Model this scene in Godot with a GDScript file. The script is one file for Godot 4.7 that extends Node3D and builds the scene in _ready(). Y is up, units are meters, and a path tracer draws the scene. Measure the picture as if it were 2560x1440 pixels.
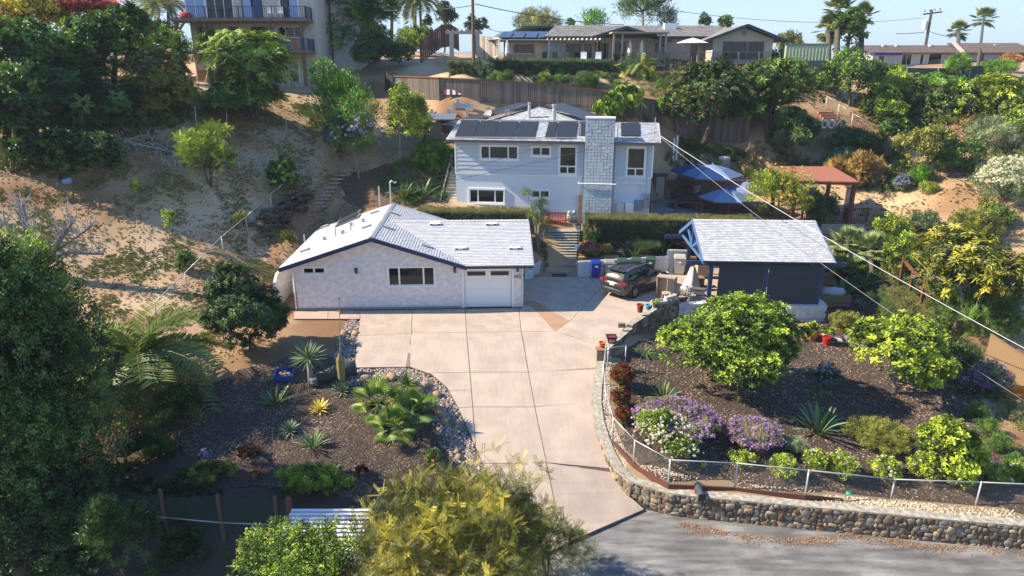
extends Node3D
# A hillside of houses seen from the air: a grey garage house with a wide concrete drive, a pale blue house behind it, gardens and hill houses.
# helpers first; _ready() sets camera, sky, sun and exposure, then the ground, the buildings, the planting and the small things
var rng := RandomNumberGenerator.new()
var names := {}
var mats := {}
var texs := {}
var leafm := {}
var noise := FastNoiseLite.new()
const GX0 := -72.0
const GZ0 := -8.0
const GS := 0.6
const GNX := 242
const GNZ := 152
var gh := PackedFloat32Array()
var pads: Array[PackedVector2Array] = []
var road_pad: PackedVector2Array

func V(x: float, y: float, z: float) -> Vector3:
	return Vector3(x, y, z)

func rr(a: float, b: float) -> float:
	return rng.randf_range(a, b)

func numbered(n: String) -> String:
	if not names.has(n):
		names[n] = 0
		return n
	names[n] += 1
	return "%s_%03d" % [n, names[n]]

func tag(o: Node3D, label: String, category: String, group := "", kind := "") -> Node3D:
	if label: o.set_meta("label", label)
	if category: o.set_meta("category", category)
	if group: o.set_meta("group", group)
	if kind: o.set_meta("kind", kind)
	return o

func thing(called: String, label: String, category: String, at := Vector3.ZERO, yaw := 0.0, group := "") -> Node3D:
	var o := Node3D.new()
	o.name = numbered(called)
	add_child(o)
	o.position = at
	o.rotation.y = deg_to_rad(yaw)
	return tag(o, label, category, group)

func S(smooth := false) -> SurfaceTool:
	var st := SurfaceTool.new()
	st.begin(Mesh.PRIMITIVE_TRIANGLES)
	st.set_smooth_group(0 if smooth else 4294967295)
	st.set_color(Color.WHITE)
	return st

func put(called: String, st: SurfaceTool, m: Material, parent: Node = self) -> MeshInstance3D:
	st.generate_normals()
	return putm(called, st.commit(), m, parent)

func putm(called: String, mesh: Mesh, m: Material, parent: Node = self) -> MeshInstance3D:
	var o := MeshInstance3D.new()
	o.mesh = mesh
	o.material_override = m
	o.name = numbered(called) if parent == self else called
	parent.add_child(o, true)
	return o

func part(called: String, c: Vector3, s: Vector3, m: Material, parent: Node, b := Basis()) -> MeshInstance3D:
	var st := S()
	box(st, c, s, b)
	return put(called, st, m, parent)

func stuff(o: Node3D) -> Node3D:
	o.set_meta("kind", "stuff")
	return o

func structure(o: Node3D) -> Node3D:
	o.set_meta("kind", "structure")
	return o

func tri(st: SurfaceTool, a: Vector3, b: Vector3, c: Vector3) -> void:
	st.add_vertex(a); st.add_vertex(c); st.add_vertex(b)

func quad(st: SurfaceTool, a: Vector3, b: Vector3, c: Vector3, d: Vector3) -> void:
	st.add_vertex(a); st.add_vertex(c); st.add_vertex(b)
	st.add_vertex(a); st.add_vertex(d); st.add_vertex(c)

func hexa(st: SurfaceTool, p: Array) -> void:   # p: bottom a b c d (counter-clockwise from above), top a b c d
	quad(st, p[4], p[5], p[6], p[7]); quad(st, p[3], p[2], p[1], p[0])
	for i in 4:
		var j := (i + 1) % 4
		quad(st, p[i], p[j], p[j + 4], p[i + 4])

func box(st: SurfaceTool, c: Vector3, s: Vector3, b := Basis()) -> void:
	var h := s * 0.5
	var p := []
	for y in [-1,1]:
		for k in [[-1,1], [1,1], [1,-1], [-1,-1]]:
			p.append(c + b * V(h.x * k[0], h.y * y, h.z * k[1]))
	hexa(st, p)

func beam(st: SurfaceTool, a: Vector3, b: Vector3, w: float, h: float) -> void:   # a bar of w x h from a to b
	var d := (b - a).normalized()
	var side := d.cross(Vector3.UP if absf(d.y) < 0.95 else Vector3.RIGHT).normalized()
	box(st, (a + b) / 2,V(w, h, (b - a).length()), Basis(side, d.cross(side) * -1.0,-d))

func tube(st: SurfaceTool, pts: Array, r0: float, r1: float, n := 6, cap := true) -> void:
	var rings := []
	for i in pts.size():
		var d: Vector3 = (pts[mini(i + 1, pts.size() - 1)] - pts[maxi(i - 1,0)]).normalized()
		var u := d.cross(Vector3.UP if absf(d.y) < 0.9 else Vector3.RIGHT).normalized()
		var v := u.cross(d)
		var r := lerpf(r0, r1, float(i) / maxf(1, pts.size() - 1))
		var ring := []
		for k in n:
			ring.append(pts[i] + (u * cos(TAU * k / n) + v * sin(TAU * k / n)) * r)
		rings.append(ring)
	for i in pts.size() - 1:
		for k in n:
			var j := (k + 1) % n
			quad(st, rings[i][j], rings[i][k], rings[i + 1][k], rings[i + 1][j])
	if cap:
		for k in range(1, n - 1):
			tri(st, rings[0][0], rings[0][k], rings[0][k + 1])
			tri(st, rings[-1][0], rings[-1][k + 1], rings[-1][k])

func lathe(st: SurfaceTool, prof: Array, n := 14, at := Vector3.ZERO) -> void:   # prof: [radius, height] upwards
	for i in prof.size() - 1:
		for k in n:
			var a := TAU * k / n
			var b := TAU * (k + 1) / n
			var p := prof[i] as Array
			var q := prof[i + 1] as Array
			quad(st, at + V(p[0] * cos(b), p[1], p[0] * sin(b)), at + V(p[0] * cos(a), p[1], p[0] * sin(a)), at + V(q[0] * cos(a), q[1], q[0] * sin(a)), at + V(q[0] * cos(b), q[1], q[0] * sin(b)))

func extrude(st: SurfaceTool, poly: PackedVector2Array, z0: float, z1: float, t := Transform3D()) -> void:   # poly in x, y; between z0 (back) and z1 (front)
	if Geometry2D.is_polygon_clockwise(poly): poly.reverse()
	var ix := Geometry2D.triangulate_polygon(poly)
	for i in range(0, ix.size(),3):
		var a := poly[ix[i]]
		var b := poly[ix[i + 1]]
		var c := poly[ix[i + 2]]
		if (b - a).cross(c - a) < 0:
			var k := b
			b = c
			c = k
		tri(st, t * V(a.x, a.y, z1), t * V(b.x, b.y, z1), t * V(c.x, c.y, z1))
		tri(st, t * V(a.x, a.y, z0), t * V(c.x, c.y, z0), t * V(b.x, b.y, z0))
	for i in poly.size():
		var a := poly[i]
		var b := poly[(i + 1) % poly.size()]
		quad(st, t * V(a.x, a.y, z0), t * V(b.x, b.y, z0), t * V(b.x, b.y, z1), t * V(a.x, a.y, z1))

func rect(x: float, y: float, w: float, h: float) -> PackedVector2Array:
	return PackedVector2Array([Vector2(x, y),Vector2(x + w, y),Vector2(x + w, y + h),Vector2(x, y + h)])

func facade(st: SurfaceTool, poly: PackedVector2Array, holes: Array, z0: float, z1: float) -> void:   # a wall with rectangular openings [x, y, w, h]
	var xs := [-1e3,1e3]
	for h in holes:
		xs.append(h[0]); xs.append(h[0] + h[2])
	xs.sort()
	for i in xs.size() - 1:
		var w: float = xs[i + 1] - xs[i]
		if w < 1e-4: continue
		var pieces: Array = Geometry2D.intersect_polygons(poly, rect(xs[i], -100, w, 300))
		for h in holes:
			if h[0] < xs[i + 1] - 1e-3 and h[0] + h[2] > xs[i] + 1e-3:
				var next := []
				for p in pieces:
					next.append_array(Geometry2D.clip_polygons(p, rect(xs[i] - 0.5, h[1], w + 1.0, h[3])))
				pieces = next
		for p in pieces:
			extrude(st, p, z0, z1)

func rock(c: Vector3, s: Vector3, sd: int, n := 7, boxy := 0.45) -> ArrayMesh:   # an uneven stone of about s across, centred on c
	var st := S(true)
	var r := RandomNumberGenerator.new()
	r.seed = sd
	var rows := 4
	var g := []
	var ph := r.randf() * TAU
	for i in rows + 1:
		var row := []
		var lat := -PI / 2 + PI * i / rows
		for k in n:
			var a := TAU * k / n + ph
			var d := V(cos(a) * cos(lat), sin(lat), sin(a) * cos(lat))
			var m := maxf(absf(d.x), maxf(absf(d.y), absf(d.z)))
			d = d.lerp(d / m, boxy) * r.randf_range(0.82,1.06)
			row.append(c + V(d.x * s.x, d.y * s.y, d.z * s.z) * 0.5)
		if i == 0 or i == rows:
			for k in range(1, n): row[k] = row[0]
		g.append(row)
	for i in rows:
		for k in n:
			var j := (k + 1) % n
			quad(st, g[i][j], g[i][k], g[i + 1][k], g[i + 1][j])
	st.generate_normals()
	return st.commit()

func lin(r: float, g: float, b: float) -> Color:
	return Color(r, g, b).linear_to_srgb()

func ntex(key: String) -> Texture2D:   # grey or coloured noise pictures shared by the materials
	if texs.has(key): return texs[key]
	var n := FastNoiseLite.new()
	var ramp := Gradient.new()
	var t := NoiseTexture2D.new()
	t.width = 512
	t.height = 512
	t.seamless = true
	n.seed = key.hash() % 1000
	n.fractal_octaves = 5
	var lo := 0.86
	match key:
		"soft": n.frequency = 0.008
		"fine": n.frequency = 0.05; lo = 0.74
		"grit": n.frequency = 0.12; lo = 0.66
		"streak": n.frequency = 0.006; n.domain_warp_enabled = true; n.domain_warp_amplitude = 60.0; n.domain_warp_frequency = 0.01; lo = 0.78
		"patchy": n.frequency = 0.012; n.domain_warp_enabled = true; n.domain_warp_amplitude = 50.0; lo = 0.72
		"worn": n.frequency = 0.02; n.domain_warp_enabled = true; n.domain_warp_amplitude = 25.0; lo = 0.955
		"faint": n.frequency = 0.03; lo = 0.93
		"cloudy": n.frequency = 0.01; n.domain_warp_enabled = true; n.domain_warp_amplitude = 90.0; n.domain_warp_frequency = 0.016; lo = 0.9
		"trowel": n.frequency = 0.012; n.domain_warp_enabled = true; n.domain_warp_amplitude = 110.0; n.domain_warp_frequency = 0.02; lo = 0.87
		"bark": n.noise_type = FastNoiseLite.TYPE_CELLULAR; n.frequency = 0.06; lo = 0.4
		"chips": n.noise_type = FastNoiseLite.TYPE_CELLULAR; n.cellular_return_type = FastNoiseLite.RETURN_CELL_VALUE; n.frequency = 0.09; n.fractal_octaves = 2; n.domain_warp_enabled = true; n.domain_warp_amplitude = 12.0; lo = 0.3
		"bumps": n.frequency = 0.03; lo = 0.0
	ramp.set_color(0, Color(lo, lo, lo))
	ramp.set_color(1, Color.WHITE)
	ramp.set_offset(0,0.15)
	ramp.set_offset(1,0.85)
	t.noise = n
	t.color_ramp = ramp
	texs[key] = t
	return t

func mat(key: String, c := Color.WHITE, rough := 0.8, tx := "", tile := 1.0, bump := 0.0, metal := 0.0) -> StandardMaterial3D:   # tile: metres one picture covers
	if mats.has(key): return mats[key]
	var m := StandardMaterial3D.new()
	m.resource_name = key
	m.albedo_color = c
	m.roughness = rough
	m.metallic = metal
	m.vertex_color_use_as_albedo = true
	m.cull_mode = BaseMaterial3D.CULL_DISABLED
	if tx:
		m.albedo_texture = ntex(tx)
		m.uv1_triplanar = true
		m.uv1_world_triplanar = true
		m.uv1_scale = Vector3.ONE / tile
	if bump > 0:
		m.heightmap_enabled = true
		m.heightmap_texture = ntex(tx if tx else "bumps")
		m.heightmap_scale = bump
	mats[key] = m
	return m

func leafmat(key: String, rough := 0.5, back := 0.5) -> StandardMaterial3D:
	if mats.has(key): return mats[key]
	var m := mat(key, Color.WHITE, rough)
	m.backlight_enabled = true
	m.backlight = lin(back * 0.9, back, back * 0.35)
	return m

func glass() -> StandardMaterial3D:
	if mats.has("glass"): return mats["glass"]
	var m := mat("glass", Color(0.16,0.2,0.19,0.5),0.04)
	m.transparency = BaseMaterial3D.TRANSPARENCY_ALPHA
	return m

func darkglass() -> StandardMaterial3D:
	return mat("dark_glass", lin(0.007,0.010,0.009),0.05)

# ---- ground ----
const CA := -1.90962
const CB := -0.007232
const CC := 0.158801
var CP := PackedFloat32Array([-11.58,34.91,-0.0367,-6.12,35.17,-0.0380,0.62,35.37,-0.0249,5.25,38.78,0.0718,8.92,40.38,-0.2025,9.68,37.29,0.2533,4.98,31.69,0.2618,3.53,41.23,-0.2992,-7.72,31.26,0.0523,-4.92,31.26,0.0249,0.39,31.26,0.0196,-4.42,27.55,0.0067,3.71,27.55,0.1876,-1.98,25.24,-0.0220,3.30,25.24,0.0666,-1.19,22.18,-0.0112,3.43,22.18,0.0483,0.27,19.75,-0.0248,4.53,20.58,-0.1224,2.27,19.13,-0.0106,5.22,20.44,-1.3948,11.16,19.53,-0.6649,16.84,18.69,-0.9308,2.75,17.52,0.0625,16.10,17.63,0.0877,9.03,17.57,-0.0158,-9.00,18.81,-0.4664,-11.46,18.42,-0.1799,-9.62,19.18,0.4098,-6.81,20.90,0.1281,-9.79,25.95,-0.0892,-10.48,23.22,0.0351,-4.38,23.65,0.0222,-3.80,26.76,0.0278,-14.23,26.63,0.0360,-15.09,23.30,0.0556,-13.24,28.95,0.0927,-8.59,31.76,-0.0063,-10.88,29.53,-0.0193,-17.79,33.22,-0.0344,-16.90,38.70,0.3211,-16.25,45.58,0.0273,-14.65,49.50,0.1527,-22.74,38.56,-0.0840,-23.35,35.25,0.0232,-24.21,32.95,-0.3026,-26.95,42.54,-0.2787,-21.96,42.54,0.3201,-26.41,45.47,0.2606,-20.25,47.81,-0.0281,-20.60,53.23,0.1606,-25.05,65.70,-0.0495,-32.37,69.71,-0.1576,-18.42,65.70,-0.0561,-13.54,40.57,-0.4000,-16.15,41.62,-0.5283,-14.35,42.57,0.7570,-13.65,47.95,-0.1359,-12.16,50.46,-0.1553,-9.97,51.69,-0.2491,-6.20,52.93,-1.0001,-3.99,48.18,-0.0087,-5.76,56.19,0.8353,-7.15,56.72,-0.6042,-7.80,51.67,0.9496,-10.11,61.72,-0.1686,0.66,58.41,0.0281,10.50,57.67,0.4898,15.65,57.96,-0.2586,19.95,56.08,1.1666,-1.68,59.95,-0.0047,7.72,62.51,-0.0286,-4.38,60.26,0.3895,19.38,36.75,-0.0907,16.56,34.20,-0.0627,9.20,34.87,-0.2870,5.33,29.85,-0.2031,4.42,26.14,-0.1528,4.97,23.39,-0.0379,5.38,20.85,1.4207,10.60,20.10,0.6786,17.05,19.29,0.9172,12.81,25.32,-0.0110,18.70,25.41,0.0037,20.14,30.97,-0.0114,23.91,30.75,-0.0427,22.48,27.50,0.0036,21.70,38.46,0.1503,24.26,38.78,-0.0344,24.99,34.17,0.0242,27.12,44.18,-0.0715,29.82,44.56,-0.1939,30.66,46.50,0.4197,29.82,49.83,-0.0161,25.77,49.95,-0.2336,31.93,54.14,-0.0084,36.03,50.90,0.0537,36.05,62.10,-0.2036,40.17,57.96,0.3439,25.52,57.83,-0.1267,27.42,63.23,0.0927,10.53,47.82,0.2187,17.08,47.82,0.3328,13.58,54.79,-1.7530,18.44,54.79,-1.3963,13.17,53.65,1.2044,15.76,56.88,0.6209,20.51,47.68,0.0100,23.15,45.79,-0.1235,8.35,43.38,0.6266,8.27,42.64,-0.3715,14.88,43.38,0.7294,14.21,44.97,-0.9643,0.00,10.00,0.0007,10.00,10.00,0.0298,-12.00,8.00,0.0419,-20.00,10.00,-0.0444,25.00,10.00,0.0004,0.00,0.00,0.0593,30.00,0.00,0.0477,-30.00,0.00,0.0515,-35.00,50.00,0.0868,-45.00,60.00,0.1010,-40.00,40.00,0.0202,-30.00,30.00,0.2458,-25.00,22.00,0.0031,-40.00,20.00,-0.1549,-13.50,44.50,-0.5324,-4.00,44.50,0.1456,1.00,44.50,0.1799,3.00,45.50,0.0257,5.00,46.00,-0.0065,2.00,51.00,-0.2877,9.00,50.00,-0.2693,-3.00,67.00,-0.0407,8.00,67.00,0.0374,17.00,66.00,0.1649,24.00,63.00,0.0665,-9.00,66.00,0.1470,-20.00,70.00,0.0953,-40.00,75.00,0.1026,32.00,76.00,-0.0337,45.00,78.00,0.0379,60.00,80.00,0.0524,40.00,40.00,0.0326,45.00,25.00,-0.1434,40.00,55.00,-0.2444,-60.00,30.00,-0.0058,60.00,40.00,0.0720,0.00,90.00,-0.1147,-50.00,95.00,-0.0705,50.00,95.00,-0.0938])

func rbf(x: float, d: float) -> float:
	var s := 0.0
	for i in range(0, CP.size(),3):
		var ax := CP[i] - x
		var ad := CP[i + 1] - d
		s -= CP[i + 2] * sqrt(ax * ax + ad * ad)
	return s + CA + CB * x + CC * d

func drive_h(x: float, z: float) -> float:   # height of the drive's concrete
	var d := -z - clampf(x - 2.3,0,2.5) * 0.68 * smoothstep(25.0,20.5,-z)
	var k := [[17.0,-2.72], [19.1,-2.4], [22.2,-1.5], [25.2,-0.8], [27.55,-0.35], [29.8,-0.07], [31.3,0.0], [60.0,0.0]]
	for i in k.size() - 1:
		if d <= k[i + 1][0]:
			return lerpf(k[i][1], k[i + 1][1], clampf((d - k[i][0]) / (k[i + 1][0] - k[i][0]),0,1))
	return 0.0

func make_heights(flats: Array) -> void:
	gh.resize(GNX * GNZ)
	noise.seed = 7
	noise.frequency = 0.35
	noise.fractal_octaves = 3
	for j in GNZ:
		for i in GNX:
			var x := GX0 + i * GS
			var z := GZ0 - j * GS
			var h := rbf(x, -z) + noise.get_noise_2d(x, z) * 0.06
			for p in pads:
				if Geometry2D.is_point_in_polygon(Vector2(x, z), p):
					h = minf(h, drive_h(x, z) - 0.12)
					break
			for f in flats:
				if Geometry2D.is_point_in_polygon(Vector2(x, z), f[0]): h = minf(h, f[1])
			gh[j * GNX + i] = h

func ground(x: float, z: float) -> float:
	var fx := clampf((x - GX0) / GS, 0, GNX - 1.001)
	var fz := clampf((GZ0 - z) / GS, 0, GNZ - 1.001)
	var i := int(fx)
	var j := int(fz)
	var u := fx - i
	var v := fz - j
	var a := gh[j * GNX + i]
	var b := gh[j * GNX + i + 1]
	var c := gh[(j + 1) * GNX + i]
	var d := gh[(j + 1) * GNX + i + 1]
	return a + (b - a) * u + (c - a) * v if u + v <= 1.0 else d + (c - d) * (1 - u) + (b - d) * (1 - v)

func on(v: Vector3, lift := 0.0) -> Vector3:
	return V(v.x, ground(v.x, v.z) + lift, v.z)

func sheet(poly: PackedVector2Array, lift: float, st: SurfaceTool) -> void:   # a skin on the ground over the outline (x, z), cut along the ground's own triangles
	var lo := poly[0]
	var hi := poly[0]
	for p in poly:
		lo = lo.min(p)
		hi = hi.max(p)
	for j in range(maxi(0, int((GZ0 - hi.y) / GS)), mini(GNZ - 1, int((GZ0 - lo.y) / GS) + 1)):
		for i in range(maxi(0, int((lo.x - GX0) / GS)), mini(GNX - 1, int((hi.x - GX0) / GS) + 1)):
			var x := GX0 + i * GS
			var z := GZ0 - j * GS
			for t in [[Vector2(x, z),Vector2(x + GS, z),Vector2(x, z - GS)], [Vector2(x + GS, z),Vector2(x + GS, z - GS),Vector2(x, z - GS)]]:
				for q in Geometry2D.intersect_polygons(PackedVector2Array(t), poly):
					if Geometry2D.is_polygon_clockwise(q): q.reverse()
					for k in range(1, q.size() - 1):
						if absf((q[k] - q[0]).cross(q[k + 1] - q[0])) > 1e-6:
							var w := []
							for e in [q[0], q[k], q[k + 1]]:
								w.append(V(e.x, ground(e.x, e.y) + lift, e.y))
							tri(st, w[0], w[2], w[1])

func wobble(poly: PackedVector2Array, amp: float, step := 0.5) -> PackedVector2Array:   # an outline with uneven edges
	var out := PackedVector2Array()
	for i in poly.size():
		var a := poly[i]
		var b := poly[(i + 1) % poly.size()]
		var n := maxi(1, int(a.distance_to(b) / step))
		for k in n:
			var p := a.lerp(b, float(k) / n)
			out.append(p + Vector2(noise.get_noise_2d(p.x * 5, p.y * 5), noise.get_noise_2d(p.x * 5 + 99, p.y * 5)) * amp)
	return out

func outline(a: Array) -> PackedVector2Array:
	var o := PackedVector2Array()
	for v in a:
		o.append(Vector2(v.x, v.z))
	return o

# ---- roofs, windows ----
func slab(called: String, c: Array, t: float, m: Material, parent: Node) -> MeshInstance3D:   # c: four corners counter-clockwise from above
	var st := S()
	var n: Vector3 = ((c[1] - c[0]).cross(c[3] - c[0])).normalized() * t
	hexa(st, [c[0] - n, c[1] - n, c[2] - n, c[3] - n, c[0], c[1], c[2], c[3]])
	return put(called, st, m, parent)

func shingles(st: SurfaceTool, c: Array, rows: int, cols: int, lo: float, hi: float) -> void:   # c: eave start, eave end, ridge end, ridge start
	var n: Vector3 = ((c[1] - c[0]).cross(c[3] - c[0])).normalized()
	for i in rows:
		var v0 := float(i) / rows
		var v1 := float(i + 1) / rows + 0.2 / rows
		for j in cols + 1:
			var u0 := clampf((j - (0.5 if i % 2 else 0.0)) / cols, 0,1)
			var u1 := clampf((j + 1 - (0.5 if i % 2 else 0.0)) / cols, 0,1)
			if u1 - u0 < 1e-4: continue
			var g := rr(lo, hi)
			st.set_color(Color(g, g, g * 1.01))
			var k := n * rr(0.026,0.036)
			var p0: Vector3 = c[0].lerp(c[1], u0).lerp(c[3].lerp(c[2], u0), v0)
			var p1: Vector3 = c[0].lerp(c[1], u1 - 0.03 / cols).lerp(c[3].lerp(c[2], u1 - 0.03 / cols), v0)
			var p2: Vector3 = c[0].lerp(c[1], u1 - 0.03 / cols).lerp(c[3].lerp(c[2], u1 - 0.03 / cols), minf(v1,1.0))
			var p3: Vector3 = c[0].lerp(c[1], u0).lerp(c[3].lerp(c[2], u0), minf(v1,1.0))
			quad(st, p0 + k, p1 + k, p2 + n * 0.006, p3 + n * 0.006)
			quad(st, p0, p1, p1 + k, p0 + k)
	st.set_color(Color.WHITE)

func ridge_caps(called: String, a: Vector3, b: Vector3, side: Vector3, drop: float, m: Material, parent: Node, step := 0.24) -> void:
	var st := S()
	var n := int(a.distance_to(b) / step)
	for i in n:
		var p := a.lerp(b, float(i) / n)
		var q := a.lerp(b, (i + 1.15) / n)
		var g := rr(0.8,1.0)
		st.set_color(Color(g, g, g))
		var up := Vector3.UP * 0.05
		var dn := Vector3.DOWN * drop
		quad(st, p + up + side + dn, p + up * 1.3, q + up * 0.8, q + up * 0.6 + side + dn)
		quad(st, p + up * 1.3, p + up - side + dn, q + up * 0.6 - side + dn, q + up * 0.8)
		quad(st, p + side + dn, p - side + dn, p + up * 1.3 - side * 0.1, p + up * 1.3 + side * 0.1)
	stuff(put(called, st, m, parent))

func window(parent: Node, x: float, y: float, w: float, h: float, z: float, cuts: Array, fm: Material, gm: Material, trim := 0.08, sill := 0.0, called := "window") -> MeshInstance3D:
	# x, y: the opening's lower corner, z: the wall's face; cuts: [[x0, y0, x1, y1], ...] panes as shares of the opening
	var st := S()
	for k in [[x - trim, y - trim, w + 2 * trim, trim], [x - trim, y + h, w + 2 * trim, trim], [x - trim, y, trim, h], [x + w, y, trim, h]]:
		box(st, V(k[0] + k[2] / 2, k[1] + k[3] / 2, z - 0.02),V(k[2], k[3], 0.12))
	var o := put(called, st, fm, parent)
	st = S()
	for c in cuts:
		var px: float = x + c[0] * w
		var py: float = y + c[1] * h
		var pw: float = (c[2] - c[0]) * w
		var ph: float = (c[3] - c[1]) * h
		var b := minf(0.045, pw * 0.15)
		for k in [[px, py, pw, b], [px, py + ph - b, pw, b], [px, py + b, b, ph - 2 * b], [px + pw - b, py + b, b, ph - 2 * b]]:
			box(st, V(k[0] + k[2] / 2, k[1] + k[3] / 2, z - 0.055),V(k[2], k[3], 0.07))
		part("pane", V(px + pw / 2, py + ph / 2, z - 0.07),V(pw - 2 * b + 0.004, ph - 2 * b + 0.004,0.012), gm, o)
	put("sash", st, fm, o)
	if sill > 0:
		part("sill", V(x + w / 2, y - trim - 0.025, z + sill / 2),V(w + 2 * trim + 0.06,0.05, sill + 0.04), fm, o)
	return o

func row_cuts(a: Array, y0 := 0.0, y1 := 1.0) -> Array:
	var out := []
	for i in a.size() - 1:
		out.append([a[i], y0, a[i + 1], y1])
	return out


func _ready() -> void:
	rng.seed = 11
	var cam := Camera3D.new()
	cam.name = "camera"
	cam.position = V(0,12.6,0)
	cam.rotation_degrees = V(-18,0,0)
	cam.fov = 45.72
	cam.near = 0.1
	cam.far = 9000
	add_child(cam)
	cam.current = true
	var we := WorldEnvironment.new()
	we.name = "world_environment"
	var e := Environment.new()
	e.background_mode = Environment.BG_SKY
	var sm := ProceduralSkyMaterial.new()
	sm.sky_top_color = Color(0.30,0.50,0.76)
	sm.sky_horizon_color = Color(0.79,0.89,0.94)
	sm.sky_curve = 0.16
	sm.ground_bottom_color = Color(0.35,0.33,0.28)
	sm.ground_horizon_color = Color(0.72,0.78,0.78)
	sm.sun_angle_max = 12.0
	sm.sun_curve = 0.1
	sm.energy_multiplier = 0.72
	e.sky = Sky.new()
	e.sky.sky_material = sm
	e.tonemap_mode = Environment.TONE_MAPPER_LINEAR
	e.tonemap_exposure = 2.3
	e.fog_enabled = true
	e.fog_mode = Environment.FOG_MODE_EXPONENTIAL
	e.fog_density = 0.00035
	e.fog_light_color = Color(0.80,0.88,0.95)
	e.sdfgi_enabled = true
	e.ssao_enabled = true
	e.ssil_enabled = true
	we.environment = e
	add_child(we)
	var sun := DirectionalLight3D.new()
	sun.name = "sun"
	sun.light_color = Color(1.0,0.94,0.84)
	sun.light_energy = 1.6
	sun.light_angular_distance = 0.5
	sun.shadow_enabled = true
	add_child(sun)
	sun.look_at_from_position(Vector3.ZERO, V(3.4,-2.6,0.15),Vector3.UP)
	build_site()
	build_garage()
	build_white_house()
	build_pool_house()
	build_upper_houses()
	build_yards()
	build_plants()
	build_small_things()

var drive: PackedVector2Array
var strip: PackedVector2Array

func streaky(m: StandardMaterial3D, s: Vector3) -> void:   # worn streaks laid over a surface, drawn out along one way
	m.detail_enabled = true
	m.detail_blend_mode = BaseMaterial3D.BLEND_MODE_MUL
	m.detail_albedo = ntex("patchy" if m.resource_name == "asphalt" else "worn")
	m.detail_uv_layer = BaseMaterial3D.DETAIL_UV_2
	m.uv2_triplanar = true
	m.uv2_world_triplanar = true
	m.uv2_scale = s

func flat_plate(called: String, poly: PackedVector2Array, lift: float, m: Material, parent: Node, level := 1e9) -> MeshInstance3D:
	# concrete cut into strips along the slope of the drive, with a skirt round it; or flat at a level
	var st := S()
	var lo := 1e9
	var hi := -1e9
	if Geometry2D.is_polygon_clockwise(poly): poly.reverse()
	for p in poly:
		lo = minf(lo, p.y)
		hi = maxf(hi, p.y)
	var z := lo
	while z < hi:
		for q in Geometry2D.intersect_polygons(poly, PackedVector2Array([Vector2(-90, z),Vector2(90, z),Vector2(90, z + 0.45),Vector2(-90, z + 0.45)])):
			var ix := Geometry2D.triangulate_polygon(q)
			for i in range(0, ix.size(),3):
				var w := []
				for k in 3:
					var v := q[ix[i + k]]
					w.append(V(v.x, (drive_h(v.x, v.y) if level > 1e8 else level) + lift, v.y))
				if (w[1] - w[0]).cross(w[2] - w[0]).y < 0: tri(st, w[0], w[2], w[1])
				else: tri(st, w[0], w[1], w[2])
		z += 0.45
	for i in poly.size():
		var a := poly[i]
		var b := poly[(i + 1) % poly.size()]
		var ya := (drive_h(a.x, a.y) if level > 1e8 else level) + lift
		var yb := (drive_h(b.x, b.y) if level > 1e8 else level) + lift
		quad(st, V(a.x, ya, a.y),V(b.x, yb, b.y),V(b.x, yb - 0.12, b.y),V(a.x, ya - 0.12, a.y))
	return put(called, st, m, parent)

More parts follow.
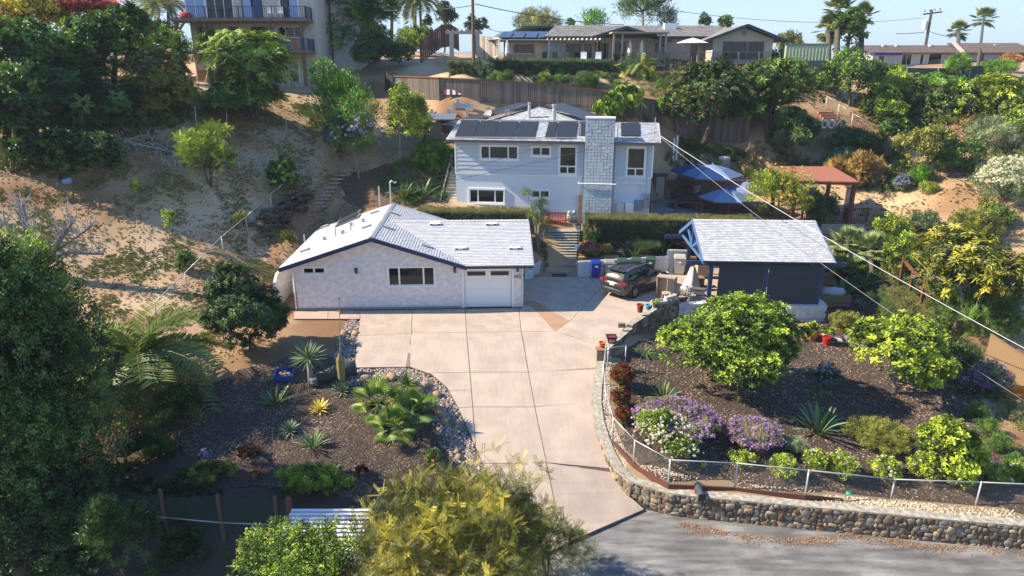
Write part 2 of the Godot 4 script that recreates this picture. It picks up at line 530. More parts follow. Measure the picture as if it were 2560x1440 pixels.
func build_site() -> void:
	drive = outline([V(-7.97,0,-33.56),V(-7.08,-0.25,-28.09),V(-4.54,-0.3,-28.15),V(-3.54,-0.37,-27.55),V(-2.78,-0.52,-26.6),V(-2.29,-0.76,-25.45),V(-1.78,-1.04,-24.1),V(-1.35,-1.32,-22.95),V(-0.94,-1.63,-21.8),V(-0.48,-1.95,-20.6),V(0.13,-2.25,-19.25),V(0.64,-2.44,-18.2),V(2.27,-2.4,-19.15),V(4.72,-2.31,-20.7),V(4.18,-1.9,-21.2),V(3.78,-1.63,-21.8),V(3.56,-1.39,-22.55),V(3.42,-1.21,-23.4),V(3.33,-1.01,-24.3),V(3.36,-0.79,-25.5),V(3.57,-0.52,-26.9),V(3.95,-0.4,-28.95),V(4.09,0,-29.75),V(4.86,0,-30.54),V(5.72,0,-32.34),V(7.44,0,-34.98),V(9.3,0,-36.44),V(17.28,0,-36.1),V(19.33,0,-41.23),V(12.45,0,-43.98),V(11.06,0,-43.21),V(4.01,0,-40.97),V(0.5,0,-41.23),V(0.57,0,-35.24),V(-8.23,0,-34.79)])
	strip = outline([V(-11.8,0,-34.85),V(-8.23,0,-34.79),V(-7.97,0,-33.56),V(-11.45,0,-33.56)])
	pads = [drive, strip]
	for p in Geometry2D.offset_polygon(drive, 0.7): pads.append(p)
	road_pad = outline([V(-0.93,-2.5,-17.46),V(0.64,-2.45,-18.22),V(2.27,-2.4,-19.15),V(4.75,-2.4,-20.83),V(5.49,-2.5,-20.51),V(6.45,-2.5,-20.28),V(8.07,-2.5,-20.04),V(9.88,-2.5,-19.74),V(11.66,-2.5,-19.47),V(13.04,-2.5,-19.24),V(14.4,-2.5,-19.02),V(16.81,-2.5,-18.68),V(19.64,-2.5,-18.3),V(26,0,-11),V(-1.5,0,-11)])
	make_heights([[Geometry2D.offset_polygon(road_pad, 0.55)[0], -2.66], [outline([V(8.92,2.45,-46.75),V(17.1,2.45,-46.23),V(20.15,2.45,-54.61),V(11.35,2.45,-54.61)]),2.3]])
	# the ground
	var st := S(true)
	var dn := FastNoiseLite.new()
	dn.seed = 3
	dn.frequency = 0.11
	dn.fractal_octaves = 4
	var sand := Color(0.47,0.31,0.17)
	var brown := Color(0.25,0.13,0.06)
	var pale := Color(0.58,0.42,0.26)
	for j in GNZ:
		for i in GNX:
			var x := GX0 + i * GS
			var z := GZ0 - j * GS
			var v := dn.get_noise_2d(x, z)
			var c := sand.lerp(brown, smoothstep(0.02,0.4, v)).lerp(pale, smoothstep(0.05,0.35,-v))
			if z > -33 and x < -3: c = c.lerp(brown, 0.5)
			if x < -5: c = c.lerp(Color(0.085,0.055,0.036), smoothstep(-27.0,-22.0, z + noise.get_noise_2d(x, z) * 2))  # brown mulch soil, darkened further to stand in for tree shade
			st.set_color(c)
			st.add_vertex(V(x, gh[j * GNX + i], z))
	for j in GNZ - 1:
		for i in GNX - 1:
			var a := j * GNX + i
			for k in [a, a + GNX, a + 1, a + 1, a + GNX, a + GNX + 1]: st.add_index(k)
	st.set_color(Color(0.30,0.25,0.16))
	var base := GNX * GNZ
	var x1 := GX0 + (GNX - 1) * GS
	var z1 := GZ0 - (GNZ - 1) * GS
	var far := [V(GX0,12.0, z1),V(x1,12.0, z1),V(4500,9,-6000),V(-4500,9,-6000),V(GX0,-3, GZ0),V(x1,-3, GZ0),V(4500,-3,900),V(-4500,-3,900)]
	for v in far: st.add_vertex(v)
	for k in [[0,3,1], [1,3,2], [1,2,5], [5,2,6], [4,7,3], [4,3,0], [5,6,7], [5,7,4]]:
		for q in k: st.add_index(base + q)
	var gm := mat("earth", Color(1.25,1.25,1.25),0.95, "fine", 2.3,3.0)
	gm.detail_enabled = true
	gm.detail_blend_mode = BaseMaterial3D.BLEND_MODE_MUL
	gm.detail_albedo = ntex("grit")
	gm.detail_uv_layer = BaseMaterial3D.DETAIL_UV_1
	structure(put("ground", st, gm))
	# hills on the horizon
	st = S(true)
	for k in 3:
		var prev := []
		var d: float = [2600.0,3300.0,4200.0][k]
		var hh: float = [120.0,205.0,190.0][k]
		for i in 61:
			var x := lerpf(-4200,3000, i / 60.0)
			var y := hh * (0.55 + 0.5 * noise.get_noise_2d(i * 0.32 + k * 40, k * 9.0)) * clampf(1.15 - (x + 2600) / 3800.0,0.25,1.0)
			var now := [V(x, -5,-d + 900),V(x, y * 0.55,-d + 350),V(x, y, -d),V(x, -5,-d - 700)]
			if prev:
				for q in 3: quad(st, prev[q], now[q], now[q + 1], prev[q + 1])
			prev = now
	structure(put("hills", st, mat("hill_scrub", lin(0.16,0.17,0.12),1.0, "soft", 300.0)))
	# the road
	st = S(true)
	var am := mat("asphalt", lin(0.285,0.275,0.265),0.9, "streak", 7.0,0.3)
	structure(flat_plate("road", road_pad, 0.0, am, self, -2.5))
	# the drive: a bed with panels of concrete on it
	var conc := []
	for k in 4:
		conc.append(mat("concrete_%d" % k, lin(0.475 + 0.012 * k, 0.378 + 0.009 * k, 0.302 + 0.006 * k),0.85, "cloudy", 6.0 + k))
	for m in conc + [am]: streaky(m, V(1 / 1.6,1,1 / 14.0) if m != am else V(1 / 15.0,1,1 / 2.2))
	var tan_c := mat("concrete_tan", lin(0.40,0.245,0.15),0.85, "cloudy", 4.0)
	var dr: Node3D = flat_plate("driveway", drive, -0.03, mat("joint", lin(0.10,0.075,0.06),0.95), self)
	structure(dr)
	tag(dr, "wide beige concrete driveway fanning out from the road to the grey garage house", "driveway", "", "structure")
	var cells := [
		[V(-9.2,0,-35.24),V(-5.45,0,-35.24),V(-4.98,0,-31.53),V(-8.24,0,-31.16)],
		[V(-8.24,0,-31.16),V(-4.98,0,-31.53),V(-4.54,-0.32,-27.9),V(-7.51,-0.42,-27.9)],
		[V(-5.53,0,-35.76),V(-2.62,0,-35.76),V(-2.27,0,-31.63),V(-4.98,0,-31.53)],
		[V(-4.98,0,-31.53),V(-2.27,0,-31.63),V(-1.87,-0.38,-27.7),V(-4.78,-0.37,-27.6)],
		[V(-2.62,0,-35.76),V(0.36,0,-35.76),V(0.46,0,-31.74),V(-2.27,0,-31.63)],
		[V(-2.27,0,-31.63),V(0.46,0,-31.74),V(0.73,-0.36,-27.7),V(-1.87,-0.38,-27.7)],
		[V(0.46,0,-31.74),V(2.16,0,-31.79),V(4.52,0,-29.75),V(4.03,-0.42,-27.95),V(0.73,-0.36,-27.7)],
		[V(0.36,0,-35.76),V(1.1,0,-35.56),V(2.16,0,-31.79),V(0.46,0,-31.74)],
		[V(0.68,0,-36.44),V(1.24,0,-36.44),V(3.02,0,-33.26),V(2.16,0,-31.79),V(1.1,0,-35.56),V(0.36,0,-35.76),V(0.36,0,-36.44)],
		[V(0.36,0,-36.44),V(0.26,0,-42.11),V(4.63,0,-42.11),V(5.23,0,-38.62),V(3.02,0,-33.26),V(1.24,0,-36.44)],
		[V(3.02,0,-33.26),V(5.23,0,-38.62),V(9.18,0,-33.38),V(6.49,0,-28.28),V(4.52,0,-29.75),V(2.16,0,-31.79)],
		[V(4.63,0,-42.11),V(12.02,0,-44.97),V(12.11,0,-41.23),V(9.38,0,-35.56),V(8.19,0,-34.6),V(5.23,0,-38.62)],
		[V(9.38,0,-35.56),V(12.11,0,-41.23),V(13.39,0,-46),V(23.43,0,-46),V(17.81,0,-33.98)],
		[V(-4.78,-0.37,-27.6),V(-1.87,-0.38,-27.7),V(-1.62,-0.81,-25.3),V(-4.1,-0.75,-25.15)],
		[V(-1.87,-0.38,-27.7),V(0.73,-0.36,-27.7),V(0.94,-0.78,-25.3),V(-1.62,-0.81,-25.3)],
		[V(0.73,-0.36,-27.7),V(4.52,-0.54,-28.2),V(4.2,-0.9,-25.75),V(0.94,-0.78,-25.3)],
		[V(-4.1,-0.75,-25.15),V(-1.62,-0.81,-25.3),V(-1.31,-1.51,-22.2),V(-3.7,-1.42,-22)],
		[V(-1.62,-0.81,-25.3),V(0.94,-0.78,-25.3),V(1.29,-1.55,-22.25),V(-1.31,-1.51,-22.2)],
		[V(0.94,-0.78,-25.3),V(4.55,-0.95,-25.85),V(4.32,-1.48,-22.15),V(1.29,-1.55,-22.25)],
		[V(-3.7,-1.42,-22),V(-1.31,-1.51,-22.2),V(-0.91,-2.21,-19.2),V(-3.31,-2.14,-19)],
		[V(-1.31,-1.51,-22.2),V(1.29,-1.55,-22.25),V(1.64,-2.31,-19.35),V(-0.91,-2.21,-19.2)],
		[V(1.29,-1.55,-22.25),V(5.3,-1.32,-21.9),V(5.25,-2.67,-19.85),V(1.64,-2.31,-19.35)],
		[V(-3.31,-2.14,-19),V(5.25,-2.67,-19.85),V(4.96,-2.72,-18.45),V(-3.14,-2.4,-17.7)]]
	for i in cells.size():
		for p in Geometry2D.intersect_polygons(drive, outline(cells[i])):
			for q in Geometry2D.offset_polygon(p, -0.014):
				flat_plate("concrete_panel", q, 0.0, tan_c if i == 8 else conc[i % 4], dr)
	var wk: Node3D = flat_plate("garden_path", strip, -0.03, mat("joint"), self)
	structure(wk)
	for k in 2:
		for p in Geometry2D.intersect_polygons(strip, outline([[V(-12.92,0,-35.9),V(-10.2,0,-35.9),V(-9.49,0,-32.8),V(-11.91,0,-32.8)], [V(-10.2,0,-35.9),V(-8.39,0,-35.9),V(-7.74,0,-32.8),V(-9.49,0,-32.8)]][k])):
			for q in Geometry2D.offset_polygon(p, -0.012):
				flat_plate("concrete_panel", q, 0.0, mat("concrete_pink", lin(0.50,0.35,0.28),0.85, "cloudy", 5.0), wk)
	# mulch, with chips lying on it
	var mulch := mat("mulch", lin(0.15,0.105,0.08),0.95, "chips", 0.7,2.0)
	var beds := [
		[V(-12.03,-0.28,-27.6),V(-10.6,-0.26,-28.65),V(-9.89,-0.15,-30),V(-8.11,-0.28,-28.9),V(-7.03,-0.35,-28.15),V(-4.48,-0.31,-28),V(-3.42,-0.4,-27.25),V(-2.71,-0.62,-26.15),V(-1.73,-1.15,-23.75),V(-1.1,-1.6,-21.8),V(-1.27,-1.92,-20.55),V(-5.27,-1.79,-20.25),V(-10.38,-1.65,-21.25),V(-12.73,-1.17,-22.75),V(-13.48,-0.46,-25.65)],
		[V(4.31,-0.47,-29.1),V(5.41,-0.55,-30.45),V(8.89,-1.12,-34.5),V(15.17,-1.01,-33.95),V(17.54,-0.73,-35.3),V(18.8,-0.09,-37.55),V(22.02,0.65,-39.1),V(23.8,0.1,-36.65),V(22.84,-0.88,-32.25),V(21.4,-1.35,-28.6),V(19.39,-1.53,-23.95),V(19.12,-1.6,-21.8),V(17.4,-1.68,-19.4),V(10.6,-1.6,-20.1),V(5.96,-1.66,-20.85),V(4.81,-1.55,-21.6),V(4.1,-1.34,-22.75),V(3.77,-1.04,-24.35),V(3.71,-0.8,-25.95)],
		[V(4.55,0.84,-42.85),V(10.85,0.93,-42.6),V(12.87,0.97,-42.45),V(16.74,1.43,-44.85),V(17.04,1.62,-45.8),V(5.13,1.69,-44.95)],
		[V(-12.91,4.75,-51.35),V(-9.83,5.38,-52.85),V(-4.74,4.01,-50.4),V(-4.63,3.36,-48.3),V(-7.32,3.09,-47.5),V(-10.87,2.94,-48.25),V(-12.19,3.36,-49.1)]]
	for b in beds:
		st = S(true)
		sheet(wobble(outline(b),0.5),0.025, st)
		structure(put("mulch_bed", st, mulch if b != beds[3] else mat("mulch_red", lin(0.27,0.155,0.10),0.95, "chips", 0.7,2.0)))
	st = S()
	box(st, Vector3.ZERO, V(1,0.22,0.34))
	var chip := st.commit()
	var chips: Array[Transform3D] = []
	var tint: Array[Color] = []
	for b in [0,1,2]:
		var poly := outline(beds[b])
		var lo := poly[0]
		var hi := poly[0]
		for p in poly:
			lo = lo.min(p)
			hi = hi.max(p)
		var n: int = [42000,62000,5000][b]
		while n > 0:
			n -= 1
			var p := Vector2(rr(lo.x, hi.x), rr(lo.y, hi.y))
			if not Geometry2D.is_point_in_polygon(p, poly): continue
			var bs := Basis.from_euler(V(rr(-0.4,0.4), rng.randf() * TAU, rr(-0.4,0.4))).scaled_local(Vector3.ONE * rr(0.025,0.085))
			chips.append(Transform3D(bs, V(p.x, ground(p.x, p.y) + 0.035, p.y)))
			var g := rng.randf()
			tint.append(Color(0.10,0.07,0.055).lerp(Color(0.46,0.34,0.24) if rng.randf() < 0.7 else Color(0.36,0.17,0.09), clampf(g * g * (1.5 if b == 1 else 1.0) * (0.75 + 1.1 * dn.get_noise_2d(p.x * 4, p.y * 4)),0,1.2)))
	stuff(scatter("mulch_chips", chip, mat("chip_wood", Color.WHITE, 0.9), chips, tint))
	build_walls()

func scatter(called: String, mesh: Mesh, m: Material, at: Array[Transform3D], tint: Array[Color], parent: Node = self) -> MultiMeshInstance3D:
	var mm := MultiMesh.new()
	mm.transform_format = MultiMesh.TRANSFORM_3D
	mm.use_colors = true
	mm.mesh = mesh
	mm.instance_count = at.size()
	for i in at.size():
		mm.set_instance_transform(i, at[i])
		mm.set_instance_color(i, tint[i])
	var o := MultiMeshInstance3D.new()
	o.multimesh = mm
	o.material_override = m
	o.name = numbered(called) if parent == self else called
	parent.add_child(o, true)
	return o

var rocks: Array[ArrayMesh] = []
var stone_mats: Array[StandardMaterial3D] = []

func stone_wall(root: Node3D, path: Array, top: Array, thick: float, side: float, cap_m: Material, most := 300, size := 0.2) -> void:
	# path: points along the foot of the face (y = foot), top: height of the stonework at each; side: which side the body lies, +1 to the left of the way along
	var st := S()
	var cp := S()
	var inn := []
	for i in path.size():
		var d: Vector3 = (path[mini(i + 1, path.size() - 1)] - path[maxi(i - 1,0)])
		d.y = 0
		inn.append(V(d.z, 0,-d.x).normalized() * side)
	for i in path.size() - 1:
		var a: Vector3 = path[i]
		var b: Vector3 = path[i + 1]
		var low := minf(a.y, b.y) - 0.3
		var pts := [V(a.x, low, a.z),V(b.x, low, b.z),V(b.x, low, b.z) + inn[i + 1] * thick, V(a.x, low, a.z) + inn[i] * thick]
		var tp := []
		for k in 4:
			tp.append(V(pts[k].x, top[i if k in [0,3] else i + 1], pts[k].z))
		if side < 0:
			pts.reverse(); tp.reverse()
		hexa(st, pts + tp)
		var c0 := []
		var c1 := []
		for k in 4:
			var o: Vector3 = inn[i if k in [0,3] else i + 1] * (-0.03 if k < 2 else 0.0)
			var q := V([a, b, b, a][k].x, top[i if k in [0,3] else i + 1] + 0.003, [a, b, b, a][k].z) + o
			if k > 1: q += inn[i if k == 3 else i + 1] * thick
			c0.append(q); c1.append(q + Vector3.UP * 0.065)
		if side < 0:
			c0.reverse(); c1.reverse()
		hexa(cp, c0 + c1)
	put("mortar_core", st, mat("mortar", lin(0.11,0.095,0.08),0.95, "fine", 0.8), root)
	put("coping", cp, cap_m, root)
	var all := []
	for i in path.size() - 1:
		var a: Vector3 = path[i]
		var b: Vector3 = path[i + 1]
		var run := V(b.x - a.x, 0, b.z - a.z).length()
		var y := -0.03
		while y < 1.6:
			var rh := rr(0.55,1.0) * size
			var s := -rng.randf() * 0.1
			while s < run:
				var w := rr(0.6,1.75) * size
				var t := clampf((s + w / 2) / run, 0.0,1.0)
				var p := a.lerp(b, t)
				var room := lerpf(top[i], top[i + 1], t) - p.y - y
				var h := minf(rh * rr(0.85,1.45), room + 0.02)
				if h > 0.06:
					var bs := Basis((b - a).normalized(),Vector3.UP, -inn[i]) * Basis(V(0,0,1), rr(-0.22,0.22))
					all.append([Transform3D(bs.scaled_local(V(w * 1.03, h * 1.06, rr(0.07,0.12))), p + V(0, y + h / 2 + rr(-0.03,0.03),0) - inn[i] * rr(-0.02,0.02)), w * h])
				s += w
			y += rh
	var order := all.duplicate()
	order.sort_custom(func(q, r): return q[1] > r[1])
	var rest: Array[Transform3D] = []
	for i in order.size():
		var o := MeshInstance3D.new()
		if i < most:
			o.mesh = rocks[i * 7 % rocks.size()]
			o.material_override = stone_mats[(i * 13 + i / 5) % stone_mats.size()]
			o.transform = order[i][0]
			o.name = "stone"
			root.add_child(o, true)
		else: rest.append(order[i][0])
	if rest.size():
		var c: Array[Color] = []
		for q in rest: c.append(Color(0.26,0.23,0.19).lerp(Color(0.40,0.31,0.2), rng.randf()) * rr(0.5,1.2))
		stuff(scatter("small_stones", rocks[0], mat("stone_small", Color.WHITE, 0.9, "fine", 0.5), rest, c, root))

func build_walls() -> void:
	for k in 9: rocks.append(rock(Vector3.ZERO, Vector3.ONE, 40 + k, 8,0.72))
	for c in [[0.34,0.29,0.22], [0.27,0.2,0.13], [0.40,0.34,0.26], [0.2,0.11,0.06], [0.32,0.22,0.12], [0.29,0.27,0.24], [0.16,0.115,0.08], [0.45,0.36,0.24], [0.24,0.19,0.14]]:
		stone_mats.append(mat("stone_%d" % stone_mats.size(), lin(c[0], c[1], c[2]),0.9, "fine", 0.6,0.6))
	var cap_m := mat("coping_concrete", lin(0.47,0.43,0.35),0.9, "patchy", 1.5)
	var w := thing("stone_retaining_wall", "long curved retaining wall of tan and grey rubble stones with pale concrete coping, beside the road", "wall")
	var foot := [V(3.95,-0.4,-28.95),V(3.57,-0.52,-26.9),V(3.36,-0.79,-25.5),V(3.33,-1.01,-24.3),V(3.42,-1.21,-23.4),V(3.56,-1.39,-22.55),V(3.78,-1.63,-21.8),V(4.18,-1.9,-21.2),V(4.79,-2.45,-20.92),V(5.5,-2.5,-20.53),V(6.46,-2.5,-20.31),V(8.08,-2.5,-20.06),V(9.89,-2.5,-19.76),V(11.67,-2.5,-19.49),V(13.05,-2.5,-19.26),V(14.41,-2.5,-19.04),V(16.82,-2.5,-18.7),V(19.65,-2.5,-18.31)]
	var tops := [-0.1,-0.4,-0.68,-0.93,-1.14,-1.33,-1.5,-1.62,-1.66,-1.66,-1.66,-1.66,-1.66,-1.66,-1.66,-1.66,-1.66,-1.66]
	for i in foot.size():
		if i < 9: foot[i].y = drive_h(foot[i].x, foot[i].z)
		else: foot[i].y = -2.56
	stone_wall(w, foot, tops, 0.34,1.0, cap_m, 300,0.2)
	var gs := S(true)
	for i in foot.size() - 1:
		var r := []
		for k in [i, i + 1]:
			var dd: Vector3 = foot[mini(k + 1, foot.size() - 1)] - foot[maxi(k - 1,0)]
			var u := V(dd.z, 0,-dd.x).normalized()
			var o: Vector3 = foot[k] + u * 1.05
			r.append(V(foot[k].x, tops[k], foot[k].z) + u * 0.32)
			r.append(V(o.x, maxf(ground(o.x, o.z) - 0.03, tops[k] - 0.02), o.z))
		quad(gs, r[0], r[2], r[3], r[1])
	structure(put("gravel_bed", gs, mat("gravel_bed", lin(0.40,0.29,0.17),0.95, "grit", 0.6,1.0)))
	# the stepped stone wall beside the drive
	w = thing("stepped_stone_wall", "low stone wall stepping down beside the drive, topped with flower pots", "wall")
	var a := V(9.4,0,-36.1)
	var b := V(7.56,0,-34.72)
	var c := V(5.82,0,-32.34)
	var d := V(4.3,0,-29.75)
	var q := 0
	for seg in [[b, a, 0.42], [c, b, 0.22], [d, c, 0.02]]:
		var pa: Vector3 = seg[0] + V(0.25,0,0.18)
		var pb: Vector3 = seg[1] + V(0.25,0,0.18)
		pa.y = ground(pa.x + 0.5, pa.z + 0.4) - 0.1
		pb.y = ground(pb.x + 0.5, pb.z + 0.4) - 0.1
		stone_wall(w, [pa, pb], [seg[2] - 0.06, seg[2] - 0.06], 0.32,1.0, cap_m, 95,0.2)
	var pil := thing("block_pillar", "stub pillar of tan concrete blocks at the low end of the stepped stone wall", "pillar", V(4.07,-0.25,-28.62))
	var bm := [mat("tan_block_a", lin(0.30,0.235,0.16),0.9, "fine", 0.6), mat("tan_block_b", lin(0.36,0.29,0.21),0.9, "fine", 0.6)]
	for r in 4:
		for k in 2:
			part("block", V(-0.12 + 0.235 * k, -0.05 + 0.19 * r, 0),V(0.225,0.18,0.42), bm[(r + k) % 2], pil)
	part("cap_slab", V(0,0.65,0),V(0.52,0.05,0.46), mat("red_cap", lin(0.36,0.2,0.13),0.9, "fine", 0.5), pil)
	# gravel strips
	var pm := mat("pebble", Color.WHITE, 0.85)
	var at: Array[Transform3D] = []
	var tint: Array[Color] = []
	var rib := [V(-8.05,-0.03,-33.45),V(-7.96,-0.01,-31.45),V(-7.71,-0.18,-29.6),V(-7.22,-0.39,-28.05),V(-6.61,-0.47,-27.4),V(-5.68,-0.4,-27.65),V(-4.61,-0.37,-27.6),V(-3.56,-0.45,-26.95),V(-2.85,-0.7,-25.75),V(-2.41,-0.94,-24.5),V(-2,-1.23,-23.15),V(-1.5,-1.47,-22.4),V(-1.18,-1.6,-21.8)]
	var wid := [0.5,0.6,0.6,0.55,0.7,0.55,0.6,0.65,0.65,0.65,0.6,0.55,0.3]
	for i in 5200:
		var s := rng.randf() * (rib.size() - 1.01)
		var k := int(s)
		var p: Vector3 = rib[k].lerp(rib[k + 1], s - k)
		var r := lerpf(wid[k], wid[k + 1], s - k)
		p += V(rr(-r, r),0, rr(-r, r))
		if Geometry2D.is_point_in_polygon(Vector2(p.x, p.z), drive): continue
		var z := rr(0.05,0.13) * (1.35 if rng.randf() < 0.15 else 1.0)
		at.append(Transform3D(Basis.from_euler(V(rng.randf(), rng.randf() * TAU, rng.randf())).scaled_local(V(z, z * 0.6, z * 0.8)), on(p, 0.02 + z * 0.12)))
		var g := rng.randf()
		tint.append((Color(0.36,0.27,0.22) if g < 0.5 else (Color(0.22,0.19,0.18) if g < 0.8 else Color(0.46,0.40,0.34))) * rr(0.6,1.1))
	stuff(tag(scatter("river_gravel", rocks[2], pm, at, tint), "pinkish grey river pebbles along the curved edge of the drive", "gravel"))
	at = []
	tint = []
	for i in 4200:
		var s := rng.randf() * (foot.size() - 2.01)
		var k := int(s)
		var p: Vector3 = foot[k].lerp(foot[k + 1], s - k)
		var dd: Vector3 = foot[k + 1] - foot[k]
		p += V(dd.z, 0,-dd.x).normalized() * rr(0.36,0.36 + lerpf(0.28,0.55, clampf(s / 8.0,0,1)))
		var z := rr(0.03,0.065)
		at.append(Transform3D(Basis.from_euler(V(rng.randf(), rng.randf() * TAU, rng.randf())).scaled_local(V(z, z * 0.7, z * 0.9)),V(p.x, maxf(ground(p.x, p.z) + 0.03, lerpf(tops[k], tops[k + 1], s - k) + 0.0), p.z)))
		tint.append(Color(0.62,0.46,0.28).lerp(Color(0.75,0.68,0.56), rng.randf()) * rr(0.6,1.05))
	stuff(tag(scatter("gold_gravel", rocks[4], pm, at, tint), "golden gravel between the stone wall coping and the red edging boards", "gravel"))
	# bigger boulders among the pebbles
	var spots := [V(-2.9,-0.87,-24.7),V(-2.98,-0.83,-25.05),V(-2.72,-0.95,-24.35),V(-2.61,-0.99,-24.2),V(-2.23,-1.09,-23.75),V(-2.1,-1.34,-22.75),V(-2.02,-1.39,-22.5),V(-5.48,-0.47,-27),V(-5.95,-0.47,-27.2),V(-6.36,-0.5,-27.05),V(-6.18,-0.52,-26.9),V(-5.24,-0.45,-27.15),V(-4.11,-0.51,-26.5),V(-3.72,-0.47,-26.8),V(-3.98,-0.6,-26.1),V(-8.33,-0.03,-31.5),V(-7.75,-0.01,-31.6),V(-3.18,-0.6,-26.1)]
	for i in spots.size():
		var o := putm("boulder", rocks[i % 9], mat("boulder_%d" % (i % 3), [lin(0.42,0.29,0.16), lin(0.36,0.3,0.24), lin(0.27,0.26,0.25)][0 if i < 7 else (1 if i % 2 else 2)], 0.9, "fine", 0.7,0.5))
		var z := rr(0.26,0.42) * (1.25 if i > 6 else 1.0)
		o.scale = V(z, z * 0.7, z * 0.85)
		o.rotation.y = rng.randf() * TAU
		o.position = on(spots[i], z * 0.2)
		if i < 7: tag(o, "rounded tan boulder on the pebble strip right beside the curve of the drive", "boulder", "tan boulders in the pebble strip")
		else: tag(o, "weathered grey or brown boulder in the pebbles below the drive's square corner", "boulder", "grey boulders in the pebble strip")


func text(parent: Node, t: String, at: Vector3, h: float, m: Material) -> void:
	var f := SystemFont.new()
	f.font_names = PackedStringArray(["Droid Sans"])
	var tm := TextMesh.new()
	tm.text = t
	tm.font = f
	tm.font_size = 32
	tm.pixel_size = h / 24.0
	tm.depth = 0.03
	var o := putm("house_number", tm, m, parent)
	o.position = at

func roof_vent(parent: Node, p: Vector3, u: Vector3, v: Vector3, w: float, d: float, m: Material, ends: Material = null) -> void:
	# a low box vent lying on a roof: u along the eave, v up the slope
	var n := u.cross(v).normalized()
	var o := part("roof_vent", p + n * 0.08,V(w, d, 0.11), m, parent, Basis(u, v, n))
	if ends:
		for s in [-1,1]:
			part("louvre", p + n * 0.09 + u * s * (w / 2 - 0.1) - v * (d / 2),V(0.16,0.02,0.07), ends, o, Basis(u, v, n))

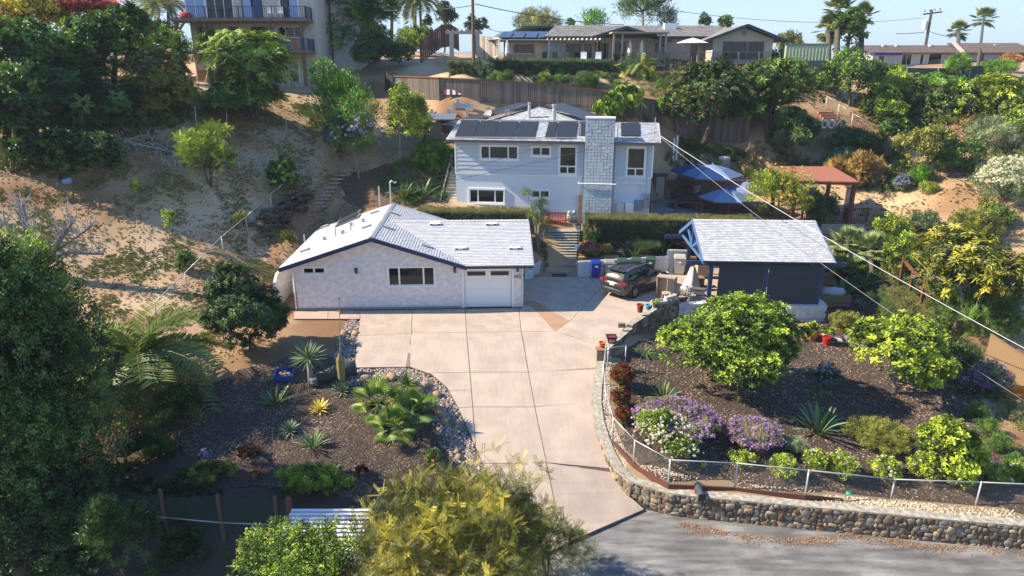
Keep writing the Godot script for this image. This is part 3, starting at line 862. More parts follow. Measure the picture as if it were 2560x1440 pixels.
func build_garage() -> void:
	var root := thing("garage_house", "one-storey grey stucco house with white shingle roof, navy gable edge and white garage door", "house", V(-11.6,0,-34.9),2.35)
	var stucco := mat("grey_stucco", lin(0.84,0.80,0.78),0.95, "trowel", 2.0,0.6)
	var white := mat("white_paint", lin(0.80,0.80,0.79),0.5)
	var navy := mat("navy_paint", lin(0.014,0.028,0.095),0.5)
	var shing := mat("white_shingle", lin(0.70,0.71,0.72),0.9, "fine", 0.9,0.4)
	var black := mat("black_metal", lin(0.02,0.02,0.022),0.4)
	var st := S()
	facade(st, PackedVector2Array([Vector2(0,0),Vector2(12.23,0),Vector2(12.23,2.36),Vector2(8.95,2.38),Vector2(4.25,3.93),Vector2(0,2.55)]), [[0.46,2.05,1.14,0.33], [4.96,1.32,2.46,1.02], [9.02,-0.1,2.58,2.26]], -0.2,0)
	box(st, V(0.1,1.25,-4.4),V(0.2,2.5,8.4))
	box(st, V(12.13,1.2,-4.4),V(0.2,2.4,8.4))
	box(st, V(6.1,1.2,-8.5),V(12.2,2.4,0.2))
	extrude(st, PackedVector2Array([Vector2(-8.4,2.36),Vector2(-0.02,2.36),Vector2(-4.05,3.75)]),-12.2,-12.0, Transform3D(Basis(V(0,0,1),Vector3.UP, V(-1,0,0)),Vector3.ZERO))
	put("wall", st, stucco, root)
	part("footing", V(4.4,0.05,0.012),V(8.9,0.14,0.03), mat("footing_grey", lin(0.3,0.29,0.28),0.9), root)
	part("floor_slab", V(6.1,0.0,-4.3),V(12.0,0.08,8.2), mat("inside_floor", lin(0.2,0.18,0.16),0.8), root)
	var wins := [[0.46,2.05,1.14,0.33, row_cuts([0,0.5,1])], [4.96,1.32,2.46,1.02, row_cuts([0,0.235,0.765,1])]]
	for w in wins: window(root, w[0], w[1], w[2], w[3], 0.0, w[4], white, darkglass(),0.07)
	# garage door: panels in four sections, two dark panes in the top one
	var dm := mat("door_white", lin(0.82,0.82,0.83),0.45)
	var door := part("garage_door", V(10.31,1.08,-0.13),V(2.56,2.16,0.04), dm, root)
	for r in 4:
		for c in 2:
			var x := 9.68 + c * 1.27
			if r == 3:
				part("pane", V(x, 1.93,-0.105),V(0.98,0.26,0.02), darkglass(), door)
				st = S()
				for k in [[0,0.15,1.06,0.05], [0,-0.15,1.06,0.05], [-0.51,0,0.04,0.26], [0.51,0,0.04,0.26]]: box(st, V(x + k[0], 1.93 + k[1], -0.1),V(k[2], k[3], 0.04))
				put("pane_frame", st, dm, door)
			else:
				part("door_panel", V(x, 0.29 + r * 0.53,-0.105),V(1.2,0.49,0.03), dm, door)
				part("raised_field", V(x, 0.29 + r * 0.53,-0.087),V(1.02,0.32,0.025), dm, door)
	st = S()
	for k in [[8.965,1.12,0.11,2.24], [11.655,1.12,0.11,2.24], [10.31,2.21,2.8,0.11]]: box(st, V(k[0], k[1], 0.005),V(k[2], k[3], 0.05))
	put("door_trim", st, dm, root)
	# roof
	var slopes := [
		[[V(-0.65,2.5,-8.9),V(-0.65,2.5,0.45),V(4.25,4.1,0.45),V(4.25,4.1,-8.9)], 34,44],
		[[V(9.15,2.5,0.45),V(9.15,2.5,-8.9),V(4.25,4.1,-8.9),V(4.25,4.1,0.45)], 34,44],
		[[V(9.02,2.5,0.452),V(12.74,2.5,0.452),V(12.74,3.97,-4.05),V(4.62,3.97,-4.05)], 31,27],
		[[V(12.74,2.5,-8.6),V(9.0,2.5,-8.6),V(4.62,3.97,-4.05),V(12.74,3.97,-4.05)], 20,14]]
	for s in slopes:
		var r := slab("roof_slope", s[0], 0.13, white, root)
		st = S()
		shingles(st, s[0], s[1], s[2], 0.83,1.0)
		stuff(put("shingles", st, shing, r))
	ridge_caps("ridge_caps", V(4.25,4.1,0.46),V(4.25,4.1,-8.9),V(0.16,0,0),0.045, shing, root)
	ridge_caps("ridge_caps", V(12.74,3.97,-4.05),V(4.7,3.97,-4.05),V(0,0,0.16),0.045, shing, root)
	for s in [[V(-0.68,2.385,0.47),V(4.25,3.995,0.47)], [V(4.25,3.995,0.472),V(9.2,2.375,0.472)], [V(-0.68,2.41,0.46),V(-0.68,2.41,-8.9)]]:
		st = S()
		beam(st, s[0], s[1], 0.035,0.2)
		put("fascia_board", st, navy, root)
	st = S()
	beam(st, V(9.1,2.42,0.5),V(12.75,2.42,0.5),0.1,0.1)
	put("gutter", st, black, root)
	st = S()
	beam(st, V(12.76,2.43,0.44),V(12.76,3.9,-4.05),0.03,0.14)
	put("fascia_board", st, white, root)
	st = S()
	tube(st, [V(-0.4,2.35,0.1),V(-0.1,2.25,0.08),V(-0.08,2.1,0.06),V(-0.08,0.08,0.06)], 0.045,0.045,6)
	put("downspout", st, white, root)
	st = S()
	tube(st, [V(12.16,2.32,0.05),V(12.16,0.05,0.05)], 0.04,0.04,6)
	put("downspout", st, stucco, root)
	# lanterns and number
	for p in [Vector2(3.28,2.18),Vector2(8.53,2.16),Vector2(11.91,2.17)]:
		var l := part("wall_lantern", V(p.x, p.y, 0.07),V(0.13,0.24,0.12), black, root)
		part("lantern_cap", V(p.x, p.y + 0.15,0.075),V(0.17,0.04,0.17), black, l)
		part("lantern_glass", V(p.x, p.y - 0.02,0.135),V(0.08,0.14,0.012), mat("lantern_glass", lin(0.12,0.11,0.09),0.2), l)
	text(root, "9457", V(11.96,1.76,0.01),0.2, mat("number_black", lin(0.03,0.03,0.03),0.5))
	st = S()
	tube(st, [V(2.25,0.62,-0.02),V(2.25,0.62,0.1)], 0.04,0.035,8)
	put("hose_bib", st, black, root)
	# vents, pipes and skylights
	var gv := mat("vent_grey", lin(0.42,0.43,0.43),0.6)
	var up1 := V(4.9,1.6,0).normalized()
	var up2 := V(-4.9,1.6,0).normalized()
	var up3 := V(0,1.47,-4.5).normalized()
	for p in [V(-0.17,2.66,-8.36),V(3.26,3.78,-7.39),V(3.45,3.84,-3.07),V(0.12,2.75,-2.07)]: roof_vent(root, p, V(0,0,1), up1,0.32,0.5, gv)
	for p in [V(4.55,4,-6.13),V(4.66,3.97,-2.37),V(6.91,3.23,-1)]: roof_vent(root, p, V(0,0,-1), up2,0.36,0.42, gv)
	for p in [V(7.3,3.84,-3.64),V(10.55,3.82,-3.59),V(8.82,3.02,-1.14),V(11.81,3.01,-1.12)]: roof_vent(root, p, V(1,0,0), up3,0.62,0.24, mat("vent_pale", lin(0.62,0.63,0.63),0.6), black)
	for p in [[V(-0.64,2.5,-4.99),0.5], [V(1.53,3.21,-3.61),0.5], [V(2.36,3.48,-3.93),0.55]]:
		st = S()
		tube(st, [p[0] + V(0,-0.05,0), p[0] + V(0, p[1], 0)], 0.045,0.045,8)
		put("vent_pipe", st, gv, root)
	for p in [V(0.86,2.99,-3.56),V(1.92,3.34,-3.65),V(2.83,3.64,-5.37),V(2.1,3.4,-5.37)]:
		st = S()
		lathe(st, [[0.07,-0.05], [0.07,0.14], [0.15,0.15], [0.13,0.24], [0.0,0.26]], 8, p)
		put("roof_cap", st, gv, root)
	for q in [[V(0.88,3,-6.71),V(2.22,3.44,-7.45),V(2.18,3.42,-8.63),V(0.84,2.99,-7.79)], [V(0.67,2.93,-8.76),V(1.93,3.34,-9.27),V(1.94,3.35,-10.29),V(0.58,2.9,-10)]]:
		var n := V(-1.6,4.9,0).normalized()
		st = S()
		hexa(st, [q[0], q[1], q[2], q[3], q[0] + n * 0.13, q[1] + n * 0.13, q[2] + n * 0.13, q[3] + n * 0.13])
		var sk := put("skylight", st, mat("skylight_frame", lin(0.2,0.2,0.2),0.5), root)
		var c: Vector3 = (q[0] + q[1] + q[2] + q[3]) / 4
		st = S()
		var r := []
		for v in q: r.append(c + (v - c) * 0.86 + n * 0.132)
		hexa(st, r + [r[0] + n * 0.015, r[1] + n * 0.015, r[2] + n * 0.015, r[3] + n * 0.015])
		put("pane", st, mat("skylight_pane", lin(0.035,0.045,0.04),0.15), sk)
	# meter masts behind the ridge
	for p in [[V(-8.65,3.78,-44.2),1.9], [V(-7.84,3.86,-43.8),2.1]]:
		st = S()
		var q: Vector3 = root.transform.affine_inverse() * (p[0] as Vector3)
		tube(st, [q - V(0,1.2,0), q + V(0, p[1] - 0.5,0)], 0.05,0.05,8)
		if p[1] > 2.0: tube(st, [q + V(0,1.6,0), q + V(0.1,1.75,0), q + V(0.35,1.6,0), q + V(0.4,1.68,0)], 0.06,0.05,6)
		put("service_mast", st, mat("galvanised", lin(0.45,0.46,0.47),0.45, "", 1,0,0.4), root)
	# the white side wall at the left end
	var sw := thing("side_wall", "short white stucco wall with sloping top at the far left end of the grey house", "wall", V(-11.6,0,-34.9),2.35)
	st = S()
	extrude(st, PackedVector2Array([Vector2(-2.6,0),Vector2(0.1,0),Vector2(0.1,1.62),Vector2(-0.4,1.95),Vector2(-2.6,1.95)]),1.0,1.16, Transform3D(Basis(V(0,0,1),Vector3.UP, V(-1,0,0)),Vector3.ZERO))
	box(st, V(-0.6,0.98,-2.68),V(1.1,1.96,0.14))
	put("wall_leaf", st, mat("white_stucco", lin(0.74,0.73,0.70),0.9, "soft", 2.0), sw)

func tilt(o: Node3D, y: float) -> void:   # lapped boards stand out a little at their lower edge
	var b := Basis(Vector3.RIGHT, -0.09)
	o.transform = Transform3D(b, V(0, y, 0) - b * V(0, y, 0))

func build_white_house() -> void:
	var root := thing("white_house", "pale blue-grey two-storey house with solar mats on its roof and a tall block chimney", "house", V(-3.97,2.0,-48.5),-8.84)
	var wallm := mat("pale_blue_stucco", lin(0.66,0.73,0.79),0.92, "faint", 1.6)
	var side := mat("siding_blue", lin(0.54,0.61,0.67),0.7, "faint", 1.5)
	var white := mat("white_paint")
	var dark := mat("gutter_dark", lin(0.06,0.065,0.07),0.5)
	var wins := [
		[1.83,4.46,2.58,0.86, row_cuts([0,0.235,0.745,1])],
		[5.44,4.75,1.21,0.55, row_cuts([0,0.48,1])],
		[7.34,3.54,1.1,1.82, [[0,0.27,1,1], [0,0,0.5,0.27], [0.5,0,1,0.27]]],
		[11.93,3.48,1.14,1.88, [[0,0.27,1,1], [0,0,0.5,0.27], [0.5,0,1,0.27]]],
		[0.98,1.36,2.46,0.92, row_cuts([0,0.24,0.74,1])],
		[5.42,1.82,1.22,0.5, row_cuts([0,0.48,1])]]
	var holes := []
	for w in wins: holes.append([w[0], w[1], w[2], w[3]])
	var st := S()
	facade(st, PackedVector2Array([Vector2(0,-0.6),Vector2(13.58,-0.6),Vector2(13.58,5.7),Vector2(0,5.7)]), holes, -0.2,0)
	box(st, V(0.1,2.5,-5.5),V(0.2,6.3,10.6))
	box(st, V(13.48,2.5,-5.5),V(0.2,6.3,10.6))
	box(st, V(6.8,2.5,-10.9),V(13.58,6.3,0.2))
	put("wall", st, wallm, root)
	st = S()
	box(st, V(6.8,3.25,-5.5),V(13.1,0.15,10.4))
	box(st, V(6.8,2.6,-3.6),V(13.1,6.0,0.1))
	put("inner_wall", st, mat("inside_wall", lin(0.16,0.15,0.13),0.9), root)
	# siding boards in two fields, each board its own
	for seg in [[0.0,9.0], [11.06,13.58]]:
		for k in 8:
			var y := 3.43 + k * 0.283
			var pieces := [rect(seg[0], y, seg[1] - seg[0], minf(0.262,5.7 - y))]
			for h in holes:
				var next := []
				for p in pieces: next.append_array(Geometry2D.clip_polygons(p, rect(h[0], h[1], h[2], h[3])))
				pieces = next
			for p in pieces:
				st = S()
				extrude(st, p, 0.012,0.035)
				tilt(put("siding_board", st, side if k % 2 else mat("siding_blue_b", lin(0.49,0.56,0.62),0.7), root), y + 0.262)
		part("band_trim", V((seg[0] + seg[1]) / 2,3.385,0.03),V(seg[1] - seg[0] + 0.06,0.07,0.09), white, root)
	for x in [0.0,13.6]: part("corner_board", V(x, 4.55,0.0),V(0.1,2.3,0.12), white, root)
	for w in wins: window(root, w[0], w[1], w[2], w[3], 0.035, w[4], white, glass(),0.1,0.05)
	# blinds and curtains, and a lamp behind the right window
	for w in [[1.86,4.46,0.56,0.86, lin(0.10,0.13,0.13)], [3.75,4.46,0.62,0.86, lin(0.10,0.13,0.13)], [2.55,4.46,0.5,0.86, lin(0.2,0.24,0.2)], [1.0,1.36,0.58,0.92, lin(0.13,0.15,0.17)], [2.86,1.36,0.6,0.92, lin(0.13,0.15,0.17)], [1.65,1.7,1.1,0.55, lin(0.25,0.40,0.42)], [5.45,1.82,0.5,0.5, lin(0.2,0.24,0.26)], [5.47,4.75,0.5,0.55, lin(0.18,0.19,0.22)]]:
		part("blind", V(w[0] + w[2] / 2, w[1] + w[3] / 2,-0.16),V(w[2], w[3], 0.02), mat("blind_%s" % str(w[4]), w[4], 0.9), root)
	var lamp := Node3D.new()
	lamp.name = "table_lamp"
	root.add_child(lamp)
	st = S()
	lathe(st, [[0.13,0.0], [0.1,0.04], [0.12,0.2], [0.05,0.4], [0.02,0.45]], 10,V(12.55,4.05,-0.55))
	put("lamp_base", st, mat("lamp_base", lin(0.5,0.5,0.42),0.6), lamp)
	st = S()
	lathe(st, [[0.25,0.42], [0.13,0.8]], 14,V(12.55,4.05,-0.55))
	put("lamp_shade", st, mat("lamp_shade", lin(0.62,0.66,0.45),0.8), lamp)
	part("side_table", V(12.5,3.98,-0.55),V(1.1,0.08,0.5), mat("inside_wall"), root)
	# chimney of blocks
	st = S()
	box(st, V(10.03,3.3,0.36),V(1.92,8.0,0.74))
	var ch := put("chimney", st, mat("chimney_grout", lin(0.33,0.40,0.46),0.9), root)
	var bl := [mat("chimney_block_a", lin(0.64,0.72,0.77),0.85, "fine", 0.5,0.5), mat("chimney_block_b", lin(0.69,0.76,0.8),0.85, "fine", 0.5,0.5), mat("chimney_block_c", lin(0.58,0.66,0.72),0.85, "fine", 0.5,0.5)]
	var bms := [BoxMesh.new(), BoxMesh.new()]
	bms[0].size = V(0.185,0.19,0.06)
	bms[1].size = V(0.398,0.19,0.06)
	for r in 29:
		var k := 0
		while k < 9:
			var two := k < 8 and rng.randf() < 0.3
			var o := putm("block", bms[1 if two else 0], bl[rng.randi() % 3], ch)
			o.position = V(9.07 + (k + (1.0 if two else 0.5)) * 0.2135,1.1 + r * 0.2155,0.727 + rr(0,0.012))
			k += 2 if two else 1
	part("chimney_cap", V(10.03,7.35,0.37),V(1.98,0.1,0.84), white, ch)
	# roof: a low front gable and a hipped one behind
	var shing := mat("grey_shingle", lin(0.66,0.68,0.72),0.9, "fine", 0.8,0.4)
	var slopes := [
		[[V(-0.45,5.78,0.65),V(14.0,5.78,0.65),V(14.0,6.73,-3.2),V(-0.45,6.73,-3.2)], 20,46],
		[[V(14.0,5.7,-7.2),V(-0.45,5.7,-7.2),V(-0.45,6.73,-3.2),V(14.0,6.73,-3.2)], 12,30]]
	var apex := V(4.94,7.59,-7.2)
	var cs := [V(apex.x - 6.0,5.95,-2.6),V(apex.x + 6.2,5.95,-2.6),V(apex.x + 6.2,5.95,-12.2),V(apex.x - 6.0,5.95,-12.2)]
	for k in 4:
		slopes.append([[cs[k], cs[(k + 1) % 4], apex + V(0.01,0,0), apex], 16,24])
	for s in slopes:
		var r := slab("roof_slope", s[0], 0.1, dark, root)
		st = S()
		shingles(st, s[0], s[1], s[2], 0.6,1.0)
		stuff(put("shingles", st, shing, r))
	for k in [0,1]: ridge_caps("ridge_caps", cs[k], apex, V(0.1,0,0.1),0.03, dark, root)
	ridge_caps("ridge_caps", V(-0.45,6.73,-3.2),V(14.0,6.73,-3.2),V(0,0,0.12),0.03, shing, root)
	for s in [[-0.5,9.02], [11.08,14.05]]:
		st = S()
		beam(st, V(s[0], 5.69,0.69),V(s[1], 5.69,0.69),0.12,0.13)
		put("gutter", st, dark, root)
	for x in [-0.47,14.02]:
		st = S()
		beam(st, V(x, 5.72,0.62),V(x, 6.67,-3.2),0.03,0.16)
		put("fascia_board", st, white, root)
	var pan := mat("solar_mat", lin(0.022,0.025,0.034),0.55, "fine", 0.6)
	var n4 := V(0,3.85,0.95).normalized()
	for q in [[V(0.06,5.86,0.32),V(1.36,5.86,0.34),V(1.14,6.7,-3.07),V(-0.22,6.71,-3.11)], [V(1.5,5.86,0.33),V(2.82,5.85,0.35),V(2.6,6.69,-3.04),V(1.26,6.7,-3.08)], [V(2.93,5.85,0.35),V(4.17,5.87,0.29),V(4.05,6.68,-3),V(2.72,6.69,-3.04)], [V(4.31,5.87,0.29),V(5.57,5.88,0.23),V(5.47,6.69,-3.06),V(4.15,6.7,-3.1)], [V(6.31,5.89,0.2),V(6.93,5.9,0.17),V(6.87,6.69,-3.02),V(6.24,6.68,-3)], [V(7.07,5.88,0.24),V(8.37,5.89,0.18),V(8.3,6.7,-3.07),V(6.98,6.69,-3.02)], [V(8.55,6.03,-0.37),V(9.2,6.04,-0.39),V(9.1,6.68,-3.02),V(8.45,6.68,-2.99)], [V(11.44,6.04,-0.41),V(12.66,6.06,-0.47),V(12.65,6.7,-3.06),V(11.37,6.68,-3.02)]]:
		st = S()
		var t := []
		for v in q: t.append(v + n4 * 0.05)
		for v in q: t.append(v + n4 * 0.1)
		hexa(st, t)
		put("solar_mat", st, pan, root)
	st = S()
	tube(st, [V(0.07,5.82,0.48) + n4 * 0.12,V(8.43,5.88,0.26) + n4 * 0.12], 0.035,0.035,6)
	tube(st, [V(-0.36,6.73,-3.2) + n4 * 0.12,V(8.9,6.73,-3.18) + n4 * 0.12], 0.035,0.035,6)
	put("solar_pipe", st, mat("pipe_grey", lin(0.3,0.3,0.3),0.5), root)
	# dark panels on the hipped slopes
	var pv := mat("solar_panel", lin(0.05,0.055,0.065),0.25)
	for q in [[cs[0], 0.06,0.93,V(-1.3,0.05,-0.9)], [cs[1], 0.3,0.9,V(1.2,0.1,-1.6)]]:
		var t := []
		for y in [0.28,0.33]:
			for k in [[q[1], 0.0], [q[2], 0.0], [q[2], 1.0], [q[1], 1.0]]: t.append((q[0] as Vector3).lerp(apex, k[0]) + (q[3] as Vector3) * k[1] + V(0, y, 0))
		st = S()
		hexa(st, t)
		put("solar_panel", st, pv, root)
	var gal := mat("galvanised")
	for p in [[V(4.52,7.43,-5.2),0.6,0.11], [V(6.47,7.09,-4.4),0.85,0.16], [V(2.7,7.04,-5.5),0.4,0.05], [V(2.89,7.04,-5.5),0.4,0.05]]:
		st = S()
		lathe(st, [[p[2], -0.6], [p[2], p[1] * 0.5], [p[2] * 0.75, p[1] * 0.55], [p[2] * 0.75, p[1] * 0.8], [p[2] * 1.1, p[1] * 0.82], [p[2] * 1.1, p[1]], [0, p[1]]], 10, p[0])
		put("vent_pipe", st, gal, root)
	for x in [8.98,11.12,13.3]:
		st = S()
		tube(st, [V(x, 5.6,0.12),V(x, -0.4,0.12)], 0.04,0.04,6)
		put("downspout", st, side, root)
	st = S()
	tube(st, [V(8.7,3.02,0.86),V(11.25,3.02,0.86)], 0.04,0.04,6)
	tube(st, [V(8.7,3.02,0.86),V(8.7,3.02,0.02)], 0.04,0.04,6)
	tube(st, [V(11.25,3.02,0.86),V(11.25,3.02,0.06),V(13.3,2.95,0.06)], 0.04,0.04,6)
	put("conduit", st, white, root)
	for b in [[11.35,1.0,0.5,0.62, lin(0.6,0.58,0.54)], [11.95,0.95,0.56,0.75, lin(0.72,0.74,0.78)], [12.55,1.15,0.52,0.7, lin(0.2,0.24,0.28)], [13.15,1.35,0.42,0.95, lin(0.26,0.30,0.33)]]:
		part("meter_box", V(b[0] + b[2] / 2, b[1] + b[3] / 2,0.12),V(b[2], b[3], 0.24), mat("box_%s" % str(b[0]), b[4], 0.5), root)
	part("red_switch", V(13.4,1.95,0.25),V(0.14,0.14,0.05), mat("red_plastic", lin(0.45,0.03,0.03),0.5), root)
	st = S()
	tube(st, [V(12.95,2.0,0.1),V(12.9,3.0,0.06)], 0.03,0.03,6)
	tube(st, [V(13.3,2.3,0.1),V(13.25,3.0,0.06)], 0.03,0.03,6)
	put("conduit", st, wallm, root)
	for x in [9.05 - 0.35,11.2,13.6]:
		st = S()
		tube(st, [V(x, 5.7,0.3),V(x, 6.9 + (0.5 if x > 13 else 0.0),0.3)], 0.03,0.03,6)
		put("roof_mast", st, gal, root)
	# satellite dish behind the roof
	st = S(true)
	lathe(st, [[0.0,0.0], [0.25,0.04], [0.45,0.14]], 14)
	var dish := put("satellite_dish", st, mat("dish_grey", lin(0.25,0.26,0.27),0.6), root)
	dish.position = V(1.43,7.03,-5.0)
	dish.rotation_degrees = V(55,-40,0)

func build_pool_house() -> void:
	var root := thing("pavilion", "navy post pavilion with white shingle roof and dark roll-down screens on a white block wall", "pavilion", V(10.84,0.15,-35.7),-3.0)
	var navy := mat("navy_post", lin(0.035,0.075,0.2),0.55, "fine", 1.0)
	var shing := mat("pavilion_shingle", lin(0.72,0.73,0.74),0.9, "fine", 0.9,0.4)
	var st := S()
	var posts := [[0.0,0.0], [2.95,0.0], [5.86,0.0], [0.0,-6.0], [5.86,-6.0], [2.95,-6.0]]
	for p in posts: part("post", V(p[0], 1.2, p[1]),V(0.2,2.4,0.2), navy, root)
	for z in [0.0,-6.0]: part("beam", V(2.75 if z < 0 else 2.9,2.28, z),V(8.6 if z < 0 else 8.5,0.22,0.13), navy, root)
	for x in [0.0,5.86]: part("beam", V(x, 2.3,-3.0),V(0.12,0.2,6.4), navy, root)
	for k in 2:
		var x0: float = [0.13,3.08][k]
		var w: float = [2.6,2.68][k]
		st = S()
		for i in 60:
			var y0 := 0.02 + i * 0.0375
			box(st, V(x0 + w / 2 + (0.18 if k == 0 else 0.0), y0 + 0.018,0.08 + 0.01 * sin(i * 0.4)),V(w - (0.2 if k == 0 else 0.0),0.036,0.012))
		put("screen", st, mat("screen_cloth", lin(0.050,0.056,0.068),0.75), root)
		part("screen_roller", V(x0 + w / 2,2.2,0.08),V(w, 0.12,0.1), mat("screen_cloth"), root)
	st = S()
	for i in 8: box(st, V(0.12 + 0.02 * (i % 2),1.1,-0.05 - i * 0.05),V(0.03,2.1,0.05))
	put("rolled_screen", st, mat("screen_edge", lin(0.4,0.4,0.38),0.7), root)
	var e0 := -0.55
	var e1 := 6.35
	var slopes := [
		[[V(e0,2.52,0.5),V(e1,2.52,0.5),V(e1,4.0,-3.0),V(e0,4.0,-3.0)], 24,34],
		[[V(e1,2.52,-6.5),V(e0,2.52,-6.5),V(e0,4.0,-3.0),V(e1,4.0,-3.0)], 24,24]]
	for s in slopes:
		var r := slab("roof_slope", s[0], 0.1, navy, root)
		st = S()
		shingles(st, s[0], s[1], s[2], 0.72,1.0)
		stuff(put("shingles", st, shing, r))
	ridge_caps("ridge_caps", V(e0,4.0,-3.0),V(e1,4.0,-3.0),V(0,0,0.15),0.06, shing, root)
	for x in [e0, e1]:
		for z in [0.5,-6.5]:
			st = S()
			beam(st, V(x + (0.03 if x > 0 else -0.03),2.43, z),V(x + (0.03 if x > 0 else -0.03),3.92,-3.0),0.05,0.2)
			put("rake_board", st, mat("blue_rake", lin(0.08,0.16,0.36),0.55), root)
		var tx: float = x * 0.82
		for t in [[V(tx, 2.35,0.4),V(tx, 2.35,-6.4)], [V(tx, 2.35,-3.0),V(tx, 3.85,-3.0)], [V(tx, 2.4,-3.0),V(tx, 3.2,-1.3)], [V(tx, 2.4,-3.0),V(tx, 3.2,-4.7)]]:
			st = S()
			beam(st, t[0], t[1], 0.09,0.13)
			put("truss_member", st, mat("blue_rake"), root)
	for i in 9: part("rafter_tail", V(0.1 + i * 0.72,2.40,0.42),V(0.05,0.1,0.16), navy, root)
	# the white block wall under it
	var w := thing("block_wall", "white painted block wall under the navy pavilion, with lattice at its corner", "wall", V(10.84,0.15,-35.7),-3.0)
	var wp := mat("white_block", lin(0.70,0.72,0.74),0.85, "soft", 1.5,0.3)
	part("core", V(2.35,-0.95,0.12),V(7.9,1.9,0.3), mat("white_joint", lin(0.45,0.47,0.5),0.9), w)
	part("core", V(6.22,-0.95,-2.2),V(0.26,1.9,4.4), mat("white_joint"), w)
	part("coping", V(2.35,-0.02,0.12),V(8.0,0.1,0.44), wp, w)
	part("coping", V(6.24,-0.021,-2.2),V(0.4,0.1,4.3), wp, w)
	for r in 8:
		for k in 20:
			var x := -1.6 + k * 0.4 - (0.2 if r % 2 else 0.0)
			var xa := maxf(x, -1.6)
			var xb := minf(x + 0.392,6.33)
			if xb - xa > 0.05 and not (xa > 4.6 and r > 2):
				part("block", V((xa + xb) / 2,-0.17 - r * 0.2,0.272),V(xb - xa, 0.193,0.03), wp, w)
		if r < 6:
			for k in 9: part("block", V(6.355,-0.17 - r * 0.2,0.05 - k * 0.4 - (0.2 if r % 2 else 0.0)),V(0.03,0.193,0.392), wp, w)
	var lat := S()
	var n := int(1.75 / 0.13)
	for i in range(-9, n):
		for s in [1,-1]:
			var a := Vector2(i * 0.13,0.0)
			var b := Vector2(i * 0.13 + 1.15,1.15)
			if a.x < 0: a = Vector2(0,-i * 0.13)
			if b.x > 1.7: b = Vector2(1.7,1.7 - i * 0.13)
			if a.y >= 1.15 or b.y <= 0: continue
			if s < 0:
				a.x = 1.7 - a.x
				b.x = 1.7 - b.x
			beam(lat, V(4.62 + a.x, -1.95 + a.y, 0.31 + 0.015 * s),V(4.62 + b.x, -1.95 + b.y, 0.31 + 0.015 * s),0.012,0.04)
	put("lattice", lat, wp, w)


# ---- foliage ----
func lf(st: SurfaceTool, b: Vector3, d: Vector3, n: Vector3, l: float, w: float, droop := 0.0) -> void:   # one leaf, folded along its midrib
	var s := d.cross(n).normalized() * w * 0.5
	var m := b + d * l * 0.45 - n * w * 0.12
	var t := b + d * l - Vector3.UP * droop * l
	tri(st, b, m + s + n * w * 0.15, t)
	tri(st, b, t, m - s + n * w * 0.15)

func rdir(r: RandomNumberGenerator, up := 0.0) -> Vector3:
	var v := V(r.randfn(), r.randfn(), r.randfn()).normalized()
	v.y += up
	return v.normalized()

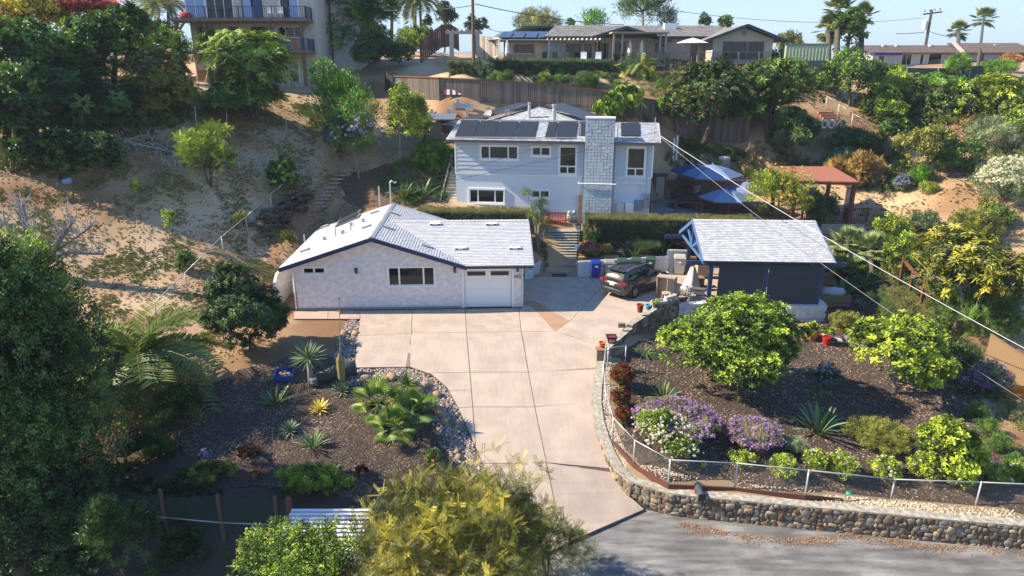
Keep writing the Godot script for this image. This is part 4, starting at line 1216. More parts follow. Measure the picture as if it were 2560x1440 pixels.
func clump(kind: String) -> ArrayMesh:   # a tuft of leaves about one unit in radius; y points out of the crown
	if leafm.has(kind): return leafm[kind]
	var st := S()
	var r := RandomNumberGenerator.new()
	r.seed = kind.hash() % 9999
	match kind:
		"broad":
			for i in 18: lf(st, rdir(r) * r.randf() * 0.45, rdir(r, 0.5), rdir(r, 0.8), r.randf_range(0.5,0.75),0.3,0.15)
		"small":
			for i in 34: lf(st, rdir(r) * sqrt(r.randf()) * 0.65, rdir(r, 0.5), rdir(r, 0.7), r.randf_range(0.3,0.42),0.19)
		"tiny":
			for i in 60: lf(st, rdir(r) * sqrt(r.randf()) * 0.8, rdir(r, 0.4), rdir(r, 0.6), r.randf_range(0.16,0.26),0.12)
		"thin":
			for i in 44: lf(st, V(r.randfn() * 0.2, r.randf_range(-0.6,0.5), r.randfn() * 0.2), rdir(r, 1.0), rdir(r, 0.3), r.randf_range(0.4,0.6),0.075)
		"whorl":   # leaves all round the end of a twig, hanging a little
			for i in 16:
				var a := TAU * i / 8.0 + r.randf() * 0.4
				var d := V(cos(a), r.randf_range(-0.3,0.5), sin(a)).normalized()
				lf(st, V(0, r.randf_range(-0.2,0.25),0) + d * 0.05, d, Vector3.UP, r.randf_range(0.65,0.95),0.24,0.25)
		"droop":
			for i in 20:
				var a := r.randf() * TAU
				var d := V(cos(a),-0.55, sin(a)).normalized()
				lf(st, V(0,0.35,0) + d * 0.08, d, V(cos(a),1, sin(a)).normalized(), r.randf_range(0.8,1.1),0.2,0.35)
		"feather":   # twigs set with narrow leaflets on both sides
			for f in 6:
				var d := rdir(r, 0.7)
				var s := d.cross(rdir(r)).normalized()
				var n := d.cross(s)
				for k in 9:
					for q in [-1,1]: lf(st, d * (0.1 + k * 0.1), (d * 0.8 + s * q).normalized(), n, 0.26,0.05,0.1)
		"pinnate":   # compound leaves
			for f in 5:
				var a := TAU * f / 5.0 + r.randf() * 0.6
				var d := V(cos(a), r.randf_range(0.0,0.5), sin(a)).normalized()
				var s := d.cross(Vector3.UP).normalized()
				var n := s.cross(d)
				for k in 5:
					for q in [-1,1]: lf(st, d * (0.25 + k * 0.17) - Vector3.UP * k * k * 0.015, (d * 0.5 + s * q).normalized(), n, 0.34,0.17,0.2)
				lf(st, d * 1.0 - Vector3.UP * 0.2, d, n, 0.32,0.16,0.2)
		"petal":
			for i in 12: lf(st, rdir(r) * 0.3, rdir(r, 0.6), rdir(r, 1.0),0.55,0.5)
		"spray":   # upright sprays of scale leaves
			for f in 7:
				var b := V(r.randfn() * 0.3, r.randf_range(-0.4,0), r.randfn() * 0.3)
				var d := (V(b.x, 0.9, b.z) + rdir(r) * 0.25).normalized()
				for k in 6:
					lf(st, b + d * k * 0.13, (d + rdir(r) * 0.7).normalized(), rdir(r),0.26,0.1)
		"blade":
			for i in 26:
				var a := r.randf() * TAU
				var d := V(cos(a), r.randf_range(0.7,2.4), sin(a)).normalized()
				lf(st, Vector3.ZERO, d, V(-cos(a),0.6,-sin(a)).normalized(), r.randf_range(0.7,1.1),0.06,0.25)
		"sword":
			for i in 90:
				var a := i * 2.39996
				var e := 1.0 - 1.55 * i / 90.0
				var d := V(cos(a) * sqrt(1 - minf(1, e * e)), e, sin(a) * sqrt(1 - minf(1, e * e))).normalized()
				lf(st, d * 0.08, d, Vector3.UP if absf(d.y) < 0.9 else Vector3.RIGHT, r.randf_range(0.85,1.05),0.085,0.06)
	st.generate_normals()
	leafm[kind] = st.commit()
	return leafm[kind]

var PAL := {
	"deep": [Color(0.020,0.042,0.016), Color(0.040,0.075,0.024), Color(0.075,0.115,0.036)],
	"mid": [Color(0.030,0.062,0.016), Color(0.065,0.125,0.026), Color(0.125,0.19,0.04)],
	"fresh": [Color(0.045,0.105,0.015), Color(0.085,0.19,0.022), Color(0.14,0.26,0.035)],
	"lime": [Color(0.08,0.125,0.015), Color(0.18,0.235,0.026), Color(0.32,0.345,0.05)],
	"citrus": [Color(0.05,0.095,0.014), Color(0.12,0.19,0.022), Color(0.28,0.31,0.055)],
	"olive": [Color(0.06,0.07,0.02), Color(0.14,0.145,0.035), Color(0.25,0.23,0.06)],
	"gold": [Color(0.13,0.12,0.025), Color(0.29,0.23,0.045), Color(0.44,0.33,0.075)],
	"gilt": [Color(0.06,0.085,0.015), Color(0.16,0.165,0.028), Color(0.34,0.28,0.05)],
	"acacia": [Color(0.045,0.062,0.014), Color(0.15,0.145,0.027), Color(0.37,0.29,0.055)],
	"yellow": [Color(0.24,0.2,0.03), Color(0.45,0.36,0.05), Color(0.62,0.50,0.12)],
	"grey": [Color(0.10,0.12,0.09), Color(0.2,0.235,0.185), Color(0.34,0.36,0.3)],
	"blue": [Color(0.035,0.06,0.045), Color(0.075,0.115,0.085), Color(0.15,0.19,0.14)],
	"rust": [Color(0.14,0.075,0.03), Color(0.28,0.15,0.06), Color(0.40,0.24,0.11)],
	"red": [Color(0.09,0.02,0.012), Color(0.23,0.035,0.02), Color(0.38,0.07,0.04)],
	"wine": [Color(0.03,0.016,0.016), Color(0.065,0.032,0.03), Color(0.13,0.06,0.05)],
	"lilac": [Color(0.3,0.16,0.42), Color(0.45,0.27,0.6), Color(0.6,0.42,0.72)],
	"violet": [Color(0.2,0.17,0.42), Color(0.34,0.30,0.58), Color(0.46,0.42,0.68)],
	"white": [Color(0.65,0.62,0.56), Color(0.78,0.76,0.70), Color(0.82,0.7,0.66)],
	"pink": [Color(0.5,0.12,0.16), Color(0.65,0.14,0.2), Color(0.72,0.3,0.3)],
	"coral": [Color(0.55,0.16,0.1), Color(0.65,0.25,0.16), Color(0.7,0.36,0.26)],
	"dry": [Color(0.12,0.09,0.05), Color(0.24,0.18,0.1), Color(0.38,0.3,0.18)]}

func crown(parent: Node, called: String, kind: String, c: Vector3, r: Vector3, size: float, pal: String, dens := 1.0, lobes := 0, gap := -0.25, low := -0.8, up := 0.55) -> MultiMeshInstance3D:
	var at: Array[Transform3D] = []
	var tint: Array[Color] = []
	var p := 1.6
	var area := 4 * PI * pow((pow(r.x * r.y, p) + pow(r.x * r.z, p) + pow(r.y * r.z, p)) / 3.0,1 / p)
	var n := clampi(int(dens * 2.3 * area / (size * size)),12,14000)
	var nz := FastNoiseLite.new()
	nz.seed = rng.randi() % 10000
	nz.frequency = 1.0
	var ls := []
	for k in lobes:
		var d := rdir(rng, 0.15)
		if d.y < -0.5: d.y = -d.y
		ls.append([d * rr(0.52,0.8), rr(0.28,0.5)])
	var cols: Array = PAL[pal]
	var tone := 1.6 / maxf(0.5, maxf(r.x, r.y))
	for i in n:
		var d := rdir(rng)
		if d.y < low: d.y = -d.y * rng.randf()
		var q: Vector3
		if lobes and i % 8:
			var l: Array = ls[rng.randi() % lobes]
			q = l[0] + d * l[1] * (1.0 - 0.35 * pow(rng.randf(),2)) * (1.0 + 0.22 * nz.get_noise_3dv(d * 1.7 + l[0] * 5))
		else:
			q = d * (1.0 - 0.55 * pow(rng.randf(),2.0)) * (0.95 + 0.28 * nz.get_noise_3dv(d * 1.6)) * (0.8 if lobes else 1.0)
		var pos := c + q * r
		if nz.get_noise_3dv(pos * 0.9 / size * 0.35) < gap: continue
		var y := (q.normalized() * (1.0 - up) + Vector3.UP * up + rdir(rng) * 0.45).normalized()
		var x := y.cross(rdir(rng)).normalized()
		var s := size * rr(0.7,1.25)
		at.append(Transform3D(Basis(x, y, x.cross(y)).scaled_local(Vector3.ONE * s), pos))
		var t := clampf(0.5 + 0.8 * nz.get_noise_3dv(pos * tone + V(50,0,0)) + rr(-0.5,0.5),0,1)
		var col: Color = cols[0].lerp(cols[1], t * 2) if t < 0.5 else cols[1].lerp(cols[2], t * 2 - 1)
		tint.append(col * (Color(1.1,1.1,1.1) if kind == "petal" else Color(1.4,1.5,1.0) * lerpf(0.42,1.3, t)) * rr(0.8,1.2))
	var m := leafmat("leaf", 0.5,0.34)
	if kind == "petal": m = leafmat("petal", 0.7,0.7)
	return stuff(scatter(called, clump(kind), m, at, tint, parent))

func pl(called: String, label: String, cat: String, base: Vector3, c: Vector3, r: Vector3, kind: String, size: float, pal: String, o := {}) -> Node3D:
	var root := thing(called, label, cat, on(base),0, o.get("group", ""))
	var b := root.position
	var tr: float = o.get("trunk", 0.0)
	var l := c - b
	if tr > 0:
		var bark := mat("bark_%s" % o.get("bark", "brown"), {"brown": lin(0.15,0.115,0.085), "pale": lin(0.36,0.31,0.26), "grey": lin(0.27,0.25,0.23)}[o.get("bark", "brown")], 0.95, "fine", 0.5,1.0)
		var stems: int = o.get("stems", 1)
		for k in stems:
			var st := S(true)
			var f := l + V(rr(-0.3,0.3) * r.x, -r.y * 0.35, rr(-0.3,0.3) * r.z) * (1.0 if stems > 1 else 0.35)
			var foot := V(rr(-1,1),0, rr(-1,1)) * (tr * 2.5 if stems > 1 else 0.0) + V(0,-0.2,0)
			var mid := foot.lerp(f, 0.5) + V(rr(-0.1,0.1),0.1, rr(-0.1,0.1)) * r.y
			tube(st, [foot, foot.lerp(mid, 0.5) + V(0.02,0,0.02), mid, f], tr, tr * 0.6,7)
			var trunk := put("trunk", st, bark, root)
			st = S(true)
			for q in 5:
				var e := l + rdir(rng, 0.3) * r * 0.8
				tube(st, [f - V(0,0.05,0), f.lerp(e, 0.5) + rdir(rng) * r * 0.08, e], tr * 0.5, tr * 0.12,5)
			put("limbs", st, bark, trunk)
	crown(root, "crown", kind, l, r, size, pal, o.get("dens", 1.0), o.get("lobes", 0), o.get("gap", -0.25), o.get("low", -0.8), o.get("up", 0.55))
	if o.has("fl"): crown(root, "blossom", "petal", l + V(0, r.y * 0.06,0), r * 1.04, o.get("fs", 0.08), o.fl, o.get("fd", 0.1),0, o.get("fgap", -0.1),-0.2,0.6)
	if o.has("fruit"): crown(root, "fruit", "petal", l, r * 1.0,0.05, o.fruit, 0.008,0,-1.0)
	return root

func hedge(called: String, label: String, a: Vector3, b: Vector3, depth: float, h: float, size: float, pal: String, top := "", kind := "tiny") -> Node3D:   # a clipped hedge from a to b (front foot), depth behind it
	var root := thing(called, label, "hedge", a)
	var u := b - a
	var len := Vector2(u.x, u.z).length()
	var back := V(u.z, 0,-u.x).normalized() * depth
	if back.z > 0: back = -back
	var at: Array[Transform3D] = []
	var tint: Array[Color] = []
	var n := int(1.5 * (len * h * 2 + len * depth + depth * h * 2) / (size * size) * 1.2)
	var nz := FastNoiseLite.new()
	nz.frequency = 0.8
	var cols: Array = PAL[pal]
	for i in n:
		var s := rng.randf() * (h * 2 + depth + 0.6 * h)
		var t := rng.randf()
		var p := u * t
		var nn := Vector3.UP
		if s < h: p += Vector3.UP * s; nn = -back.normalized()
		elif s < h + depth: p += Vector3.UP * h + back * (s - h) / depth
		elif s < 2 * h + depth: p += Vector3.UP * (s - h - depth) + back; nn = back.normalized()
		else:
			t = float(rng.randi() % 2)
			p = u * t + Vector3.UP * rng.randf() * h + back * rng.randf()
			nn = u.normalized() * (t * 2 - 1)
		p += nn * (nz.get_noise_3dv(a + p) * 0.14 - 0.04)
		var y := (nn + rdir(rng) * 0.6).normalized()
		var x := y.cross(rdir(rng)).normalized()
		at.append(Transform3D(Basis(x, y, x.cross(y)).scaled_local(Vector3.ONE * size * rr(0.7,1.2)), p))
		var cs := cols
		if top and nn.y > 0.5: cs = PAL[top]  # paler palette paints sunlight onto the hedge top
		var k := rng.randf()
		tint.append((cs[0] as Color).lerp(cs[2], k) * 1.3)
	stuff(scatter("foliage", clump(kind), leafmat("leaf", 0.5,0.34), at, tint, root))
	var st := S()
	var f := -0.3
	hexa(st, [V(0, f, 0) + back * 0.15, u + V(0, f, 0) + back * 0.15, u + V(0, f, 0) + back * 0.85,V(0, f, 0) + back * 0.85,V(0, h * 0.88,0) + back * 0.15, u + V(0, h * 0.88,0) + back * 0.15, u + V(0, h * 0.88,0) + back * 0.85,V(0, h * 0.88,0) + back * 0.85])
	put("branches", st, mat("twig_core", lin(0.035,0.035,0.02),1.0, "fine", 0.3), root)
	return root

func cover(called: String, label: String, a: Array, kind: String, size: float, pals: Array, dens: float, hgt: float) -> void:   # low growth over an outline
	var poly := outline(a)
	var lo := poly[0]
	var hi := poly[0]
	for p in poly:
		lo = lo.min(p)
		hi = hi.max(p)
	var at: Array[Transform3D] = []
	var tint: Array[Color] = []
	var nz := FastNoiseLite.new()
	nz.seed = rng.randi() % 999
	nz.frequency = 0.45
	for i in int(dens * 2.6 * (hi.x - lo.x) * (hi.y - lo.y) / (size * size)):
		var p := Vector2(rr(lo.x, hi.x), rr(lo.y, hi.y))
		if not Geometry2D.is_point_in_polygon(p, poly): continue
		var v := nz.get_noise_2d(p.x, p.y) + 0.5 * nz.get_noise_2d(p.x * 3.1, p.y * 3.1)
		if v < -0.12: continue
		var y := (Vector3.UP + rdir(rng) * 0.7).normalized()
		var x := y.cross(rdir(rng)).normalized()
		at.append(Transform3D(Basis(x, y, x.cross(y)).scaled_local(Vector3.ONE * size * rr(0.6,1.2)), on(V(p.x, 0, p.y), rng.randf() * hgt * smoothstep(-0.12,0.45, v) * 1.6)))
		var cs: Array = PAL[pals[int(absf(nz.get_noise_2d(p.x * 1.3 + 50, p.y * 1.3)) * 7 + rng.randf()) % pals.size()]]
		tint.append((cs[0] as Color).lerp(cs[2], rng.randf()) * Color(1.2,1.3,0.9) * rr(0.5,1.3))
	stuff(tag(scatter(called, clump(kind), leafmat("leaf"), at, tint), label, "undergrowth"))

var sword_meshes := {}

func blade_mesh(key: String, w: float, droop: float, seg := 5, fold := 0.25) -> ArrayMesh:   # a strap leaf one unit long, rising along y and bending over towards +z
	if sword_meshes.has(key): return sword_meshes[key]
	var st := S(true)
	var prev := []
	for i in seg + 1:
		var t := float(i) / seg
		var ww := w * (0.55 + 1.6 * t * (1 - t)) * (1.0 if t < 0.98 else 0.08) * 0.5
		var p := V(0, t - droop * t * t * 0.5, droop * t * t)
		var now := [p + V(-ww, 0, ww * fold), p, p + V(ww, 0, ww * fold)]
		if prev:
			for k in 2: quad(st, prev[k], prev[k + 1], now[k + 1], now[k])
		prev = now
	st.generate_normals()
	sword_meshes[key] = st.commit()
	return sword_meshes[key]

func strap_plant(called: String, label: String, cat: String, base: Vector3, n: int, len: float, w: float, droop: float, lean: float, cols: Array, group := "") -> Node3D:   # each leaf is a part
	var root := thing(called, label, cat, on(base),0, group)
	for i in n:
		var o := MeshInstance3D.new()
		var v := i % 3
		o.mesh = blade_mesh("%s%.2f%.2f%d" % [called, w, droop, v], w / len, droop * (0.6 + 0.4 * v),5)
		var c: Color = cols[i % cols.size()]
		o.material_override = strapmat(c)
		var t := sqrt(float(i + 0.5) / n)
		var a := i * 2.39996 + rr(-0.3,0.3)
		var b := Basis(Vector3.UP, a) * Basis(Vector3.RIGHT, lean * t + rr(-0.08,0.08))
		o.transform = Transform3D(b.scaled_local(Vector3.ONE * len * rr(0.75,1.1)), b * V(0,0,0.02) + V(sin(a),0, cos(a)) * 0.12 * t * len - V(0,0.04,0))
		o.name = "leaf"
		root.add_child(o, true)
	return root

func strapmat(c: Color) -> StandardMaterial3D:
	var m := leafmat("strap_%s" % c.to_html(),0.55,0.4)
	m.albedo_color = Color(minf(1, c.r * 1.3), minf(1, c.g * 1.3), minf(1, c.b * 1.2))
	return m

func frond_mesh(key: String, pairs: int, ll: float, lw: float, droop: float, vee: float) -> ArrayMesh:   # a feather palm frond one unit long, along +z
	if sword_meshes.has(key): return sword_meshes[key]
	var st := S()
	var r := RandomNumberGenerator.new()
	r.seed = key.hash() % 999
	var pts := []
	for i in 9:
		var t := i / 8.0
		pts.append(V(0,0.32 * t - droop * t * t, t * (1 - 0.22 * droop * t)))
	tube(st, pts, 0.011,0.003,4, false)
	for i in pairs:
		var t := 0.12 + 0.88 * i / pairs
		var k := mini(7, int(t * 8))
		var p: Vector3 = pts[k].lerp(pts[k + 1], t * 8 - k)
		var d: Vector3 = (pts[k + 1] - pts[k]).normalized()
		var l := ll * (0.45 + 1.5 * t * (1.15 - t))
		for s in [-1,1]:
			var dir := (d * 0.75 + V(s, 0,0) + Vector3.UP * vee + rdir(r) * 0.1).normalized()
			lf(st, p, dir, d.cross(dir).normalized(), l, lw, 0.15)
	st.generate_normals()
	sword_meshes[key] = st.commit()
	return sword_meshes[key]

func feather_palm(called: String, label: String, base: Vector3, top: Vector3, n: int, len: float, tr: float, cols: Array, droop := 0.6, group := "") -> Node3D:
	var root := thing(called, label, "palm tree", on(base),0, group)
	var l := top - root.position
	var st := S(true)
	tube(st, [V(0,-0.3,0), l * 0.5 + V(0.05,0,0), l], tr, tr * 0.8,9)
	put("trunk", st, mat("palm_bark", lin(0.22,0.18,0.14),0.95, "bark", 0.5,2.0), root)
	for i in n:
		var o := MeshInstance3D.new()
		o.mesh = frond_mesh("fr%d%.1f" % [i % 3, droop], 30,0.3,0.024, droop * (0.75 + 0.25 * (i % 3)),0.35)
		o.material_override = strapmat(cols[i % cols.size()] if i < n - 9 or called != "date_palm" else lin(0.34,0.17,0.05))
		var t := float(i) / n
		var b := Basis(Vector3.UP, i * 2.39996 + rr(-0.2,0.2)) * Basis(Vector3.RIGHT, lerpf(-1.2,0.35, pow(t, 0.8)))
		o.transform = Transform3D(b.scaled_local(Vector3.ONE * len * rr(0.85,1.08)), l)
		o.name = "frond"
		root.add_child(o, true)
	return root

func fan_mesh(key: String, seg: int) -> ArrayMesh:   # a fan leaf on its stalk, one unit long along +z
	if sword_meshes.has(key): return sword_meshes[key]
	var st := S()
	tube(st, [Vector3.ZERO, V(0,0.03,0.5)], 0.012,0.008,4, false)
	for i in seg:
		var a := lerpf(-1.75,1.75, float(i) / (seg - 1))
		var d := V(sin(a),0.12 - 0.1 * absf(a), cos(a)).normalized()
		lf(st, V(0,0.03,0.5), d, Vector3.UP, 0.5 - 0.05 * absf(a),0.075,0.12)
	st.generate_normals()
	sword_meshes[key] = st.commit()
	return sword_meshes[key]

func fan_palm(called: String, label: String, cat: String, base: Vector3, top: Vector3, n: int, len: float, tr: float, cols: Array, group := "", low := 0.7) -> Node3D:
	var root := thing(called, label, cat, on(base),0, group)
	var l := top - root.position
	var st := S(true)
	tube(st, [V(0,-0.3,0), l * 0.5, l], tr, tr * 0.85,8)
	put("trunk", st, mat("palm_bark"), root)
	for i in n:
		var o := MeshInstance3D.new()
		o.mesh = fan_mesh("fan", 18)
		o.material_override = strapmat(cols[i % cols.size()])
		var b := Basis(Vector3.UP, i * 2.39996 + rr(-0.2,0.2)) * Basis(Vector3.RIGHT, lerpf(-1.35, low, float(i) / n) + rr(-0.15,0.15))
		o.transform = Transform3D(b.scaled_local(Vector3.ONE * len * rr(0.8,1.1)), l)
		o.name = "fan_leaf"
		root.add_child(o, true)
	return root

func rosette(called: String, label: String, base: Vector3, r: float, cols: Array, squash := 1.0, stalk := 0.0, group := "", n := 46, w := 0.1) -> Node3D:   # a spiky ball of stiff leaves, each its own part
	var root := thing(called, label, "succulent" if stalk == 0 else "yucca", on(base),0, group)
	if stalk > 0:
		var st := S(true)
		tube(st, [V(0,-0.2,0),V(0.02, stalk * 0.5,0),V(0, stalk, 0)], 0.14,0.11,8)
		put("trunk", st, mat("bark_pale", lin(0.36,0.31,0.26),0.95, "fine", 0.5,1.0), root)
	for i in n:
		var o := MeshInstance3D.new()
		o.mesh = blade_mesh("ros%.2f" % w, w, 0.12,3,0.4)
		o.material_override = strapmat(cols[i % cols.size()])
		var t := float(i + 0.5) / n
		var b := Basis(Vector3.UP, i * 2.39996) * Basis(Vector3.RIGHT, lerpf(0.1,1.75 if stalk > 0 else 1.5, pow(t, 0.75)))
		o.transform = Transform3D(b.scaled_local(Vector3.ONE * r * rr(0.85,1.08)),V(0, stalk + (0.05 if stalk == 0 else 0.0),0) + b * V(0,0.05,0))
		o.scale.y *= squash
		o.name = "leaf"
		root.add_child(o, true)
	return root



func build_plants() -> void:
	rng.seed = 77
	# -- wooded slope on the far left, behind the bare field
	pl("dark_tree", "dense dark green tree filling the top corner of the wooded slope, under the yellow tree", "tree", V(-31.79,8.48,-45.85),V(-31.28,11.99,-45.85),V(3.08,3.59,3.08), "broad", 0.5, "mid", {"trunk": 0.2, "lobes": 9})
	pl("yellow_tree", "golden yellow flowering tree at the very top corner of the wooded slope", "tree", V(-36.52,11.18,-53.3),V(-35.3,16.05,-53.3),V(3.63,1.73,3.63), "small", 0.5, "gold", {"trunk": 0.2, "lobes": 8})
	pl("broad_tree", "tall bright-topped green tree below the red bougainvillea on the wooded slope", "tree", V(-28.55,9.74,-50.6),V(-27.82,13.8,-50.6),V(3.49,3.08,3.49), "broad", 0.5, "mid", {"trunk": 0.2, "lobes": 9})
	pl("bougainvillea", "red flowering bougainvillea at the skyline above the wooded slope", "shrub", V(-33.41,11.26,-55.9),V(-32.31,16.96,-55.9),V(2.28,0.74,2.28), "small", 0.45, "red", {"fl": "pink", "fs": 0.3, "fd": 0.6})
	pl("lime_tree", "domed tree with vivid lime green top beside the apartment building's lower corner", "tree", V(-26.37,9.78,-52.3),V(-25.75,13.62,-52.3),V(2.46,1.74,2.46), "small", 0.4, "lime", {"trunk": 0.15, "stems": 3, "bark": "grey", "dens": 0.8})
	pl("shaded_tree", "dark shaded tree with several slim bare trunks in the middle of the wooded slope", "tree", V(-31.04,9.01,-47.3),V(-29.19,10.83,-47.3),V(4,2.26,4), "pinnate", 0.5, "deep", {"trunk": 0.12, "stems": 4, "bark": "grey", "lobes": 8})
	pl("dark_green_tree", "dark green tree with drooping skirts of leaves above the brush heap", "tree", V(-27.57,9.01,-48.35),V(-27.67,10,-48.35),V(3.01,1.91,3.01), "pinnate", 0.45, "deep", {"trunk": 0.12, "stems": 2, "lobes": 7})
	pl("orange_tip_tree", "slender tree with orange new leaf tips beside the apartment building's garden wall", "tree", V(-25.15,8.95,-49.85),V(-24.81,11.94,-49.85),V(2.09,1.81,2.09), "pinnate", 0.4, "olive", {"trunk": 0.07, "stems": 5, "bark": "pale", "dens": 0.55, "fl": "rust", "fs": 0.22, "fd": 0.12})
	pl("ochre_tree", "ochre-tinged low tree in front of the orange-tipped tree", "tree", V(-26.4,9.44,-50.8),V(-26.67,10.42,-50.8),V(2.72,1.43,2.72), "pinnate", 0.4, "olive", {"trunk": 0.09, "stems": 3, "dens": 0.8})
	pl("edge_tree", "dark bushy tree cut by the picture edge above the dead tree", "tree", V(-30.67,6.42,-42.05),V(-30.19,9.05,-42.05),V(2.04,2.53,2.04), "broad", 0.45, "deep", {"trunk": 0.15, "lobes": 6})
	pl("large_bush", "large dark rounded bush where the wooded slope meets the bare field", "bush", V(-27.28,5.82,-42.75),V(-26.84,7.42,-42.75),V(2.85,1.84,2.85), "broad", 0.36, "deep", {"lobes": 7})
	pl("sapling", "thin sapling with sparse leaves standing on the grass below the apartment building", "tree", V(-23.75,8.77,-50.45),V(-23.22,10.98,-50.45),V(0.99,1.14,0.99), "small", 0.3, "olive", {"trunk": 0.04, "stems": 3, "dens": 0.5})
	pl("feathery_tree", "loose feathery light green tree standing alone by the chain-link fence on the bare field", "tree", V(-19.91,5.15,-44.95),V(-19.78,7.08,-44.95),V(2.02,1.95,2.02), "feather", 0.42, "lime", {"trunk": 0.06, "stems": 4, "dens": 0.75, "lobes": 7})
	pl("glossy_sapling", "glossy dark green sapling just inside the corner of the chain-link fence", "bush", V(-16.11,4.22,-47.85),V(-16.04,5.4,-47.85),V(1.01,1.18,1.01), "broad", 0.3, "mid", {"trunk": 0.04})
	pl("skyline_palm_scrub", "dark scrub on the skyline beside the apartment building's deck", "bush", V(-31.19,11.44,-62.2),V(-30.87,15.52,-62.2),V(1.88,0.68,1.88), "small", 0.6, "deep")
	# -- trees below and beside the apartment building
	pl("tulip_tree", "large tree with yellow-green leaf tips in front of the apartment building's balconies", "tree", V(-19.9,8.7,-53.3),V(-19.42,12.74,-53.3),V(3.48,2.67,3.48), "pinnate", 0.48, "citrus", {"trunk": 0.16, "stems": 3, "lobes": 11, "dens": 0.9})
	pl("tulip_tree", "lower spreading tree with yellow-green tips joined under the large one below the balconies", "tree", V(-19.5,8.54,-53.4),V(-20.48,10.45,-53.4),V(3.01,1.35,3.01), "pinnate", 0.45, "mid", {"trunk": 0.1, "stems": 3, "lobes": 6})
	pl("leaning_tree", "smaller tree with crooked leaning trunk against the apartment building's corner", "tree", V(-27.38,11.17,-63.9),V(-26.47,14.18,-63.9),V(1.94,1.94,1.94), "pinnate", 0.45, "citrus", {"trunk": 0.2, "bark": "pale", "dens": 0.8, "lobes": 5})
	pl("clipped_shrub", "dark rounded shrub in the shade under the lower yellow-tipped tree", "shrub", V(-22.16,9.1,-52.65),V(-22.05,9.97,-52.65),V(1.13,0.98,1.13), "tiny", 0.3, "deep")
	pl("side_tree", "big pale-leaved tree rising beside the apartment building's side wall", "tree", V(-15.28,12.49,-69.95),V(-14.75,16.06,-69.95),V(4.12,3.45,4.12), "pinnate", 0.6, "mid", {"trunk": 0.16, "stems": 2, "bark": "pale", "lobes": 10})
	pl("side_bush", "dark bush mass between the big pale-leaved tree and the brown board fence", "bush", V(-11.97,12.14,-67.05),V(-11.88,13.84,-67.05),V(2.78,1.48,2.78), "small", 0.5, "deep", {"lobes": 5})
	pl("ficus_shrub", "broad bright green shrub with upright shoots behind the purple-flowered tree", "shrub", V(-13.31,6.12,-53.5),V(-13.19,9.63,-53.5),V(3.64,3.03,3.64), "spray", 0.6, "fresh", {"trunk": 0.1, "stems": 3, "lobes": 11, "up": 0.8})
	pl("purple_tree", "small open tree with lilac blossom and pale forked trunk beside the stepping slabs", "tree", V(-11.65,4.53,-51.45),V(-11.82,7.63,-51.45),V(2.22,1.69,2.22), "feather", 0.4, "mid", {"trunk": 0.09, "stems": 2, "bark": "pale", "dens": 0.55, "lobes": 8, "fl": "violet", "fs": 0.2, "fd": 0.22, "fgap": 0.05})
	pl("yellow_green_tree", "round yellow-green tree on a bare straight trunk behind the round clipped bush", "tree", V(-8.42,5.6,-51.7),V(-8.15,9.1,-51.7),V(1.94,2.36,1.94), "small", 0.36, "lime", {"trunk": 0.1, "bark": "grey", "lobes": 6})
	pl("round_bush", "neatly rounded bright green bush touching the corner of the pale blue house", "bush", V(-6.16,4.41,-53.2),V(-6.07,5.92,-53.2),V(1.66,1.41,1.66), "small", 0.26, "fresh")
	# -- skyline, left to right
	pl("hedge_bank", "sunny bank of clipped shrubs along the foot of the brown board fence", "shrub", V(-11.86,13.8,-91),V(-11.92,15.79,-91),V(2.76,1.5,2.76), "small", 0.5, "citrus")
	for q in [["low dark pine on the skyline left of the two pointed ones", V(-12.82,15.76,-109.6),V(-12.7,18.87,-109.6),V(0.72,0.9,0.72)], ["dark pointed pine left of the wooden pole", V(-10.32,15.78,-110.1),V(-10.09,19.46,-110.1),V(1.86,1.98,1.86)], ["dark rounded pine partly behind the wooden pole", V(-5.69,15.8,-110.95),V(-5.65,18.09,-110.95),V(1.7,1.82,1.7)]]:
		pl("dark_pine", q[0], "tree", q[1], q[2], q[3], "broad", 0.7, "deep", {"trunk": 0.15, "lobes": 5, "dens": 0.8})
	pl("olive_tree", "wide pale olive tree behind the roof with blue solar panels", "tree", V(4.01,15.83,-111.9),V(4.4,19.62,-123.9),V(4,2.16,4), "feather", 0.8, "olive", {"trunk": 0.2, "dens": 0.8})
	pl("street_tree", "small round green treetop just right of the wide olive tree", "tree", V(8.97,15.84,-112.1),V(9.9,19.57,-124.1),V(0.75,0.75,0.75), "broad", 0.5, "fresh")
	pl("street_tree", "pale green treetop with upright shoots above the middle of the hilltop roof", "tree", V(13,15.84,-112.2),V(13.97,19.89,-124.2),V(2.17,1.49,2.17), "spray", 1.2, "fresh", {"up": 0.8})
	pl("tall_pine", "tall broad pine cut by the top edge, standing behind the hilltop roof", "tree", V(20.38,15.85,-112.65),V(23.99,22.69,-134.65),V(4.57,4.02,4.57), "spray", 1.4, "mid", {"trunk": 0.35, "lobes": 9})
	pl("tall_pine", "darker narrow pine tucked beside the tall broad pine", "tree", V(24.34,15.87,-113.15),V(29.38,20.44,-137.15),V(1.5,2.63,1.5), "spray", 1.2, "deep")
	pl("ball_tree", "little dark ball-shaped treetop right of the white chimney", "tree", V(30.35,15.9,-114.15),V(35.32,20.48,-134.15),V(1.1,1.25,1.1), "broad", 0.7, "deep", {"trunk": 0.12})
	pl("ball_tree", "little paler ball-shaped treetop beside the gable of the hilltop house", "tree", V(33.67,15.91,-114.75),V(39.25,20.31,-134.75),V(1.18,1.1,1.18), "broad", 0.7, "mid", {"trunk": 0.12})
	pl("gable_bush", "loose olive bush between the hilltop gable and the pale green shed", "bush", V(35.7,13.33,-92.5),V(37.73,15.7,-98.5),V(1.74,1.36,1.74), "small", 0.6, "olive")
